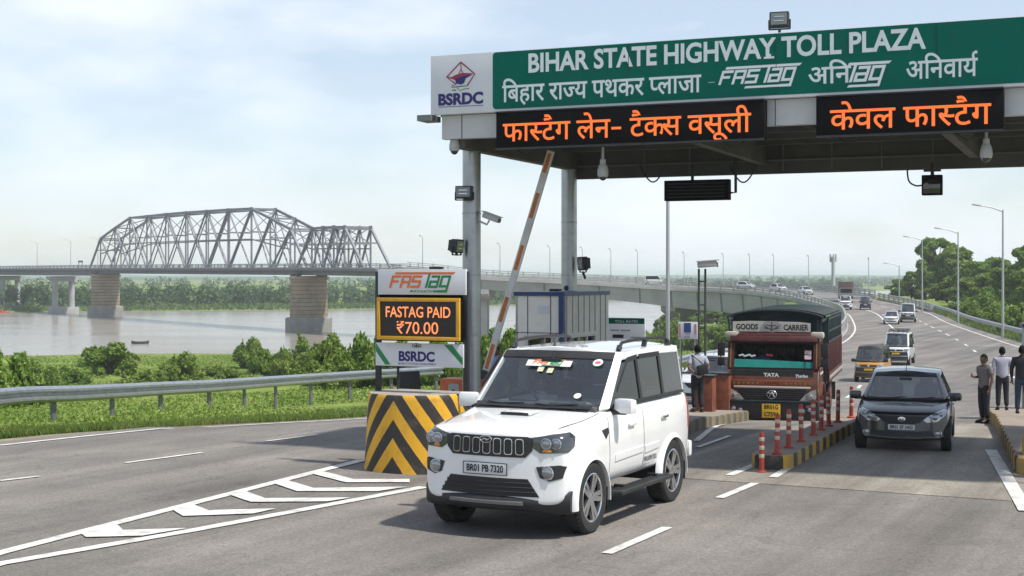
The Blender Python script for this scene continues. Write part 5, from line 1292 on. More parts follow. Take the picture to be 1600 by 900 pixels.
# lamps on the right of the road
GR = 'tall lamp posts along the right of the road'
for px, yb_, h, nm in ((1567, 119, 11.0, 'tallest lamp post, nearest on the right edge of the road'), (1497, 154, 10.2, 'lamp post in front of the dense trees right of the road'), (1441, 192, 10.2, 'lamp post at the left end of the tall trees'), (1405, 232, 6.0, 'small distant lamp post where the guardrail meets the bend')):
    x = (px - 800) * yb_ / FPX; lamp_post(nm, (x, yb_, zr(yb_) - .2), h, 2.0, (-1, -.1, 0), GR, .12)
# a gantry frame on the deck and the small boats
gf_ = thing('deck_gantry', 'small dark frame on the bridge deck left of the truss', 'frame', bridge(146, 0, zdeck(146)))
m_ = MB(); dq = Vector(BD)
for k in (-1.6, 1.6): m_.beam(dq * k, dq * k + Vector((0, 0, 2.3)), .16, .16)
m_.beam(dq * -1.9 + Vector((0, 0, 2.2)), dq * 1.9 + Vector((0, 0, 2.2)), .2, .5); m_.build('frame', DARKMETAL, gf_)
def boat(label, px, py, L_, m):
    p = P(px, py, WATER); t = thing('boat', label, 'boat', (p.x, p.y, WATER), R(12), 'small boats on the river'); h = MB(); vs = []; N_ = 12
    for i in range(N_ + 1):
        f = i / N_ * 2 - 1; w = .55 * (1 - abs(f) ** 2.4) + .02; k = .25 * abs(f) ** 3
        vs += [(f * L_ / 2, -w, .35 + k), (f * L_ / 2, -w * .6, -.1 + k * .6), (f * L_ / 2, w * .6, -.1 + k * .6), (f * L_ / 2, w, .35 + k)]
    h.add(vs, [(i * 4 + a, (i + 1) * 4 + a, (i + 1) * 4 + a + 1, i * 4 + a + 1) for i in range(N_) for a in range(3)]); o = h.build('hull', m, t, sm=50)
    so_ = o.modifiers.new('s', 'SOLIDIFY'); so_.thickness = .05
    s = MB(); s.box((.5, 0, .3), (.3, .9, .05)); s.box((-.8, 0, .3), (.3, .8, .05)); s.build('seat', DARKMETAL, t)
    return t
DW = mat('dark boat wood', (.04, .032, .025), .8, var=.2)
b1 = boat('small dark rowing boat on the open river', 219, 537, 3.0, DW); 
b2 = boat('red boat moored at the far left bank', -1, 489, 6.0, mat('red boat paint', (.45, .05, .03), .5, var=.2)); 
cb = MB(); cb.box((0, 0, .7), (2.2, .8, .6), bev=.1); cb.build('canopy', MATS['red boat paint'], b2)
# ------------------------------------------------------------------ toll gantry
class Frame:
    def __init__(s, o, yaw): s.o = Vector((o[0], o[1], 0)); s.a = R(yaw); s.r = Vector((math.cos(s.a), -math.sin(s.a), 0)); s.u = Vector((math.sin(s.a), math.cos(s.a), 0)); s.rz = -s.a
    def px(s, px, py, y):                     # photo pixel to (x, z) in the plane at local depth y
        q = (px - 800) / FPX; b = s.o + s.u * y
        x = (q * b.y - b.x) / (s.r.x - q * s.r.y); d = b.y + x * s.r.y
        return x, ZC - (py - HZ) * d / FPX
    def w(s, x, y, z=0.0): p = s.o + s.r * x + s.u * y; return Vector((p.x, p.y, z))
G = Frame((-.716, 25.0), 23)
PANELM = mat('canopy cladding panel', (.52, .53, .53), .45, .1, var=.06, scale=1.5, dirt=.3, dcol=(.25, .24, .22))
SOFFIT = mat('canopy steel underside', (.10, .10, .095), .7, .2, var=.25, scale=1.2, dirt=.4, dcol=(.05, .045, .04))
gt = thing('toll_canopy', 'steel toll canopy on round grey columns spanning the lanes', 'canopy', (G.o.x, G.o.y, 0), G.rz)
for x, y, tp in ((0, 0, 5.45), (.074, 4.7, 5.3), (11.6, 0, 5.45), (11.6, 4.7, 5.3)):
    c = MB(); c.cyl((x, y, zr(G.w(x, y).y) - .1), (x, y, tp), .163, n=28)
    for z in (1.0, 2.05, 3.1, 4.2): c.lathe([(.163, z - .012), (.172, z - .008), (.172, z + .008), (.163, z + .012)], T(x, y, 0), 28)
    c.box((x, y, zr(G.w(x, y).y) + .02), (.6, .6, .05)); c.build('column', COLUMN, gt)
XE = 12.6
bm_ = MB(); bm_.box(((XE - .16) / 2, -.80, 5.64), (XE + .16, .16, .40)); f_ = bm_.build('front_beam', PANELM, gt)
jb = MB()
for x in np.arange(.22, XE, 1.35): jb.box((x, -.882, 5.64), (.012, .008, .40))
jb.build('panel_joint', DARKMETAL, f_)
gb = MB(); gb.box((-.40, -.90, 5.80), (.26, .40, .10)); gb.build('gutter', mat('grey gutter', (.16, .18, .19), .5, .3, dirt=.3), gt)
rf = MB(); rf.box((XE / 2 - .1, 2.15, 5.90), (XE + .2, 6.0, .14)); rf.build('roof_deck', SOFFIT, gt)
sb = MB()
sb.box((XE / 2, 5.0, 5.43), (XE - .1, .14, .64))
for x in (.12, 4.1, 8.1, 12.2): sb.box((x, 2.08, 5.52), (.16, 5.6, .46))
for y in (.5, 1.7, 2.9, 4.0): sb.box((XE / 2, y, 5.70), (XE - .2, .10, .22))
for y in (-.25, 1.1, 2.3, 3.5):
    for k in range(10): sb.beam((.4 + k * 1.2, y, 5.80), (1.0 + k * 1.2, y + .6, 5.62), .05, .05)
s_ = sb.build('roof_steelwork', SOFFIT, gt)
st_ = MB()
for x in np.arange(.7, XE - .3, .95): st_.box((x, 4.915, 5.45), (.025, .03, .58))
st_.box((XE / 2, 4.90, 5.37), (XE - .3, .05, .03)); st_.build('beam_ribs', mat('grey rib', (.17, .17, .165), .6, .2), s_)
eb = MB(); eb.box((.02, 2.1, 5.52), (.05, 5.75, .46)); eb.build('side_fascia', mat('side fascia', (.30, .30, .29), .5, .2, dirt=.3), gt)
cbl = MB()
for (px, y) in ((1000, 4.6), (1140, 4.6)):
    x, z = G.px(px, 262, y)
    cbl.tube([(x + .55 * f, y, z + .05 - .35 * math.sin(math.pi * f)) for f in np.linspace(0, 1, 12)], .016, 5)
cbl.build('cable', BLACK, gt)

# the green highway sign
YS = -1.05
x0, _ = G.px(673, 180, YS); xg_, _ = G.px(770, 170, YS); ZB, ZTOP = 5.845, 6.857; X1 = 12.4
sg = thing('highway_sign', 'long green highway signboard with white lettering along the top of the toll canopy', 'sign', G.w(0, YS, 0), G.rz)
pb = MB(); pb.box(((x0 + X1) / 2, .06, (ZB + ZTOP) / 2), (X1 - x0, .12, ZTOP - ZB), bev=.006); pb.build('sign_frame', SIGNW, sg)
SIGNG = mat('green sign sheet', (.0, .118, .084), .6, spec=.12, var=.06, scale=1.2, dirt=.35, dcol=(.03, .075, .055), dscale=1.1)

gp_ = MB(); gp_.prism(rrect(xg_, ZB + .045, X1 - .02, ZTOP - .012, .06), -.006, .02); gp_ = gp_.build('green_panel', SIGNG, sg); 
for x in np.arange(xg_ + 2.4, X1, 2.4): sj = MB(); sj.box((x, -.0085, (ZB + ZTOP) / 2 + .015), (.010, .004, ZTOP - ZB - .07)); sj.build('panel_joint', mat('sign joint', (.0, .05, .036), .7), gp_, sm=0)
def fit(frame, s, m, parent, a, b, hpx, y0, y, **k):
    (xa, za), (xb, zb) = frame.px(*a, y0), frame.px(*b, y0); d = frame.w((xa + xb) / 2, y0).y
    return text_part(k.pop('name', 'lettering'), s, m, parent, xa, (za + zb) / 2, y, h=hpx * d / FPX, w=xb - xa, **k)
SW = mat('white sign lettering', (.66, .72, .74), .45, var=.06, scale=6)
fit(G, 'BIHAR STATE HIGHWAY TOLL PLAZA', SW, sg, (826, 111), (1447, 77), 29.5, YS, -.010, bold=.028)
fit(G, 'िबहार राज~य पथकर प~लाजा', SW, sg, (785, 158), (1096, 145), 25.5, YS, -.010, bold=.014, deva=True)
fit(G, '-', SW, sg, (1107, 130), (1117, 130), 4, YS, -.010, bold=.01)
xa, za = G.px(1125, 133, YS); xb, _ = G.px(1246, 133, YS); logo_fast('logo_lettering', sg, xa, za + .02, xb - xa + .02, -.010, (LOGO_W, LOGO_W))
tr = MB(); tr.box((xa + .78, -.012, za + .385), (.16, .006, .03)); tr.box((xa + .78, -.012, za + .42), (.06, .006, .04)); tr.build('logo_ornament', LOGO_W, sg)
fit(G, 'अिन', SW, sg, (1263, 131), (1330, 129), 25, YS, -.010, bold=.014, deva=True)
xa, za = G.px(1320, 128, YS); xb, _ = G.px(1391, 125, YS); logo_fast('logo_lettering', sg, xa, za + .01, (xb - xa), -.018, (LOGO_W, LOGO_W), short=True)
fit(G, 'अिनवाय^', SW, sg, (1416, 124), (1528, 118), 27, YS, -.010, bold=.014, deva=True)
# the corner emblem on the white part
def ep(px, py): return G.px(px, py, YS)
def epl(l): return [ep(680 + a / 10, 90 + b / 10) for a, b in l]
em = poly_part('emblem', stroke(epl([(400, 70), (180, 305), (330, 420)]), .025) + stroke(epl([(400, 70), (620, 255), (500, 440)]), .025) + stroke(epl([(180, 305), (300, 330)]), .02) + stroke(epl([(400, 90), (405, 180), (370, 255)]), .016) + stroke(epl([(405, 180), (435, 245)]), .016), REDINK, sg, -.004)
poly_part('emblem_sail', [epl([(230, 320), (310, 275), (420, 240), (610, 245), (520, 275), (440, 330), (330, 360)])], REDINK, em, -.006)
poly_part('emblem_hull', [epl([(310, 340), (440, 290), (600, 262), (480, 320), (450, 400), (400, 420), (330, 405)])], BLUEINK, em, -.009)
poly_part('emblem_waves', stroke(epl([(255, 435), (310, 430)]), .012) + stroke(epl([(255, 465), (490, 440)]), .014) + stroke(epl([(340, 470), (395, 520), (430, 495), (530, 480)]), .010) + stroke(epl([(260, 510), (330, 510)]), .016), mat('dark green print', (.02, .10, .03), .5), em, -.004)
fit(G, 'BSRDC', BLUEINK, sg, (685, 164), (755, 161), 16.5, YS, -.006, bold=.045)
poly_part('small_print', stroke([ep(685, 167.5), ep(755, 164.5)], .014), mat('lilac print', (.20, .17, .30), .5), sg, -.004)
# LED boards
LEDBOX = mat('led board black', (.006, .005, .006), .7, var=.2, spec=.12)
def led(name, emi): return mat(name, (.55, .09, .01), .5, emit=emi, estr=.62)
LEDM = led('orange led dots', (1.0, .19, .035))
YL = -1.14
def led_board(label, s, pa, pb, ta, tb, hpx):
    xa, _ = G.px(pa, 200, YL); xb, _ = G.px(pb, 200, YL)
    t = thing('led_board', label, 'display', G.w(0, YL, 0), G.rz, 'LED boards under the green sign')
    b = MB(); b.box(((xa + xb) / 2, .11, 5.515), (xb - xa, .22, .625), bev=.01); b.build('housing', LEDBOX, t)
    f = MB()
    f.box(((xa + xb) / 2, -.01, 5.825), (xb - xa, .05, .02)); f.box(((xa + xb) / 2, -.01, 5.21), (xb - xa, .05, .03)); f.build('bezel', DARKMETAL, t)
    for x in (xa + .5, xb - .5): k = MB(); k.tube([(x - .18, .1, 5.2), (x, .1, 5.08), (x + .18, .1, 5.2)], .012, 5); k.build('support_bracket', DARKMETAL, t)
    (x0_, z0_), (x1_, z1_) = G.px(*ta, YL), G.px(*tb, YL)
    text_part('led_lettering', s, LEDM, t, x0_, (z0_ + z1_) / 2, -.012, h=hpx * G.w(x0_, YL).y / FPX, w=x1_ - x0_, bold=.009, deva=True)
led_board('wide black LED board with four orange Hindi words under the sign', 'फास~टैग लेन– टैक~स वसूली', 775, 1194, (786, 220), (1174, 207), 27)
led_board('narrower black LED board with two orange Hindi words under the sign', 'केवल फास~टैग', 1275, 1568, (1297, 203), (1549, 193), 30)

# cameras, floodlights, hanging boxes
CAMW = mat('camera shell', (.42, .42, .41), .4, dirt=.2); SMOKE = mat('smoked dome', (.015, .015, .016), .08, coat=1)
def dome(label, fr, px, py, y, drop, r=.09):
    x, z = fr.px(px, py, y); t = thing('dome_camera', label, 'camera', fr.w(x, y, z), fr.rz, 'dome cameras hanging from the canopy')
    a = MB(); a.cyl((0, 0, drop), (0, 0, .14), .022); a.cyl((0, 0, drop - .03), (0, 0, drop + .03), .06); a.cyl((0, 0, .12), (0, 0, .20), .05); a.build('stem', CAMW, t)
    h = MB(); h.lathe([(.04, .14), (r * .8, .10), (r, .02), (r, -.06), (r * .85, -.09)], n=20); h.build('housing', CAMW, t, sm=50)
    d = MB(); d.ball((0, 0, -.08), (r * .74, r * .74, r * .8), 16); d.build('dome', SMOKE, t, sm=60)
    return t
dome('white dome camera hanging below the wide LED board', G, 942, 268, -.6, .62)
dome('white dome camera hanging below the narrower LED board', G, 1541, 238, -.6, .50)
dome('small dome camera under the left corner of the canopy', G, 710, 228, -.75, .22, .09)
def flood(label, loc, rz, w, h, tilt, back, name='floodlight'):
    t = thing(name, label, 'floodlight', loc, rz, 'floodlights'); M = RX(tilt)
    b = MB(); b.box((0, .05, 0), (w, .12, h), bev=.015)
    for k in range(5): b.box((-w * .35 + w * .175 * k, .14, 0), (.012, .08, h * .8))
    b.v = [tuple(M @ Vector(v)) for v in b.v]; b.build('housing', DARKMETAL, t)
    g = MB(); g.box((0, -.018, 0), (w * .82, .012, h * .76)); g.v = [tuple(M @ Vector(v)) for v in g.v]; g.build('lamp_glass', mat('floodlight glass', (.16, .17, .15), .12, coat=1.0), t)
    r = MB(); r.v = []
    for k in range(2): r.box((0, -.026, h * (.14 - .28 * k)), (w * .5, .006, .012))
    r.v = [tuple(M @ Vector(v)) for v in r.v]; r.build('lamp_tube', CHROME, t)
    y = MB()
    for s_ in (-1, 1): y.beam((s_ * w * .53, .06, 0), (s_ * w * .53, .06, -h * .62), .02, .03)
    y.beam((-w * .54, .06, -h * .62), (w * .54, .06, -h * .62), .03, .02); y.beam((0, .06, -h * .62), back, .04, .04); y.build('bracket', DARKMETAL, t)
    return t
x, z = G.px(1215, 28, YS); flood('floodlight standing on top of the green sign', G.w(x, YS + .1, z), G.rz + .08, .30, .24, -6, (0, .06, -.26))
COLP = G.w(0, 0)
def oncol(px, py, d): return Q(px, py, d)
flood('olive fronted floodlight clamped high on the front column', Q(724, 300, 24.7), G.rz + .1, .31, .22, -4, (.12, .28, -.08))
flood('small dark floodlight lower on the front column', Q(718, 385, 24.72), 1.0, .24, .24, 8, (.12, .2, .03))
flood('dark floodlight on the side of the rear column', Q(907, 412, 29.0), -1.15, .26, .28, 4, (-.1, .16, -.3))
def bullet(label, loc, rz, L_=.34, r=.055, back=None):
    t = thing('bullet_camera', label, 'camera', loc, rz)
    b = MB(); b.box((0, 0, 0), (r * 1.7, L_, r * 1.6), RX(18), bev=.02); b.build('housing', CAMW, t)
    h = MB(); h.box((0, -.01, r * .95), (r * 2.1, L_ * 1.12, .012), RX(18)); h.build('sun_shield', CAMW, t)
    l = MB(); l.cyl((0, -L_ * .44, -L_ * .15), (0, -L_ * .50, -L_ * .17), r * .7, n=14); l.build('lens', SMOKE, t)
    a = MB(); a.tube([(0, .05, -.05), (0, .10, -.12), back or (0, .25, -.12)], .018, 6); a.build('bracket', CAMW, t)
    return t
bullet('grey bullet camera on an arm right of the front column', Q(768, 340, 24.75), .95, .36, .06, (0, .26, -.06))
hb = thing('hanging_display', 'wide black louvred display hanging under the rear of the canopy', 'display', (0, 0, 0)); x, z = G.px(1088, 297, 3.9)
hb.location = G.w(x, 3.9, z); hb.rotation_euler = (0, 0, G.rz)
b = MB(); b.box((0, .08, 0), (1.30, .18, .40), bev=.012); b.build('housing', LEDBOX, hb)
b = MB()
for k in range(5): b.box((-.02, -.022, -.13 + .065 * k), (1.14, .02, .018))
b.build('louvres', DARKMETAL, hb)
b = MB(); b.tube([(.62, .08, -.06), (.76, .08, -.06), (.76, .08, .95)], .03, 6); b.beam((-.1, .08, .2), (-.1, .08, .50), .05, .05); b.beam((-.3, .08, .30), (.1, .08, .30), .03, .03); b.build('hanger', DARKMETAL, hb)
hb = thing('hanging_scanner', 'small square black box hanging under the canopy beside a cable', 'scanner', (0, 0, 0)); x, z = G.px(1456, 289, 3.9)
hb.location = G.w(x, 3.9, z); hb.rotation_euler = (0, 0, G.rz)
b = MB(); b.box((0, .06, 0), (.36, .16, .37), bev=.015); b.build('housing', LEDBOX, hb)
b = MB(); b.box((0, -.025, 0), (.30, .012, .31), bev=.004); b.build('face', SMOKE, hb)
b = MB(); b.beam((0, .08, .18), (0, .08, .42), .06, .06); b.box((0, .08, .27), (.30, .10, .04)); b.tube(cmr([(-.18, .06, .0), (-.30, .06, .0), (-.42, .06, .10), (-.45, .06, .40)], 5), .016, 5); b.build('hanger', DARKMETAL, hb)

# ------------------------------------------------------------------ crash cushion with chevrons, pay sign
ck = P(612, 741); CF = Frame((ck.x, ck.y), 27)
cc = thing('crash_block', 'rounded concrete block with black and yellow chevron stripes in front of the booth', 'barrier', CF.w(0, 0, 0), CF.rz)
H_, hw_, nd, Lc = 1.225, .84, .66, 1.2
plan = [(hw_ * math.sin(R(a)), nd * (1 - math.cos(R(a)) ** 1.0)) for a in np.linspace(-90, 90, 29)]
plan = [(-hw_, Lc), (-hw_, 1.0), (-hw_, .85)] + plan + [(hw_, .85), (hw_, 1.0), (hw_, Lc)]
def cm_mat():
    m = bpy.data.materials.new('chevron paint'); m.use_nodes = True; t = m.node_tree; b = t.nodes['Principled BSDF']; l = t.links.new
    uv = t.nodes.new('ShaderNodeUVMap'); sx = t.nodes.new('ShaderNodeSeparateXYZ'); l(uv.outputs[0], sx.inputs[0])
    def mth(op, *v):
        n = t.nodes.new('ShaderNodeMath'); n.operation = op
        for i, q in enumerate(v):
            if isinstance(q, (int, float)): n.inputs[i].default_value = q
            else: l(q, n.inputs[i])
        return n.outputs[0]
    tc_ = t.nodes.new('ShaderNodeTexCoord'); n1 = t.nodes.new('ShaderNodeTexNoise'); n1.inputs['Scale'].default_value = 9; n1.inputs['Detail'].default_value = 6; l(tc_.outputs['Object'], n1.inputs['Vector'])
    c = mth('ADD', mth('MULTIPLY', mth('ABSOLUTE', sx.outputs[0]), 1.32), sx.outputs[1]); c = mth('ADD', c, mth('MULTIPLY', n1.outputs['Fac'], .02))
    fr_ = mth('FRACT', mth('ADD', mth('DIVIDE', c, .58), .02)); st = mth('GREATER_THAN', fr_, .5)
    y1 = t.nodes.new('ShaderNodeMix'); y1.data_type = 'RGBA'; y1.inputs['A'].default_value = (.030, .027, .024, 1); y1.inputs['B'].default_value = (.74, .39, .018, 1); l(st, y1.inputs['Factor'])
    n2 = t.nodes.new('ShaderNodeTexNoise'); n2.inputs['Scale'].default_value = 3.2; n2.inputs['Detail'].default_value = 9; n2.inputs['Roughness'].default_value = .7; l(tc_.outputs['Object'], n2.inputs['Vector'])
    mr = t.nodes.new('ShaderNodeMapRange'); mr.inputs['From Min'].default_value = .5; mr.inputs['From Max'].default_value = .75; mr.inputs['To Max'].default_value = .6; l(n2.outputs['Fac'], mr.inputs['Value'])
    y2 = t.nodes.new('ShaderNodeMix'); y2.data_type = 'RGBA'; y2.inputs['B'].default_value = (.16, .12, .08, 1); l(mr.outputs[0], y2.inputs['Factor']); l(y1.outputs['Result'], y2.inputs['A']); l(y2.outputs['Result'], b.inputs['Base Color'])
    b.inputs['Roughness'].default_value = .62
    bp = t.nodes.new('ShaderNodeBump'); bp.inputs['Strength'].default_value = .35; bp.inputs['Distance'].default_value = .01; l(n1.outputs['Fac'], bp.inputs['Height']); l(bp.outputs['Normal'], b.inputs['Normal'])
    return m
lv = [(0, 1.0), (.10, .985), (.6, .95), (1.14, .915), (1.19, .91), (H_, .885)]
bm = bmesh.new(); uvl = bm.loops.layers.uv.new('UVMap'); cu = [0]
for a, b in zip(plan, plan[1:]): cu.append(cu[-1] + (Vector(b) - Vector(a)).length)
mid = cu[len(plan) // 2]; cu = [c - mid for c in cu]
ringv = [[bm.verts.new((x * k, nd + (y - nd) * (k if y < nd else 1), z)) for x, y in plan] for z, k in lv]
for j in range(len(lv) - 1):
    for i in range(len(plan) - 1):
        f = bm.faces.new((ringv[j][i], ringv[j][i + 1], ringv[j + 1][i + 1], ringv[j + 1][i]))
        for lp, (jj, ii) in zip(f.loops, ((j, i), (j, i + 1), (j + 1, i + 1), (j + 1, i))): lp[uvl].uv = (cu[ii], lv[jj][0])
tf = bm.faces.new(ringv[-1]); 
bm.faces.new([r_[0] for r_ in ringv] + [r_[-1] for r_ in ringv[::-1]])
me = bpy.data.meshes.new('block'); bmesh.ops.recalc_face_normals(bm, faces=bm.faces); bm.faces.ensure_lookup_table()
for f in bm.faces: f.material_index = 1 if len(f.verts) > 20 else 0
bm.to_mesh(me); bm.free(); smooth(me, 50)
link('block', me, [cm_mat(), mat('dusty concrete', (.30, .27, .23), .9, var=.2, dirt=.4)], cc)

TF = Frame((Q(657, 430, 22.5).x, 22.5), 25)
ts = thing('pay_sign', 'black framed toll display with a lit orange amount and white boards above and below', 'sign', TF.w(0, 0, H_), TF.rz)
def tz(px, py, y=0.0): x, z = TF.px(px, py, y); return x, z - H_
pm = MB()
for px in (589.5, 727):
    x, zt_ = tz(px, 424); pm = MB(); pm.box((x, .04, (zt_ - .05) / 2), (.085, .07, zt_ + .05), bev=.006); pm.build('post', DARKMETAL, ts)
zc_ = tz(657, 463)[1]; 

bk = MB(); (xa, za), (xb, zb) = tz(592, 462), tz(729, 532); bk.box(((xa + xb) / 2, .06, (za + zb) / 2), (xb - xa, .10, za - zb + .06)); bk.build('back_box', LEDBOX, ts)
(xa, za), (xb, zb) = tz(592, 421), tz(729, 461); tb_ = MB(); tb_.box(((xa + xb) / 2, 0, (za + zb) / 2), (xb - xa, .06, za - zb), bev=.006); p_ = tb_.build('top_board', SIGNW, ts)
bx = MB(); bx.box(((xa + xb) / 2 + .25, .02, za + .02), (.22, .08, .045)); bx.build('board_clip', DARKMETAL, p_)
xl_, zl_ = tz(610, 449, -.03); xr_, _ = tz(706, 449, -.03); logo_fast('wordmark_lettering', p_, xl_, zl_ + .01, xr_ - xl_ + .02, -.036, (LOGO_O, LOGO_G))
text_part('small_print', 'FASTAG', LOGO_W, p_, xl_ + .42, zl_ - .075, -.040, h=.028, w=.36)
YD = -.14
(xa, za), (xb, zb) = tz(589.5, 465, YD), tz(718.5, 533, YD)
cx_, cz_, w_, h_ = (xa + xb) / 2, (za + zb) / 2, xb - xa, za - zb
lb = MB(); lb.box((cx_, YD + .09, cz_), (w_ - .02, .16, h_ - .02)); l_ = lb.build('led_display', LEDBOX, ts)
fy = MB(); q = .058
for c_, d_ in (((cx_, YD, cz_ + h_ / 2 - q / 2), (w_, .05, q)), ((cx_, YD, cz_ - h_ / 2 + q / 2), (w_, .05, q)), ((cx_ - w_ / 2 + q / 2, YD, cz_), (q, .05, h_ - 2 * q)), ((cx_ + w_ / 2 - q / 2, YD, cz_), (q, .05, h_ - 2 * q))): fy.box(c_, d_, bev=.004)
fy.build('yellow_frame', mat('yellow frame paint', (.70, .36, .015), .45, var=.12, dirt=.25), l_)
pf = MB(); pf.box((cx_, YD + .004, cz_), (w_ - 2 * q, .012, h_ - 2 * q)); pf.build('screen', mat('led screen', (.012, .006, .005), .3, var=.2), l_)
LEDP = mat('peach led dots', (.6, .2, .08), .5, emit=(1.0, .27, .085), estr=.75)
(xa, za), (xb, zb) = tz(603, 494.5, YD), tz(704, 497, YD); text_part('led_lettering', 'FASTAG PAID', LEDP, l_, xa, (za + zb) / 2, YD - .006, h=.165, w=xb - xa, bold=.012)
(xa, za), (xb, zb) = tz(620, 521, YD), tz(685, 522, YD); text_part('led_lettering', '₹70.00', LEDP, l_, xa, (za + zb) / 2, YD - .006, h=.185, w=xb - xa, bold=.003)
(xa, za), (xb, zb) = tz(588, 535), tz(725, 575); Y2 = -.04
lo_ = MB(); lo_.box(((xa + xb) / 2, 0, (za + zb) / 2), (xb - xa, .05, za - zb), bev=.004); lo_ = lo_.build('lower_board', SIGNW, ts)
w_ = xb - xa; h_ = za - zb; zb += .02; h_ -= .03
poly_part('green_band', [[(xa + .01, zb + h_), (xa + .01, zb + h_ * .62), (xa + .18, zb), (xa + .28, zb)]], LOGO_G, lo_, -.030); poly_part('green_band', [[(xb - .34, zb + h_), (xb - .20, zb + h_), (xb - .01, zb + h_ * .38), (xb - .01, zb + .02)]], LOGO_G, lo_, -.030)
(x1_, z1_), (x2_, z2_) = tz(623, 563, -.03), tz(679, 565, -.03); text_part('lettering', 'BSRDC', BLUEINK, lo_, x1_, (z1_ + z2_) / 2, -.030, h=.145, w=x2_ - x1_, bold=.04)
text_part('small_print', 'BIHAR STATE ROAD DEVELOPMENT', BLUEINK, lo_, x1_ - .01, (z1_ + z2_) / 2 - .062, -.030, h=.030, w=x2_ - x1_ + .04)
xe, ze = tz(651, 541, -.03)
poly_part('small_emblem', sum([stroke([(xe + a, ze + b) for a, b in s__], .014) for s__ in ([(-.08, -.02), (-.07, .03), (0, .045), (.07, .03), (.08, -.02)], [(-.04, -.03), (-.03, .01), (.03, .01), (.04, -.03)], [(-.06, .0), (.06, .0)], [(0, -.03), (0, .04)])], []), mat('grey print', (.06, .06, .06), .6), lo_, -.030)
# the barrier machine and its raised arm
bp0, bp1 = Q(757, 588, 25.7), Q(861, 236, 25.3)
bar = thing('boom_barrier', 'orange barrier cabinet with its white and orange arm raised', 'barrier', (Q(735, 600, 25.6).x, 25.6, 0), -R(23))
bmx = Matrix.Rotation(R(23), 4, 'Z') @ Matrix.Translation(-bar.location)
cbm = MB(); cbm.box((-.12, .15, .60), (.95, .42, 1.22), bev=.03); ca = cbm.build('cabinet', ORANGE, bar)
ds = MB(); ds.prism(rrect(-.42, .72, -.20, 1.12, .05), -.068, -.06); ds.build('door_panel', mat('grey access panel', (.40, .41, .41), .5), ca)
dh = MB(); dh.prism(ell(-.31, .90, .07, .12), -.075, -.066); dh.build('access_opening', BLACK, ca)
A_, B_ = bmx @ bp0, bmx @ bp1
am = MB(); n_ = 9
am.beam(A_, B_, .125, .055, (0, -1, 0)); arm = am.build('arm', mat('white barrier paint', (.68, .68, .66), .45, var=.08, dirt=.3), bar)
for k, f in enumerate((.09, .30, .53, .76, .96)): 
    d = (B_ - A_); ab = MB(); ab.beam(A_ + d * (f - .055), A_ + d * (f + (.055 if f < .9 else .03)), .072, .062, (0, -1, 0)); ab.build('arm_band', mat('reflective orange', (.55, .16, .03), .5, var=.15), arm)
hu = MB(); hu.cyl(A_ + Vector((0, -.10, 0)), A_ + Vector((0, .2, 0)), .12, n=16); hu.build('pivot', DARKMETAL, bar)
# clutter behind the chevron block
sc_ = thing('office_chair', 'dark swivel chair parked behind the chevron block', 'chair', (Q(651, 600, 24.6).x, 24.6, .0), .6)
s = MB(); s.box((0, 0, .92), (.46, .46, .08), bev=.03); s.build('seat', BLACK, sc_); s = MB(); s.box((0, .24, 1.2), (.42, .07, .42), RX(-8), bev=.03); s.build('backrest', BLACK, sc_)
s = MB(); s.cyl((0, 0, .1), (0, 0, .9), .03)
for k in range(5): s.beam((0, 0, .3), (.3 * math.cos(R(72 * k)), .3 * math.sin(R(72 * k)), .08), .04, .04)
s.build('base', DARKMETAL, sc_)
ob_ = thing('traffic_box', 'small orange and white plastic box left of the barrier cabinet', 'box', (Q(677, 612, 24.4).x, 24.4, 0), -.3)
s = MB(); s.box((0, 0, .55), (.30, .30, 1.10), bev=.02); s.build('body', ORANGE, ob_); s = MB(); s.box((0, -.005, .98), (.305, .30, .10), bev=.01); s.build('reflective_band', SIGNW, ob_)
sp_ = thing('sign_stand', 'thin black stand under the white board behind the chevron block', 'stand', (Q(622, 600, 23.2).x, 23.2, 0), -.4)
s = MB(); s.cyl((0, 0, 0), (0, 0, 1.62), .022); s.build('pole', DARKMETAL, sp_); s = MB(); s.box((0, 0, 1.66), (.26, .14, .14), bev=.03); s.build('head', DARKMETAL, sp_); s = MB(); s.box((0, 0, .04), (.4, .4, .06)); s.build('foot', DARKMETAL, sp_)

# ------------------------------------------------------------------ booth
bc = Q(881, 430, 26.5); BF = Frame((bc.x, bc.y), 25)
bt = thing('toll_booth', 'grey toll booth cabin with a blue corner post and flat blue edged roof', 'booth', BF.w(0, 0, zr(27)), BF.rz)
bw_ = -BF.px(806, 500, 0)[0]; bh_ = 2.72
# depth of the right face from px 950
q = (950 - 800) / FPX; bd_ = (q * BF.o.y - BF.o.x) / (BF.u.x - q * BF.u.y)
GREYP = mat('grey booth panel', (.80, .78, .72), .5, var=.06, scale=1.5, dirt=.25, dcol=(.2, .19, .17)); BEIGEP = mat('ribbed beige panel', (.60, .59, .53), .55, var=.1, scale=3, dirt=.3); BLUEP = mat('blue booth trim', (.018, .045, .16), .4, var=.1, dirt=.2)
w1, w2, z1, z2 = -bw_ + .25, -.22, .95, 1.95   # front window
fb = MB()
fb.box(((-bw_ + w1) / 2, .03, bh_ / 2), (w1 + bw_, .06, bh_)); fb.box(((w2 - .04) / 2, .03, bh_ / 2), (-.04 - w2, .06, bh_)); fb.box(((w1 + w2) / 2, .03, z1 / 2), (w2 - w1, .06, z1)); fb.box(((w1 + w2) / 2, .03, (z2 + bh_) / 2), (w2 - w1, .06, bh_ - z2)); fw = fb.build('front_wall', GREYP, bt)
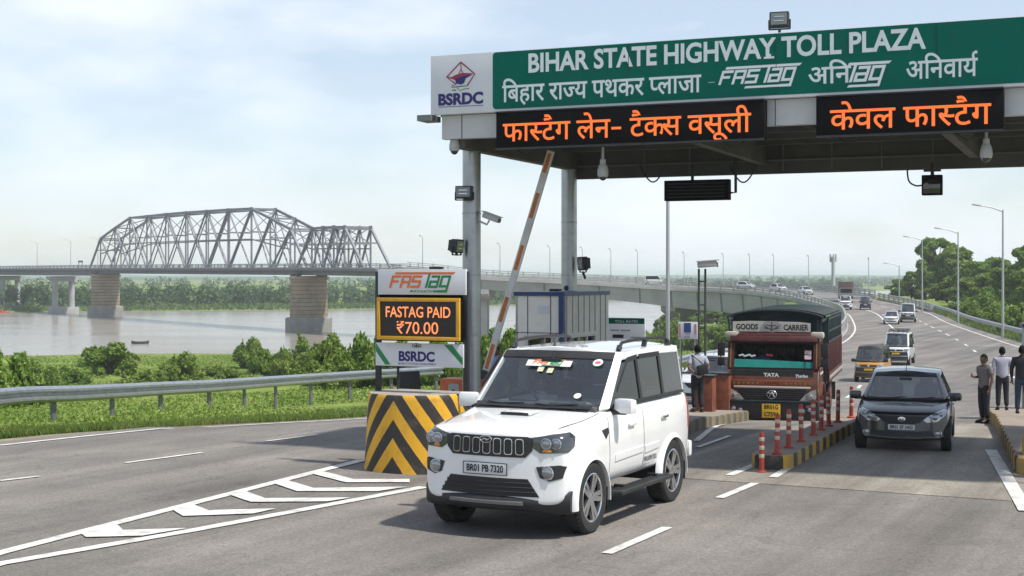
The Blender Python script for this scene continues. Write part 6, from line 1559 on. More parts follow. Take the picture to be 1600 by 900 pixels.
jm = MB(); jm.box((w1, -.003, (bh_ + z2) / 2), (.014, .008, bh_ - z2)); jm.box((w2 - .05, -.003, (bh_ + z2) / 2), (.014, .008, bh_ - z2)); jm.box((-bw_ / 2, -.003, z2 + .06), (bw_, .008, .014)); jm.build('panel_joint', DARKMETAL, fw)
nb = MB(); nb.box((-.42, -.006, 2.45), (.22, .01, .16)); nb.build('notice', SIGNW, bt)
fm = MB()
for c_, d_ in ((((w1 + w2) / 2, 0, z1), (w2 - w1 + .1, .1, .05)), (((w1 + w2) / 2, 0, z2), (w2 - w1 + .1, .1, .05)), ((w1, 0, (z1 + z2) / 2), (.05, .1, z2 - z1)), ((w2, 0, (z1 + z2) / 2), (.05, .1, z2 - z1))): fm.box(c_, d_)
wf = fm.build('window', mat('aluminium frame', (.5, .5, .5), .4, .6), bt)
gg = MB(); gg.box(((w1 + w2) / 2, .03, (z1 + z2) / 2), (w2 - w1, .012, z2 - z1)); gg.build('pane', TINT, wf)
wa = MB(); wa.box((-.035, -.004, bh_ / 2), (.10, .10, bh_)); wa.build('corner_post', BLUEP, bt)
rb = MB()
for a, b in ((.06, .30), (1.6, bd_)): rb.box((-.02, (a + b) / 2, bh_ / 2), (.05, b - a, bh_))
rb.box((-.02, .95, .45), (.05, 1.30, .9)); rb.box((-.02, .95, (1.95 + bh_) / 2), (.05, 1.30, bh_ - 1.95))
sw_ = rb.build('side_wall', BEIGEP, bt)
rr = MB()
for y in np.arange(.12, bd_, .29):
    if .3 < y < 1.6: rr.box((.010, y, (2.0 + bh_) / 2), (.014, .02, bh_ - 2.0)); rr.box((.010, y, .45), (.014, .02, .88))
    else: rr.box((.010, y, bh_ / 2), (.014, .02, bh_))
rr.build('wall_ribs', mat('dark wall joint', (.28, .27, .25), .6), sw_)  # thin dark joints between the wall panels
wn_ = MB()
for y0_, y1_ in ((.32, .72), (.74, 1.14), (1.16, 1.58)):
    for c_, d_ in (((-.02, y0_, 1.42), (.07, .03, 1.0)), ((-.02, y1_, 1.42), (.07, .03, 1.0))): wn_.box(c_, d_)
wn_.box((-.02, .95, .93), (.07, 1.28, .04)); wn_.box((-.02, .95, 1.93), (.07, 1.28, .04)); sf = wn_.build('window', MATS['aluminium frame'], bt)
gg = MB(); gg.box((-.03, .95, 1.43), (.010, 1.26, .98)); gg.build('pane', TINT, sf)
bb = MB(); bb.box((-bw_ / 2, bd_, bh_ / 2), (bw_, .05, bh_)); bb.box((-bw_ + .02, bd_ / 2, bh_ / 2), (.05, bd_, bh_)); bb.build('rear_wall', GREYP, bt)
ro = MB(); ro.box((-bw_ / 2, bd_ / 2, bh_ + .03), (bw_ + .06, bd_ + .08, .075)); rf = ro.build('roof', BLUEP, bt)
ro = MB(); ro.box((-bw_ * .3, .3, bh_ + .10), (.2, .14, .05)); ro.ball((-.16, .5, bh_ + .14), .05, 10); ro.build('roof_fitting', DARKMETAL, rf)
dsk = MB(); dsk.box((-bw_ / 2, .5, .9), (bw_ * .8, .5, .04)); dsk.box((-bw_ / 2, .6, 1.1), (.36, .04, .28), bev=.01); dsk.build('desk', INTERIOR, bt)
am_ = MB(); am_.tube([(0.02, .25, 1.2), (.25, .12, 1.25), (.35, .1, 1.2)], .02, 6); am_.box((.36, .08, 1.22), (.2, .14, .12), bev=.02); am_.build('card_reader', BLACK, bt)
# rate board, info board, poles
def board(name, label, px0, py0, px1, py1, d, yaw, zb, m, header=None, lines=(), cat='sign', group=None):
    f = Frame((Q((px0 + px1) / 2, 430, d).x, d), yaw); (xa, za), (xb, zb_) = f.px(px0, py0, 0), f.px(px1, py1, 0); g0 = zr(d)
    t = thing(name, label, cat, f.w(0, 0, g0), f.rz, group); za -= g0; zb_ -= g0
    b = MB(); b.box(((xa + xb) / 2, 0, (za + zb_) / 2), (xb - xa, .05, za - zb_), bev=.006); p = b.build('panel', m, t)
    if header: h = MB(); hh = (za - zb_) * header[0]; h.box(((xa + xb) / 2, -.028, za - hh / 2 - .01), (xb - xa - .02, .01, hh)); h.build('header', header[1], p)
    for (fx0, fx1, fz0, fz1, mm) in lines:
        l = MB(); l.box((xa + (xb - xa) * (fx0 + fx1) / 2, -.029, zb_ + (za - zb_) * (fz0 + fz1) / 2), ((xb - xa) * (fx1 - fx0), .008, (za - zb_) * (fz1 - fz0))); l.build('print_block', mm, p)
    q = MB()
    for x in (xa + .06, xb - .06): q.cyl((x, .05, -.1), (x, .05, za - .05), .03)
    q.build('post', STEEL, t); return t, p, (xa, xb, za, zb_)
GREYINK = mat('pale grey print', (.30, .31, .32), .6)
t, p, (xa, xb, za, zb_) = board('rate_board', 'white toll rate board with a green header right of the booth', 951, 496, 1008, 552, 29.5, 20, 0, mat('bright white board', (.82, .83, .84), .6), (.16, SIGNG), ((.06, .30, .62, .66, GREYINK), (.34, .60, .62, .66, GREYINK), (.12, .42, .42, .52, INK), (.62, .9, .42, .46, GREYINK), (.06, .16, .10, .30, INK), (.30, .9, .12, .15, GREYINK), (.3, .8, .2, .23, GREYINK)))
text_part('header_lettering', 'TOLL RATES', SW, p, (xa + xb) / 2, za - .105, -.036, h=.05, w=.5, align='c')
BLUEB = mat('blue print', (.03, .06, .20), .5); PINKB = mat('salmon print', (.5, .22, .2), .5)
board('poster_board', 'small board with blue and pink posters in front of the far guardrail', 1060, 503, 1090, 530, 36, 15, 0, SIGNW, None, ((.03, .13, .1, .9, PINKB), (.30, .66, .38, .95, BLUEB), (.34, .62, .26, .34, GREYINK), (.86, .95, .3, .9, PINKB), (.3, .6, .05, .2, GREYINK)))
def pole(name, label, px, pytop, d, r, m, cat='pole'):
    p = Q(px, pytop, d); t = thing(name, label, cat, (p.x, d, zr(d))); c = MB(); c.cyl((0, 0, -.3), (0, 0, p.z - zr(d)), r, r * .8, 12); c.build('shaft', m, t); c = MB(); c.box((0, 0, .02), (r * 5, r * 5, .04)); c.build('base_plate', m, t); return t
pole('light_pole', 'tall pale steel pole left of the camera mast', 1043.5, 305, 40, .062, LAMP)
cmz = Q(1097, 560, 33); cmt = thing('camera_mast', 'twin dark poles carrying a long camera housing beside the standing man', 'mast', (cmz.x, 33, zr(33)), -R(10))
c = MB()
for dx in (-.075, .075): c.cyl((dx, 0, 0), (dx, 0, Q(1097, 420, 33).z - zr(33)), .026, n=8)
for z in np.arange(.5, 3.6, .55): c.beam((-.075, 0, z), (.075, 0, z), .02, .03)
c.box((0, 0, .02), (.4, .3, .04)); c.build('pole', mat('dark green mast', (.045, .055, .05), .6, dirt=.2), cmt)
zt_ = Q(1097, 413, 33).z - zr(33); c = MB(); c.box((.12, -.02, zt_), (.46, .17, .14), RY(-4), bev=.03); c.box((.13, -.02, zt_ + .085), (.54, .2, .02), RY(-4)); h_ = c.build('camera_housing', CAMW, cmt); c = MB(); c.box((.36, -.02, zt_ - .01), (.03, .14, .11)); c.build('lens', SMOKE, h_)
# ------------------------------------------------------------------ lane islands
def striped(name, a, b, w0=.30, ax=1):
    m = bpy.data.materials.new(name); m.use_nodes = True; t = m.node_tree; bs = t.nodes['Principled BSDF']; l = t.links.new
    tc_ = t.nodes.new('ShaderNodeTexCoord'); sx = t.nodes.new('ShaderNodeSeparateXYZ'); l(tc_.outputs['Object'], sx.inputs[0])
    def mth(op, *v):
        n = t.nodes.new('ShaderNodeMath'); n.operation = op
        for i, q in enumerate(v):
            if isinstance(q, (int, float)): n.inputs[i].default_value = q
            else: l(q, n.inputs[i])
        return n.outputs[0]
    st = mth('GREATER_THAN', mth('FRACT', mth('DIVIDE', mth('ADD', sx.outputs[ax], 50.0), w0 * 2)), .5)
    y1 = t.nodes.new('ShaderNodeMix'); y1.data_type = 'RGBA'; y1.inputs['A'].default_value = (*a, 1); y1.inputs['B'].default_value = (*b, 1); l(st, y1.inputs['Factor'])
    n2 = t.nodes.new('ShaderNodeTexNoise'); n2.inputs['Scale'].default_value = 3.0; n2.inputs['Detail'].default_value = 9; n2.inputs['Roughness'].default_value = .7; l(tc_.outputs['Object'], n2.inputs['Vector'])
    mr = t.nodes.new('ShaderNodeMapRange'); mr.inputs['From Min'].default_value = .42; mr.inputs['From Max'].default_value = .7; mr.inputs['To Max'].default_value = .75; l(n2.outputs['Fac'], mr.inputs['Value'])
    y2 = t.nodes.new('ShaderNodeMix'); y2.data_type = 'RGBA'; y2.inputs['B'].default_value = (.20, .165, .12, 1); l(mr.outputs[0], y2.inputs['Factor']); l(y1.outputs['Result'], y2.inputs['A']); l(y2.outputs['Result'], bs.inputs['Base Color']); bs.inputs['Roughness'].default_value = .8
    return m
KERB = striped('black and yellow kerb paint', (.035, .032, .03), (.50, .30, .03)); KERB2 = striped('worn dark kerb paint', (.05, .048, .045), (.16, .13, .06))
PAVE = mat('island paving', (.25, .21, .17), .9, var=.2, scale=2, dirt=.5, bump=.3, bscale=30, dcol=(.30, .15, .09))
def island(label, nose, yaw, w, L_, h, m, nose_r=.35):
    t = thing('lane_island', label, 'kerb island', (nose.x, nose.y, zr(nose.y)), -R(yaw), 'raised islands between the toll lanes')
    a = R(yaw); u = Vector((math.sin(a), math.cos(a), 0)); zz = lambda y: zr(nose.y + u.y * y) - zr(nose.y)
    out = []
    for k in range(9): q = R(180 - 22.5 * k); out.append((w / 2 * math.cos(q), nose_r - nose_r * math.sin(q)))
    ys_ = list(np.arange(nose_r + .6, L_ + .01, .6)); 
    left = [(-w / 2, y) for y in ys_[::-1]]; right = [(w / 2, y) for y in ys_]
    pl = left + out + right
    kb = MB(); vs = []; lvk = [(-.2, 1.0), (h - .05, 1.0), (h - .015, .985), (h, .95)]
    for z, k in lvk: vs += [(x * k if abs(x) < 9 else x, y if y > nose_r else nose_r + (y - nose_r) * k, z + zz(y)) for x, y in pl]
    n = len(pl); kb.add(vs, [(j * n + i, j * n + i + 1, (j + 1) * n + i + 1, (j + 1) * n + i) for j in range(3) for i in range(n - 1)] + [(0, n, 2 * n, 3 * n, 4 * n - 1, 3 * n - 1, 2 * n - 1, n - 1)])
    kb.build('kerb', m, t, sm=25)
    tp = MB(); ny = len(ys_); mid_ = [(0, y) for y in ys_]
    for i in range(ny - 1):
        y0_, y1_ = ys_[i], ys_[i + 1]; k = .95 * w / 2; tp.add([(-k, y0_, h + zz(y0_)), (k, y0_, h + zz(y0_)), (k, y1_, h + zz(y1_)), (-k, y1_, h + zz(y1_))], [(0, 1, 2, 3)])
    tp.add([(x * .95, (y if y > nose_r else nose_r + (y - nose_r) * .95), h + zz(y)) for x, y in [left[-1]] + out + [right[0]]], [tuple(range(len(out) + 2))]); tp.build('paving', PAVE, t, sm=0)
    return t, u
n1 = P(1202, 736); i1, u1 = island('kerbed island lined with red bollards left of the dark hatchback', n1 + Vector((-.02, .05, 0)), 23.5, .66, 13.5, .23, KERB)
# the front of that kerb is paler yellow
n2 = Vector((2.15, 26.2, 0)); island('dark kerbed island where the man with the bag stands', n2, 21, 1.5, 10.5, .24, KERB2)
n3 = P(1606, 748); island('kerbed island under the men at the right edge', n3 + Vector((.55, .0, 0)), 16.5, 1.35, 14, .26, KERB, .45)
n4 = CF.w(0, 1.2); island('booth island behind the chevron block', n4, 27, 1.5, 9.0, .2, KERB2, .3)
cpb = thing('kerb_end_block', 'black and yellow striped block ending the island at the right edge', 'barrier', (P(1601, 742) + Vector((.42, .15, 0))).to_tuple(), -R(16.5))
c = MB(); c.box((0, .25, .28), (.75, .5, .56), bev=.05, taper=.93); ob = c.build('block', striped('block stripes', (.04, .035, .03), (.60, .34, .03), .09, 0), cpb); 
ob.data.transform(Matrix.Identity(4))
BR = mat('red bollard plastic', (.36, .045, .026), .5, var=.15, scale=8, dirt=.25); BW = mat('bollard reflective band', (.52, .42, .33), .5, dirt=.4)
def bollard(label, loc, lean=0.0):
    t = thing('bollard', label, 'bollard', loc, 0, 'red bollards along the lane island'); t.rotation_euler = (R(lean), R(lean * .7), 0); t.scale = (.74, .74, .88)
    b = MB(); b.lathe([(.11, 0), (.11, .03), (.060, .05), (.056, .10), (.052, .68), (.046, .72), (.02, .735), (0, .735)], n=18); o = b.build('tube', BR, t, sm=40)
    for z in (.27, .42, .57): w_ = MB(); w_.lathe([(.0555, z), (.0575, z + .003), (.0570, z + .067), (.0545, z + .07)], n=18); w_.build('reflective_band', BW, t, sm=40)
    return t
ord_ = ('nearest', 'second', 'third', 'fourth', 'fifth', 'sixth', 'seventh', 'eighth', 'farthest')
for k, (px, py) in enumerate(((1190, 739), (1214, 710), (1232, 700), (1252, 690), (1271, 680), (1283, 672), (1295, 666), (1309, 660), (1330, 653))):
    if k == 0: p = P(px, py)
    else:
        z = .23
        for _ in range(8): p = P(px, py, z); z = zr(p.y) + .23
    bollard(f'{ord_[k]} red bollard of the row' + (' standing on the road before the island' if k == 0 else ' on the striped island' if k < 8 else ' standing apart from the row'), (p.x, p.y, p.z), RNG.uniform(-1.5, 1.5))
# orange boxes on the man's island, kiosk post at right
for k, (px, py0, py1, d, w, nm) in enumerate(((1102, 585, 640, 32.0, .42, 'orange counter box behind the man with the bag'), (1130, 578, 634, 33.2, .36, 'rusty orange box just left of the goods truck'))):
    p = Q(px, py1, d); t = thing('lane_cabinet', nm, 'cabinet', (p.x, d, zr(d) + .24), -R(21)); h = (py1 - py0) * d / FPX
    b = MB(); b.box((0, 0, h / 2), (w, .4, h), bev=.02); b.build('body', mat('rusty orange paint', (.20, .058, .028), .6, var=.3, dirt=.5), t); b = MB(); b.box((0, 0, h + .015), (w + .05, .45, .03)); b.build('top', DARKMETAL, t)
kq = Q(1606, 650, 27.5); kt = thing('kiosk', 'grey kiosk box cut by the right edge behind the men', 'booth', (kq.x + .35, 33.5, zr(33.5)), -R(16)); kt.location = (Q(1612, 560, 33.5).x + .3, 33.5, zr(33.5))
b = MB(); b.box((0, 0, 1.1), (.95, .9, 2.2), bev=.02); b.build('body', mat('kiosk grey', (.30, .31, .31), .5, dirt=.3), kt); b = MB(); b.box((0, -.02, 2.24), (1.05, 1.0, .08)); b.build('roof', DARKMETAL, kt); b = MB(); b.box((0, -.455, 1.5), (.6, .02, .6)); b.build('window', TINT, kt)
# ------------------------------------------------------------------ people
SKIN = mat('brown skin', (.13, .068, .042), .55, var=.08); HAIR = mat('black hair', (.006, .005, .005), .8, spec=.15); SHOE = mat('dark shoe leather', (.015, .013, .012), .45)
def skinned(name, verts, edges, radii, m, parent, root=0, sub=2):
    me = bpy.data.meshes.new(name); me.from_pydata(verts, edges, []); o = link(name, me)
    sk = o.modifiers.new('k', 'SKIN'); sk.use_smooth_shade = True
    for i, r in enumerate(radii):
        d = me.skin_vertices[0].data[i]; d.radius = (r, r) if not isinstance(r, tuple) else r; d.use_root = (i == root)
    s = o.modifiers.new('s', 'SUBSURF'); s.levels = sub; s.render_levels = sub
    m2 = new_from(o); o.modifiers.clear(); o.data = m2
    for p in m2.polygons: p.use_smooth = True
    m2.materials.clear(); m2.materials.append(m); o.parent = parent; return o
def person(label, loc, rz, H, shirt, trousers, arms='down', stance=.11, turn=0.0, group=None, sleeves='short', lean=0.0, extra=None):
    t = thing('person', label, 'person', loc, rz, group); k = H / 1.70; t.scale = (k, k, k)
    V_ = lambda *a: Vector(a)
    pel, ch, nk, hd = V_(0, 0, .94), V_(0, lean * .5, 1.28), V_(0, lean, 1.45), V_(0, lean - .02, 1.58)
    J = {}
    for s_, n in ((1, 'l'), (-1, 'r')):
        J['hip' + n] = V_(s_ * .095, 0, .88); J['kn' + n] = V_(s_ * (stance + .0), -.015 + (.02 if s_ > 0 else -.02), .48); J['an' + n] = V_(s_ * (stance + .01), .02, .09); J['toe' + n] = V_(s_ * (stance + .03), -.15, .035)
        J['sh' + n] = V_(s_ * .178, lean * .9, 1.375)
        J['el' + n] = V_(s_ * .245, lean * .6 + .03, 1.12); J['wr' + n] = V_(s_ * .25, lean * .6 - .04, .88); 
        J['hd' + n] = V_(s_ * .245, lean * .6 - .07, .80)
    if arms in ('forward', 'onefwd'):
        for s_, n in ((1, 'l'), (-1, 'r')):
            if arms == 'onefwd' and n == 'l': continue
            J['el' + n] = V_(s_ * .22, .02, 1.12); J['wr' + n] = V_(s_ * .13, -.22, 1.14); J['hd' + n] = V_(s_ * .10, -.31, 1.17)
    if arms == 'seated':
        for s_, n in ((1, 'l'), (-1, 'r')):
            J['hip' + n] = V_(s_ * .10, -.05, .90); J['kn' + n] = V_(s_ * .14, -.48, .96); J['an' + n] = V_(s_ * .14, -.66, .62); J['toe' + n] = V_(s_ * .15, -.82, .60)
            J['el' + n] = V_(s_ * .25, -.12, 1.14); J['wr' + n] = V_(s_ * .17, -.36, 1.20); J['hd' + n] = V_(s_ * .15, -.44, 1.24)
    if arms == 'behind':
        for s_, n in ((1, 'l'), (-1, 'r')): J['el' + n] = V_(s_ * .27, .09, 1.13); J['wr' + n] = V_(s_ * .10, .17, .97); J['hd' + n] = V_(s_ * .03, .18, .95)
    # body: one continuous figure
    vs = [pel, ch, V_(0, lean * .9, 1.39), nk, V_(0, lean - .01, 1.50)]; ed = [(0, 1), (1, 2), (2, 3), (3, 4)]; rd = [(.13, .085), (.13, .085), (.098, .068), .048, .05]
    for n in 'lr':
        b = len(vs); vs += [J['hip' + n], J['kn' + n], J['an' + n], J['toe' + n]]; ed += [(0, b), (b, b + 1), (b + 1, b + 2), (b + 2, b + 3)]; rd += [.088, .056, .038, .032]
        b = len(vs); vs += [J['sh' + n], J['el' + n], J['wr' + n], J['wr' + n].lerp(J['hd' + n], .6)]; ed += [(2, b), (b, b + 1), (b + 1, b + 2), (b + 2, b + 3)]; rd += [.050, .040, .028, (.036, .022)]
    body = skinned('body', vs, ed, rd, SKIN, t)
    # head with face, joined onto the neck
    hm = MB(); Mh = T(*hd) @ RZ(turn)
    bm = bmesh.new(); bmesh.ops.create_uvsphere(bm, u_segments=24, v_segments=16, radius=1)
    for v in bm.verts:
        x, y, z = v.co; w = .078 * (1 - .22 * max(0, -z) ** 1.5); d = .098 if y > 0 else .092
        yy = y * d; 
        if y < 0: yy -= .020 * math.exp(-((x * .078 / .014) ** 2) - ((z + .12) / .16) ** 2) + .008 * math.exp(-((z + .8) / .2) ** 2 - (x / .4) ** 2) - .010 * math.exp(-((abs(x) - .42) / .2) ** 2 - ((z - .06) / .14) ** 2)
        v.co = (x * w, yy, z * .122 - .004)
    hm.bm(bm, Mh)
    for s_ in (-1, 1): hm.ball(Mh @ V_(s_ * .078, .012, -.01), (.012, .022, .034), 8)
    ho = hm.build('head', SKIN, body, sm=80)
    em = MB()
    for s_ in (-1, 1): em.ball(Mh @ V_(s_ * .032, -.080, .006), (.013, .008, .007), 8)
    em.build('eyes', mat('eye', (.35, .33, .30), .2), ho); mm = MB(); mm.ball(Mh @ V_(0, -.089, -.062), (.024, .006, .006), 8); mm.build('mouth', mat('lips', (.12, .035, .03), .5), ho)
    hr = MB(); bm = bmesh.new(); bmesh.ops.create_uvsphere(bm, u_segments=22, v_segments=14, radius=1)
    bmesh.ops.delete(bm, geom=[v for v in bm.verts if (v.co.z < -.05 and v.co.y < .25) or v.co.z < -.55 or (v.co.y < -.62 and v.co.z < .38)], context='VERTS')
    for v in bm.verts: q = 1 + .05 * noise.noise(v.co * 5); v.co = (v.co.x * .086 * q, v.co.y * .106 * q + .006, v.co.z * .132 * q + .002)
    hr.bm(bm, Mh); hr.build('hair', HAIR, body, sm=80)
    # hands: palm with four fingers and a thumb
    for s_, n in ((1, 'l'), (-1, 'r')):
        w0, w1 = J['wr' + n], J['hd' + n]; d = (w1 - w0).normalized(); sd_ = V_(0, -1, 0) if abs(d.y) < .7 else V_(0, 0, 1); sd_ = (sd_ - d * sd_.dot(d)).normalized(); up_ = d.cross(sd_)
        b = w0.lerp(w1, .55); v2, e2, r2 = [b, b + d * .045], [(0, 1)], [(.020, .020), .021]
        for f, (o_, L_) in enumerate(((.030, .062), (.010, .072), (-.010, .068), (-.028, .052))):
            q = len(v2); c0 = b + d * .062 + sd_ * o_; c1 = c0 + d * L_ * .5 + up_ * .008 * s_; c2 = c1 + d * L_ * .4 + up_ * .020 * s_
            v2 += [c0, c1, c2]; e2 += [(1, q), (q, q + 1), (q + 1, q + 2)]; r2 += [.0105, .009, .0075]
        q = len(v2); c0 = b + d * .02 + sd_ * .034; v2 += [c0, c0 + d * .035 + sd_ * .022, c0 + d * .062 + sd_ * .024]; e2 += [(0, q), (q, q + 1), (q + 1, q + 2)]; r2 += [.012, .010, .008]
        skinned('hand', v2, e2, r2, SKIN, body, 0, 1)
    # clothes
    vs = [V_(0, 0, .80 if arms != 'seated' else .90), V_(0, lean * .25, 1.02), V_(0, lean * .5, 1.24), V_(0, lean * .9, 1.385), V_(0, lean, 1.435)]; ed = [(0, 1), (1, 2), (2, 3), (3, 4)]; rd = [(.192, .142), (.174, .126), (.172, .122), (.148, .106), (.078, .076)]
    for n in 'lr':
        b = len(vs); a, e, w_ = J['sh' + n], J['el' + n], J['wr' + n]; vs += [a, a.lerp(e, .75)]; ed += [(3, b), (b, b + 1)]; rd += [.078, .064]
        if sleeves == 'long': vs += [e, e.lerp(w_, .88)]; ed += [(b + 1, b + 2), (b + 2, b + 3)]; rd += [.056, .042]
    so_ = skinned('shirt', vs, ed, rd, shirt, body)
    cl = MB(); cl.tube([V_(.062 * math.cos(a), lean + .062 * math.sin(a), 1.462 - .012 * math.sin(a + 1.57)) for a in [2 * math.pi * i / 16 for i in range(17)]], .016, 6); cl.build('collar', shirt, so_)
    vs = [V_(0, 0, 1.03), V_(0, 0, .86)]; ed = [(0, 1)]; rd = [(.165, .118), (.160, .118)]
    for n in 'lr':
        b = len(vs); vs += [J['hip' + n] + V_(0, 0, -.06), J['kn' + n], J['an' + n] + V_(0, .0, .02)]; ed += [(1, b), (b, b + 1), (b + 1, b + 2)]; rd += [.102, .078, .062]
    skinned('trousers', vs, ed, rd, trousers, body)
    for n in 'lr':
        a, q = J['an' + n], J['toe' + n]; sm_ = MB(); c = a.lerp(q, .48); ang = math.degrees(math.atan2((q - a).x, -(q - a).y)); 
        sm_.ball((c.x, c.y, .045), (.048, .135, .045), 14, Matrix.Rotation(R(ang), 3, 'Z')); sm_.box((c.x, c.y, .010), (.085, .25, .02), RZ(ang), bev=.008); sm_.ball((a.x, a.y, .07), (.045, .06, .06), 10); sm_.build('shoe', SHOE, body, sm=60)
    return t
CL1 = mat('grey checked shirt', (.15, .14, .14), .8, var=.25, scale=30); CL2 = mat('pale lilac shirt', (.36, .36, .44), .8, var=.08, scale=12); CL3 = mat('black shirt', (.02, .021, .025), .8, var=.2); CL4 = mat('pale grey shirt', (.34, .37, .43), .8, var=.1, scale=10); CL5 = mat('light blue shirt', (.22, .36, .58), .8, var=.1, scale=10)
TR1 = mat('dark trousers', (.014, .015, .02), .85, var=.2, scale=10); TR2 = mat('blue jeans', (.03, .05, .09), .85, var=.3, scale=14)
def zi(p, h): return (p.x, p.y, zr(p.y) + h)
p = pq(1538, 662); person('man in a grey checked shirt standing sideways with hands held in front', zi(p, .012), R(-66), 1.52, CL1, TR1, 'onefwd', .07)
p = Q(1566, 650, 32.0); person('man in a pale lilac shirt seen from behind at the right edge', zi(p, .262), R(168), 1.44, CL2, TR1, 'down', .10, sleeves='long')
p = Q(1597, 650, 29.6); person('man in black cut by the right edge of the picture', zi(p, .262), R(150), 1.45, CL3, TR2, 'down', .10, sleeves='long')
p = Q(1090, 650, 31.4); t = person('man in a pale shirt with a black sling bag beside the camera mast', zi(p, .242), R(190), 1.50, CL4, TR1, 'behind', .09)
bg_ = thing('sling_bag', 'black sling bag on the back of the man in the pale shirt', 'bag', (p.x, p.y, zr(p.y) + .242), R(190))
b = MB(); b.box((-.06, .17, .96), (.24, .09, .22), RY(12), bev=.03); b.build('pouch', BLACK, bg_); b = MB(); b.tube(cmr([(-.10, .16, 1.05), (.04, .145, 1.18), (.14, .05, 1.27), (.12, -.06, 1.25), (0, -.135, 1.10), (-.17, -.06, .98), (-.16, .12, .98)], 5), .014, 6); b.build('strap', BLACK, bg_)
p = Q(775, 560, 28.0); person('man in a light blue shirt standing by the raised barrier arm', zi(p, .20), R(-20), 1.52, CL5, TR1, 'down', .09)
# ------------------------------------------------------------------ vegetation
def leaves_mesh(name, pts, nrm, size, rng, aspect=1.7, droop=.3):
    """one folded leaf-shaped face per point (numpy)"""
    n = len(pts); pts = np.asarray(pts); sz = size * rng.uniform(.6, 1.4, n)
    a = rng.normal(size=(n, 3)); a[:, 2] -= droop; a /= np.linalg.norm(a, axis=1)[:, None]
    nn = np.asarray(nrm) + rng.normal(size=(n, 3)) * .75; b = np.cross(a, nn); b /= (np.linalg.norm(b, axis=1)[:, None] + 1e-9)
    A = a * (sz * aspect * .5)[:, None]; B = b * (sz * .5)[:, None]
    v = np.stack([pts - A, pts + B * .9 - A * .1, pts + A, pts - B * .9 - A * .1], 1).reshape(-1, 3)
    me = bpy.data.meshes.new(name); me.vertices.add(4 * n); me.vertices.foreach_set('co', v.astype(np.float32).ravel())
    me.loops.add(4 * n); me.loops.foreach_set('vertex_index', np.arange(4 * n, dtype=np.int32)); me.polygons.add(n); me.polygons.foreach_set('loop_start', np.arange(0, 4 * n, 4, dtype=np.int32))
    me.update(calc_edges=True); return me
def crown_points(rng, clumps, n):
    """leaf positions in ragged shells of the clumps, with inner leaves and outward normals"""
    c = np.array([q[:3] for q in clumps]); r = np.array([q[3] for q in clumps]); p_ = r ** 2; p_ /= p_.sum()
    k = rng.choice(len(clumps), n, p=p_); d = rng.normal(size=(n, 3)); d /= np.linalg.norm(d, axis=1)[:, None]
    f = np.array([noise.noise((c[i] + d_ * 1.4)) for i, d_ in zip(k, d)]) if n < 60000 else 0
    rad = r[k] * (rng.uniform(.35, 1, n) ** .45) * (1 + .34 * f); rad *= np.where(rng.random(n) < .06, rng.uniform(1, 1.22, n), 1)
    return c[k] + d * rad[:, None] * np.array([1, 1, .82]), d
def tree_proto(rng, h, spread, nleaf, lsize, m, bark, trunk_h=.32, nclump=26, lob=.42):
    clumps = []; br = MB()
    br.tube(cmr([(0, 0, -.6), (.06 * h * .1, 0, h * .18), (-.02 * h, .01 * h, h * .45), (.01 * h, 0, h * .72)], 4), [h * .034 * (1 - .8 * i / 12) for i in range(13)], 8)
    for i in range(nclump):
        z = h * (trunk_h + (1 - trunk_h) * ((i + rng.random()) / nclump)); zz = (z / h - trunk_h) / (1 - trunk_h)
        rr = spread * (math.sin(math.pi * min(1, .18 + .80 * zz)) ** .7) * rng.uniform(.35, 1.0); a = rng.uniform(0, 2 * math.pi) + i * 2.4
        r = spread * lob * rng.uniform(.5, 1.15) * (1 - .35 * zz); c = (rr * math.cos(a), rr * math.sin(a), min(z, h - r * .7)); clumps.append((*c, r))
        s0 = Vector((0, 0, z * .55)); e = Vector(c); br.tube([s0, s0.lerp(e, .5) + Vector((0, 0, -.03 * h)), e], [h * .012, h * .008, h * .003], 5)
    p, d = crown_points(rng, clumps, nleaf)
    return leaves_mesh('crown', p, d, lsize, rng), br.mesh('trunk', 60)
BARK = mat('bark', (.10, .075, .05), .9, var=.3, bump=.6, bscale=12, spec=.1)
LEAF_A = leafmat('mid green leaves', (.075, .15, .018), (.16, .26, .036), (.30, .38, .08), .9)
LEAF_B = leafmat('dark green leaves', (.034, .08, .013), (.072, .14, .022), (.14, .22, .04), .45)
LEAF_Y = leafmat('fresh green leaves', (.06, .125, .014), (.18, .27, .04), (.36, .40, .11), .22)
LEAF_F = leafmat('far bank leaves', (.035, .08, .024), (.065, .12, .034), (.12, .18, .055), .06)
GRASSB = leafmat('grass blades', (.055, .11, .016), (.12, .19, .03), (.27, .28, .09), .35)
rg = np.random.default_rng(11)
TREES = [tree_proto(np.random.default_rng(s), 10, 4.0, 26000, .26, None, BARK, th, nc, lo) for s, th, nc, lo in ((1, .22, 40, .34), (2, .20, 34, .40), (5, .26, 46, .30))]
BUSH = []
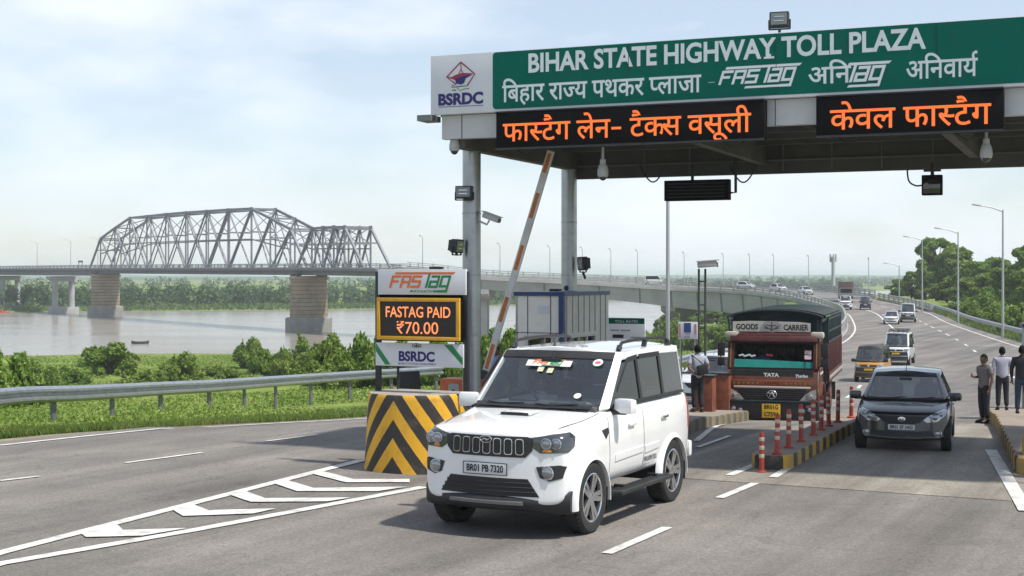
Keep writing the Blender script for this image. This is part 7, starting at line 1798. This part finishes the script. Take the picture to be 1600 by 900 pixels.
for s, n_, sp, hh, nl in ((21, 20, 1.25, 1.7, 7000), (22, 26, 1.5, 1.5, 8000), (23, 17, 1.1, 2.1, 6500), (24, 32, 1.7, 1.8, 9000), (25, 14, 1.3, 1.6, 4200)):
    r_ = np.random.default_rng(s); cl = []
    for i in range(n_):
        a = r_.uniform(0, 6.28); q = sp * math.sqrt(r_.random()) * .9; z = hh * r_.uniform(.12, .85) * (1 - .4 * (q / sp) ** 2) * r_.uniform(.6, 1.1); cl.append((q * math.cos(a), q * math.sin(a), z, r_.uniform(.16, .50)))
    p, d = crown_points(r_, cl, nl); st = MB(); P2, D2 = [p], [d]
    for c in cl: st.tube([(0, 0, -.3), (c[0] * .5, c[1] * .5, c[2] * .45), c[:3]], [.05, .03, .01], 5)
    for i in range(46):                        # leafy shoots that break the outline
        c = cl[r_.integers(0, len(cl))]; o_ = np.array(c[:3]); dr = np.array([c[0] * .6, c[1] * .6, .25 + .7 * r_.random()]) + r_.normal(size=3) * .5; dr /= np.linalg.norm(dr); L_ = c[3] * r_.uniform(.8, 1.55); m_ = 46
        t_ = r_.random(m_); q = o_ + dr * (t_ * L_)[:, None] + r_.normal(size=(m_, 3)) * (.075 * (1.15 - t_))[:, None]; P2.append(q); D2.append(r_.normal(size=(m_, 3)))
        st.tube([tuple(o_), tuple(o_ + dr * L_ * .95)], [.012, .004], 4)
    BUSH.append((leaves_mesh('foliage', np.concatenate(P2), np.concatenate(D2), .10, r_, 2.0), st.mesh('stems', 60)))
def put_tree(name, label, cat, proto, loc, sx, sz, rz, m, group, part='crown', stem='trunk'):
    t = thing(name, label, cat, loc, rz, group); t.scale = (sx, sx, sz)
    cme, sme = proto
    for me, nm, mt in ((cme, part, m), (sme, stem, BARK)):
        o = bpy.data.objects.new(nm, me); COL.objects.link(o); o.parent = t
        if not me.materials: me.materials.append(mt)
        o.material_slots[0].link = 'OBJECT'; o.material_slots[0].material = mt
    return t
# trees right of the road, on lower ground beyond the guardrail
GT = 'trees beyond the guardrail on the right'
for px, d, top, base, sx, k, m, nm in (
    (1405, 272, 437, 478, .62, 0, LEAF_A, 'small tree at the far left end of the roadside trees'), (1424, 262, 425, 482, .60, 1, LEAF_Y, 'bushy tree just left of the tallest tree'), (1464, 254, 374, 490, 1.2, 2, LEAF_A, 'tallest dark tree right of the road'), (1492, 248, 388, 490, 1.1, 0, LEAF_Y, 'tall tree behind the lamp post, right half of the tallest clump'), (1522, 238, 410, 490, .95, 1, LEAF_A, 'tree stepping down right of the tallest clump'),
    (1480, 242, 440, 490, .85, 1, LEAF_Y, 'bright green tree low in front of the tallest tree'), (1514, 226, 434, 490, .95, 2, LEAF_Y, 'bright rounded tree near the middle of the roadside trees'), (1548, 214, 428, 490, .95, 0, LEAF_Y, 'mid green tree left of the tallest lamp post'), (1576, 204, 420, 490, .95, 1, LEAF_A, 'dark tree right of the tallest lamp post'), (1606, 190, 384, 490, 1.0, 2, LEAF_A, 'tall thin topped tree at the right edge'), (1640, 180, 395, 490, 1.0, 0, LEAF_Y, 'tree partly outside the right edge'),
    (1446, 264, 446, 488, .60, 0, LEAF_Y, 'low tree filling the gap under the tallest tree'), (1558, 240, 404, 490, 1.0, 2, LEAF_A, 'dark tree at the back, right of the clump'), (1592, 150, 478, 520, .50, 1, LEAF_Y, 'low bright bush tree by the right guardrail'), (1556, 176, 474, 510, .55, 0, LEAF_Y, 'low bright tree close behind the right guardrail')):
    b = Q(px, base, d); zb = terrain(b.x, d) - .3; zt_ = Q(px, top, d).z; put_tree('tree', nm, 'tree', TREES[k], (b.x, d, zb), sx, (zt_ - zb) / 9.9, RNG.uniform(0, 6), m, GT)
# trees under and beyond the viaduct
for px, d, top, sx, k, m, nm in ((1058, 300, 476, .95, 1, LEAF_Y, 'round tree under the viaduct right of its wide pier'), (1092, 312, 474, .85, 0, LEAF_A, 'dark tree under the viaduct behind the camera mast'), (1120, 300, 486, .8, 2, LEAF_Y, 'tree under the viaduct left of the goods truck'), (1145, 290, 484, .7, 1, LEAF_A, 'tree under the viaduct touching the truck cab'), (1030, 290, 500, .6, 0, LEAF_A, 'low tree at the foot of the wide capped pier')):
    b = Q(px, 500, d); zb = terrain(b.x, d) - .4; put_tree('tree', nm, 'tree', TREES[k], (b.x, d, zb), sx, max(.3, (Q(px, top, d).z - zb) / 9.9), RNG.uniform(0, 6), m, 'trees under the viaduct')
# bushes on the bank: (px, photo y of the foot, photo y of the top, width px)
GB = 'bushes on the bank beyond the left guardrail'
blist = [(8, 640, 526, 100, 3, LEAF_A, 'large dense bush at the left edge of the picture'), (-55, 650, 530, 110, 1, LEAF_A, 'large bush partly outside the left edge'), (172, 586, 524, 62, 2, LEAF_A, 'upright dark bush against the river near the left'), (146, 576, 540, 40, 0, LEAF_A, 'low bush just left of the upright dark bush'), (283, 596, 541, 62, 0, LEAF_A, 'rounded bush alone between the two tall bushes'), (262, 600, 560, 40, 1, LEAF_A, 'low bush left of the lone rounded bush'),
    (388, 576, 518, 50, 2, LEAF_A, 'tall dark bush below the right stone pier'), (420, 585, 540, 50, 0, LEAF_A, 'bush right of the tall dark bush below the pier'), (445, 588, 548, 45, 1, LEAF_Y, 'light green low bush below the pier footing'), (478, 585, 528, 60, 1, LEAF_A, 'dark bush in front of the pier footing'), (520, 592, 512, 72, 3, LEAF_A, 'large bush left of the pay sign'), (556, 596, 520, 62, 2, LEAF_A, 'dark bush nearest the left post of the pay sign'), (582, 600, 506, 60, 0, LEAF_A, 'tall bush behind the left post of the pay sign'), (500, 600, 556, 70, 3, LEAF_Y, 'bright low bush in front of the dark bush by the pay sign'), (545, 606, 562, 70, 1, LEAF_Y, 'bright low bush near the guardrail by the pay sign'),
    (630, 604, 520, 90, 3, LEAF_A, 'bush hidden mostly behind the pay sign'), (690, 604, 520, 80, 1, LEAF_A, 'bush behind the right post of the pay sign'), (768, 600, 502, 60, 3, LEAF_A, 'bush between the front column and the barrier arm'), (796, 600, 496, 60, 2, LEAF_A, 'bush between the barrier arm and the booth'), (830, 600, 505, 60, 0, LEAF_A, 'bush behind the toll booth'), (1018, 552, 510, 36, 0, LEAF_A, 'bush left of the tall pole below the viaduct'), (1052, 545, 498, 44, 1, LEAF_Y, 'bright bush right of the tall pole'), (1085, 548, 508, 40, 3, LEAF_Y, 'bright bush behind the twin poles'), (1120, 545, 500, 50, 2, LEAF_Y, 'bright bush beside the truck mirror'), (1150, 545, 505, 50, 0, LEAF_A, 'bush behind the goods truck cab'),
    (330, 590, 565, 40, 0, LEAF_Y, 'small bright bush in the middle of the bank'), (358, 596, 570, 44, 1, LEAF_Y, 'small bright bush left of the tall dark bush'), (60, 606, 566, 60, 1, LEAF_Y, 'small bright bush right of the big left bush'), (110, 600, 568, 50, 3, LEAF_A, 'small bush between the big left bush and the upright one'), (215, 604, 575, 46, 0, LEAF_Y, 'small bright bush right of the upright dark bush')]
def ground_d(px, py):                          # where the photo ray meets the bank
    for d in np.arange(26, 330, .5):
        p = Q(px, py, d)
        if p.z <= terrain(p.x, d): return d
    return 200.0
for px, yb_, yt_, wpx, k, m, nm in blist:
    d = ground_d(px, yb_); b = Q(px, yb_, d); zb = terrain(b.x, d) - .1; hgt = 1.02 * (yb_ - yt_) * d / FPX; w = 1.5 * wpx * d / FPX
    k = 4 if (int(px) % 7 in (1, 3)) and wpx < 66 else k; m = LEAF_Y if int(px) % 3 == 1 else m; ph, pw = ((1.7, 2.9), (1.5, 3.4), (2.1, 2.6), (1.8, 3.8), (1.7, 3.0))[k]
    put_tree('bush', nm, 'bush', BUSH[k], (b.x, d, zb), w / pw, hgt / ph, RNG.uniform(0, 6), m, GB, 'foliage', 'stems')
for k, (dy, off, kk, m) in enumerate(((78, 3.4, 0, LEAF_Y), (88, 3.2, 1, LEAF_A), (97, 4.0, 3, LEAF_Y), (108, 3.6, 4, LEAF_A), (120, 4.4, 1, LEAF_Y), (133, 4.0, 3, LEAF_Y), (147, 5.0, 0, LEAF_A), (162, 4.6, 1, LEAF_Y), (178, 5.2, 3, LEAF_A), (196, 5.5, 1, LEAF_Y))):
    x = lerp(dy, XRs) + off; q = (.75 + .006 * dy)
    put_tree('bush', ('nearest', 'second', 'third', 'fourth', 'fifth', 'sixth', 'seventh', 'eighth', 'ninth', 'farthest')[k] + ' roadside bush behind the curving right guardrail', 'bush', BUSH[kk], (x, dy, terrain(x, dy) - .1), q, q * (.75 + .2 * (k % 3)), k * 1.3, m, 'bushes behind the right guardrail', 'foliage', 'stems')
# undergrowth over the bank: low leafy cover
def scatter(n, rngs, cond, jit=0):
    o = []
    while len(o) < n:
        px = rngs.uniform(-120, 1180); f = rngs.random() ** 1.6; d = 27 + 175 * f; x = (px - 800) * d / FPX
        xl = lerp(d, XLs) - 4.0
        if x < xl: 
            g = noise.noise((x * .09, d * .06, 9)) + .5 * noise.noise((x * .3, d * .2, 4))
            if g > cond: o.append((x, d, terrain(x, d), g))
    return np.array(o)
r2 = np.random.default_rng(5)
sc = scatter(40000, r2, -.22); P_, N_ = [], []
for x, y, z, g in sc:
    m_ = 6; s = .10 + .0035 * y; hgt = (.12 + .75 * max(0, g) ** 1.3) * lerp(y, [(30, 1.0), (80, 1.0), (140, .5)])
    q = r2.normal(size=(m_, 3)) * (s * 1.3, s * 1.3, 0) + (x, y, z); q[:, 2] += r2.random(m_) * hgt; P_.append(q); N_.append(np.tile((0, -.3, 1), (m_, 1)))
P_ = np.concatenate(P_); N_ = np.concatenate(N_); 
lm_ = leaves_mesh('undergrowth', P_, N_, .085, r2, 2.0); co = np.empty(len(lm_.vertices) * 3, np.float32); lm_.vertices.foreach_get('co', co); co = co.reshape(-1, 4, 3); c_ = co.mean(1, keepdims=True); k_ = np.clip(c_[:, :, 1:2] / 70, .55, 1.7); co = c_ + (co - c_) * k_; lm_.vertices.foreach_set('co', co.astype(np.float32).ravel()); lm_.update()
tag(link('undergrowth', lm_, LEAF_Y), 'low leafy green undergrowth covering the river bank', 'undergrowth', kind='stuff')
# short grass at the road edge, both sides
def blades(name, spots, h, w, m, label):
    n = len(spots); s = np.array(spots); a = r2.uniform(0, 2 * math.pi, n); hh = h * r2.uniform(.4, 1.3, n); ww = w * r2.uniform(.7, 1.3, n)
    dx, dy = np.cos(a) * ww / 2, np.sin(a) * ww / 2; lx, ly = r2.normal(size=n) * hh * .35, r2.normal(size=n) * hh * .35
    v = np.zeros((n, 3, 3)); v[:, 0] = s + np.stack([dx, dy, 0 * dx], 1); v[:, 1] = s - np.stack([dx, dy, 0 * dx], 1); v[:, 2] = s + np.stack([lx, ly, hh], 1)
    me = bpy.data.meshes.new(name); me.vertices.add(3 * n); me.vertices.foreach_set('co', v.astype(np.float32).ravel()); me.loops.add(3 * n); me.loops.foreach_set('vertex_index', np.arange(3 * n, dtype=np.int32)); me.polygons.add(n); me.polygons.foreach_set('loop_start', np.arange(0, 3 * n, 3, dtype=np.int32)); me.update(calc_edges=True)
    tag(link(name, me, m), label, 'grass', kind='stuff')
sp1 = []
while len(sp1) < 110000:
    y = r2.uniform(24, 46) if r2.random() < .75 else r2.uniform(46, 90); e = lerp(y, XLs) - 1.05 - .35 * noise.noise((y * .9, 7, 0)); dd = abs(r2.normal()) * 2.6; x = e - dd + .25 * noise.noise((y * .8, 1, 0)); sp1.append((x, y, terrain(x, y) - .02))
blades('verge_grass', sp1, .14, .028, GRASSB, 'short bright grass along the left edge of the road')
sp2 = []
while len(sp2) < 26000:
    y = r2.uniform(45, 215); x = lerp(y, XRs) + 1.3 + r2.random() ** 1.5 * 5; sp2.append((x, y, terrain(x, y) - .03))
blades('roadside_weeds', sp2, .42, .12, GRASSB, 'tall weeds along the guardrail right of the road')
# far bank wood and its grassy foreshore
r3 = np.random.default_rng(9); fp, fn = [], []
cl = []
for x in np.arange(-300, 260, 3.4):
    for row in range(3):
        xx = x + r3.uniform(-3, 3); y = yfar(xx) + 34 + row * 26 + r3.uniform(-8, 8); g = noise.noise((xx * .045, 5, row)); hgt = 4.6 + 3.6 * g + row * .7 + r3.uniform(-.8, 1.0) * 1.6
        if r3.random() < .08: hgt += 2.2
        z = terrain(xx, y); w = r3.uniform(2.6, 4.6)
        for q in range(3): cl.append((xx + r3.uniform(-1.6, 1.6), y + r3.uniform(-1.5, 1.5), z + hgt * (.35 + .22 * q), w * (1 - .18 * q) * .8))
for off, w0, n_r in ((150, 4.0, 170), (300, 4.5, 170), (560, 5.0, 190), (950, 5.5, 220)):
    for x in np.linspace(-420 - off * .8, 320 + off * .8, n_r):
        y = yfar(x) + off + r3.uniform(-20, 20); cl.append((x + r3.uniform(-4, 4), y, terrain(x, y) + w0 * .25 + .6 + .8 * noise.noise((x * .03, off, 0)), w0 * r3.uniform(.7, 1.2)))
cl = np.array(cl); n_ = 140000; k = r3.integers(0, len(cl), n_); d = r3.normal(size=(n_, 3)); d /= np.linalg.norm(d, axis=1)[:, None]; p = cl[k, :3] + d * (cl[k, 3] * r3.uniform(.55, 1.05, n_))[:, None]
me = leaves_mesh('far_wood', p, d, .95, r3, 1.3); co = np.empty(len(me.vertices) * 3, np.float32); me.vertices.foreach_get('co', co); co = co.reshape(-1, 4, 3); c_ = co.mean(1, keepdims=True); co = c_ + (co - c_) * np.clip(cl[k, 3] / 3.0, .8, 7)[:, None, None]; me.vertices.foreach_set('co', co.astype(np.float32).ravel()); me.update(); tag(link('far_wood', me, LEAF_F), 'dense dark wood along the far bank of the river', 'wood', kind='stuff')
sp3 = []
x = r3.uniform(-300, 260, 34000); sp3 = [(a, yfar(a) + r3.uniform(-6, 32), 0) for a in x]; sp3 = [(a, b, terrain(a, b)) for a, b, _ in sp3]; sp3 = [q for q in sp3 if q[2] > WATER + .15]
blades('far_shore_grass', sp3, 1.0, .9, leafmat('far grass', (.07, .12, .03), (.11, .17, .045), (.16, .21, .07), .08), 'pale green grass along the far shore')
hl = MB()                                      # low ridge on the horizon
for k, (yy, hh, ph) in enumerate(((2600, 14, 0), (4200, 26, 3))):
    pts = [(x, yy + 200 * math.sin(x * .0007 + ph), -9 + hh * (.55 + .6 * noise.noise((x * .0009 + ph, 2, 0)) + .25 * noise.noise((x * .004, ph, 1)))) for x in np.linspace(-3600, 3600, 160)]
    b0 = [(a, b - 260, -12) for a, b, c in pts]; b1 = [(a, b + 500, -12) for a, b, c in pts]; n = len(pts); hl.add(b0 + pts + b1, [(j * n + i, j * n + i + 1, (j + 1) * n + i + 1, (j + 1) * n + i) for j in range(2) for i in range(n - 1)])
tag(hl.build('hills', mat('distant wooded hills', (.05, .085, .04), .95, var=.3, scale=.01, spec=.1), sm=60), kind='structure')
# ------------------------------------------------------------------ vehicles in place
SUV = build_suv('suv', 'white SUV leading the traffic with a black grille and roof rails', (.70, 18.53, 0), R(-27.5), WHITEPAINT); SUV.scale = (1.10, 1.0, 1.03)
hp = Vector((6.76 + .60, 24.5 + 1.75, 0)); HAT = build_car('hatchback', 'dark charcoal hatchback coming through the toll lane beside the island', 'car', (hp.x, hp.y, zr(26.3)), R(-18.5), BLACKPAINT, 'hatch', 1.0, True, None, 'BR01 EF 5432'); HAT.scale = (1, 1, .96)
TRK = build_truck((Q(1207, 600, 33).x, 33.0, zr(34.5)), R(-17)); TRK.scale = (1, 1, .935)
CW = mat('white small car paint', (.62, .62, .62), .3, coat=1, dirt=.1); CG = mat('grey car paint', (.22, .23, .24), .3, .5, coat=1); MUST = mat('mustard van paint', (.42, .20, .02), .4, coat=.6, var=.1, dirt=.2); BRN = mat('dark brown van paint', (.03, .022, .015), .45, dirt=.3)
def on_road(px, py, wpx, wid):                 # put a vehicle where its foot shows on the road; k follows its drawn width
    p = pq(px, py); return Vector((p.x, p.y, zr(min(p.y, 238)))), wpx * p.y / FPX / wid
GV = 'traffic coming down the road'
def put(fn, px, d, wpx, wid, rz, **kw):
    x = (px - 800) * d / FPX; return fn(loc=(x, d, zr(min(d, 238))), rz=R(rz), k=wpx * d / FPX / wid, **kw)
put(lambda **k: build_car('passenger_van', 'mustard and black small passenger van behind the dark hatchback', 'van', paint=MUST, kind='van', low=BRN, roofm=BRN, platem=PLATEY, group=GV, **k), 1364, 66, 46, 1.50, -22)
put(lambda **k: build_car('passenger_van', 'white van with a black grille and a roof carrier behind the mustard van', 'van', paint=CW, kind='van', low=BLACK, platem=PLATEY, group=GV, carrier=True, **k), 1405, 81, 41, 1.50, -22)
WC = put(lambda **k: build_car('white_car', 'white hatchback in the middle of the road left of the pale van', 'car', paint=CW, group=GV, **k), 1393, 152, 24, 1.66, -16)
WV = put(lambda **k: build_car('pale_van', 'pale van near the right guardrail far up the road', 'van', paint=CW, kind='van', group=GV, **k), 1419, 158, 24, 1.50, -17)
def again(src, name, label, cat, px, d, wpx, wid, rz, z=None):
    c = copy_tree(src); c.name = name; k = wpx * d / FPX / wid; c.location = ((px - 800) * d / FPX, d, zr(min(d, 238)) if z is None else z); c.scale = (k, k, k); c.rotation_euler = (0, 0, R(rz)); tag(c, label, cat, GV); return c
again(SUV, 'suv', 'small white SUV just below the distant brown truck', 'car', 1321, 205, 19, 1.86, -12)
CV = copy_tree(WV); tag(CV, 'dark grey van beside the distant brown truck', 'van', GV); CV.name = 'grey_van'; d = 205; kk = 17 * d / FPX / 1.5; CV.location = ((1352 - 800) * d / FPX, d, zr(d)); CV.scale = (kk, kk, kk); CV.rotation_euler = (0, 0, R(-14))
for ch in list(CV.children) :
    if ch.name.split('.')[0] in ('body', 'cabin', 'door'):
        ch.data = ch.data.copy(); ch.data.materials[0] = BRN if ch.name.startswith('body') else CG
def on_deck(px, f):
    i = min(range(len(near)), key=lambda k: abs(800 + FPX * near[k].lerp(far[k], f).x / near[k].lerp(far[k], f).y - px)); a, b = near[max(0, i - 1)].lerp(far[max(0, i - 1)], f), near[min(len(near) - 1, i + 1)].lerp(far[min(len(near) - 1, i + 1)], f); c = near[i].lerp(far[i], f); v = a - b
    return c, math.degrees(math.atan2(v.x, -v.y))
for px, f, nm, lb, src in ((1258, .45, 'white_car', 'small white car on the bend under the pale mast', WC), (1219, .5, 'white_car', 'small white car further round the bend', WC), (1020, .6, 'pale_van', 'van on the viaduct left of the tall pole', WV), (1165, .6, 'white_car', 'small car on the viaduct above the truck cab', WC)):
    c, a = on_deck(px, f); o = copy_tree(src); o.name = nm; o.location = c; o.rotation_euler = (0, 0, R(a)); o.scale = (1.05, 1.05, 1.05); tag(o, lb, 'car' if src is WC else 'van', GV)
c = build_car('white_car', 'white car half hidden behind the orange boxes left of the truck', 'car', (Q(1118, 600, 46).x, 46, zr(46)), R(-24), CW, 'hatch', 1.12, True)
# distant box truck
q = Vector(((1322 - 800) * 228 / FPX, 228, zr(228))); dt = thing('box_truck', 'distant brown truck at the top of the road', 'truck', q, R(-12), GV)
b = MB(); b.box((0, 2.6, 1.95), (2.3, 4.6, 2.7), bev=.05); b.build('cargo_box', mat('brown truck body', (.10, .055, .05), .6, var=.2, dirt=.3), dt)
b = MB(); b.prism([(-1.1, .6), (1.1, .6), (1.1, 1.5), (1.0, 2.3), (-1.0, 2.3), (-1.1, 1.5)], -1.2, .2); b.build('cab', mat('grey truck cab', (.26, .25, .24), .5), dt)
b = MB(); b.box((0, -1.21, 1.85), (1.8, .03, .7)); b.build('windscreen', TINT, dt); b = MB(); b.box((0, -1.25, .75), (2.2, .2, .35), bev=.04); b.build('bumper', DARKMETAL, dt)
for y in (-.5, 3.8):
    for s_ in (1, -1): wheel_parts(dt, s_ * .95, y, .45, .26, s_, TRIM, 8, True)

def driver(label, veh, lx, ly, lz, H, shirt):
    M_ = Matrix.Rotation(veh.rotation_euler.z, 4, 'Z'); q = veh.location + M_ @ Vector((lx * veh.scale.x, ly * veh.scale.y, lz)); person(label, tuple(q), veh.rotation_euler.z, H, shirt, TR1, 'seated', .12)
driver('driver in a pale shirt at the wheel of the white SUV', SUV, -.36, .12, .10, 1.68, CL4)
driver('driver in a grey shirt at the wheel of the dark hatchback', HAT, -.33, .16, -.26, 1.58, CL1)
driver('driver in a light blue shirt at the wheel of the goods truck', TRK, -.36, .88, .18, 1.60, CL5)
# ------------------------------------------------------------------ haze over the river plain
hz = bpy.data.materials.new('haze'); hz.use_nodes = True; t_ = hz.node_tree; t_.nodes.clear()
pv = t_.nodes.new('ShaderNodeVolumePrincipled'); pv.inputs['Color'].default_value = (.86, .92, 1.0, 1); pv.inputs['Density'].default_value = .00028; pv.inputs['Anisotropy'].default_value = .25
o_ = t_.nodes.new('ShaderNodeOutputMaterial'); t_.links.new(pv.outputs[0], o_.inputs['Volume'])
hb_ = MB(); hb_.box((0, 6000, 4), (18600, 12600, 38)); tag(hb_.build('haze', hz, sm=0), kind='stuff')
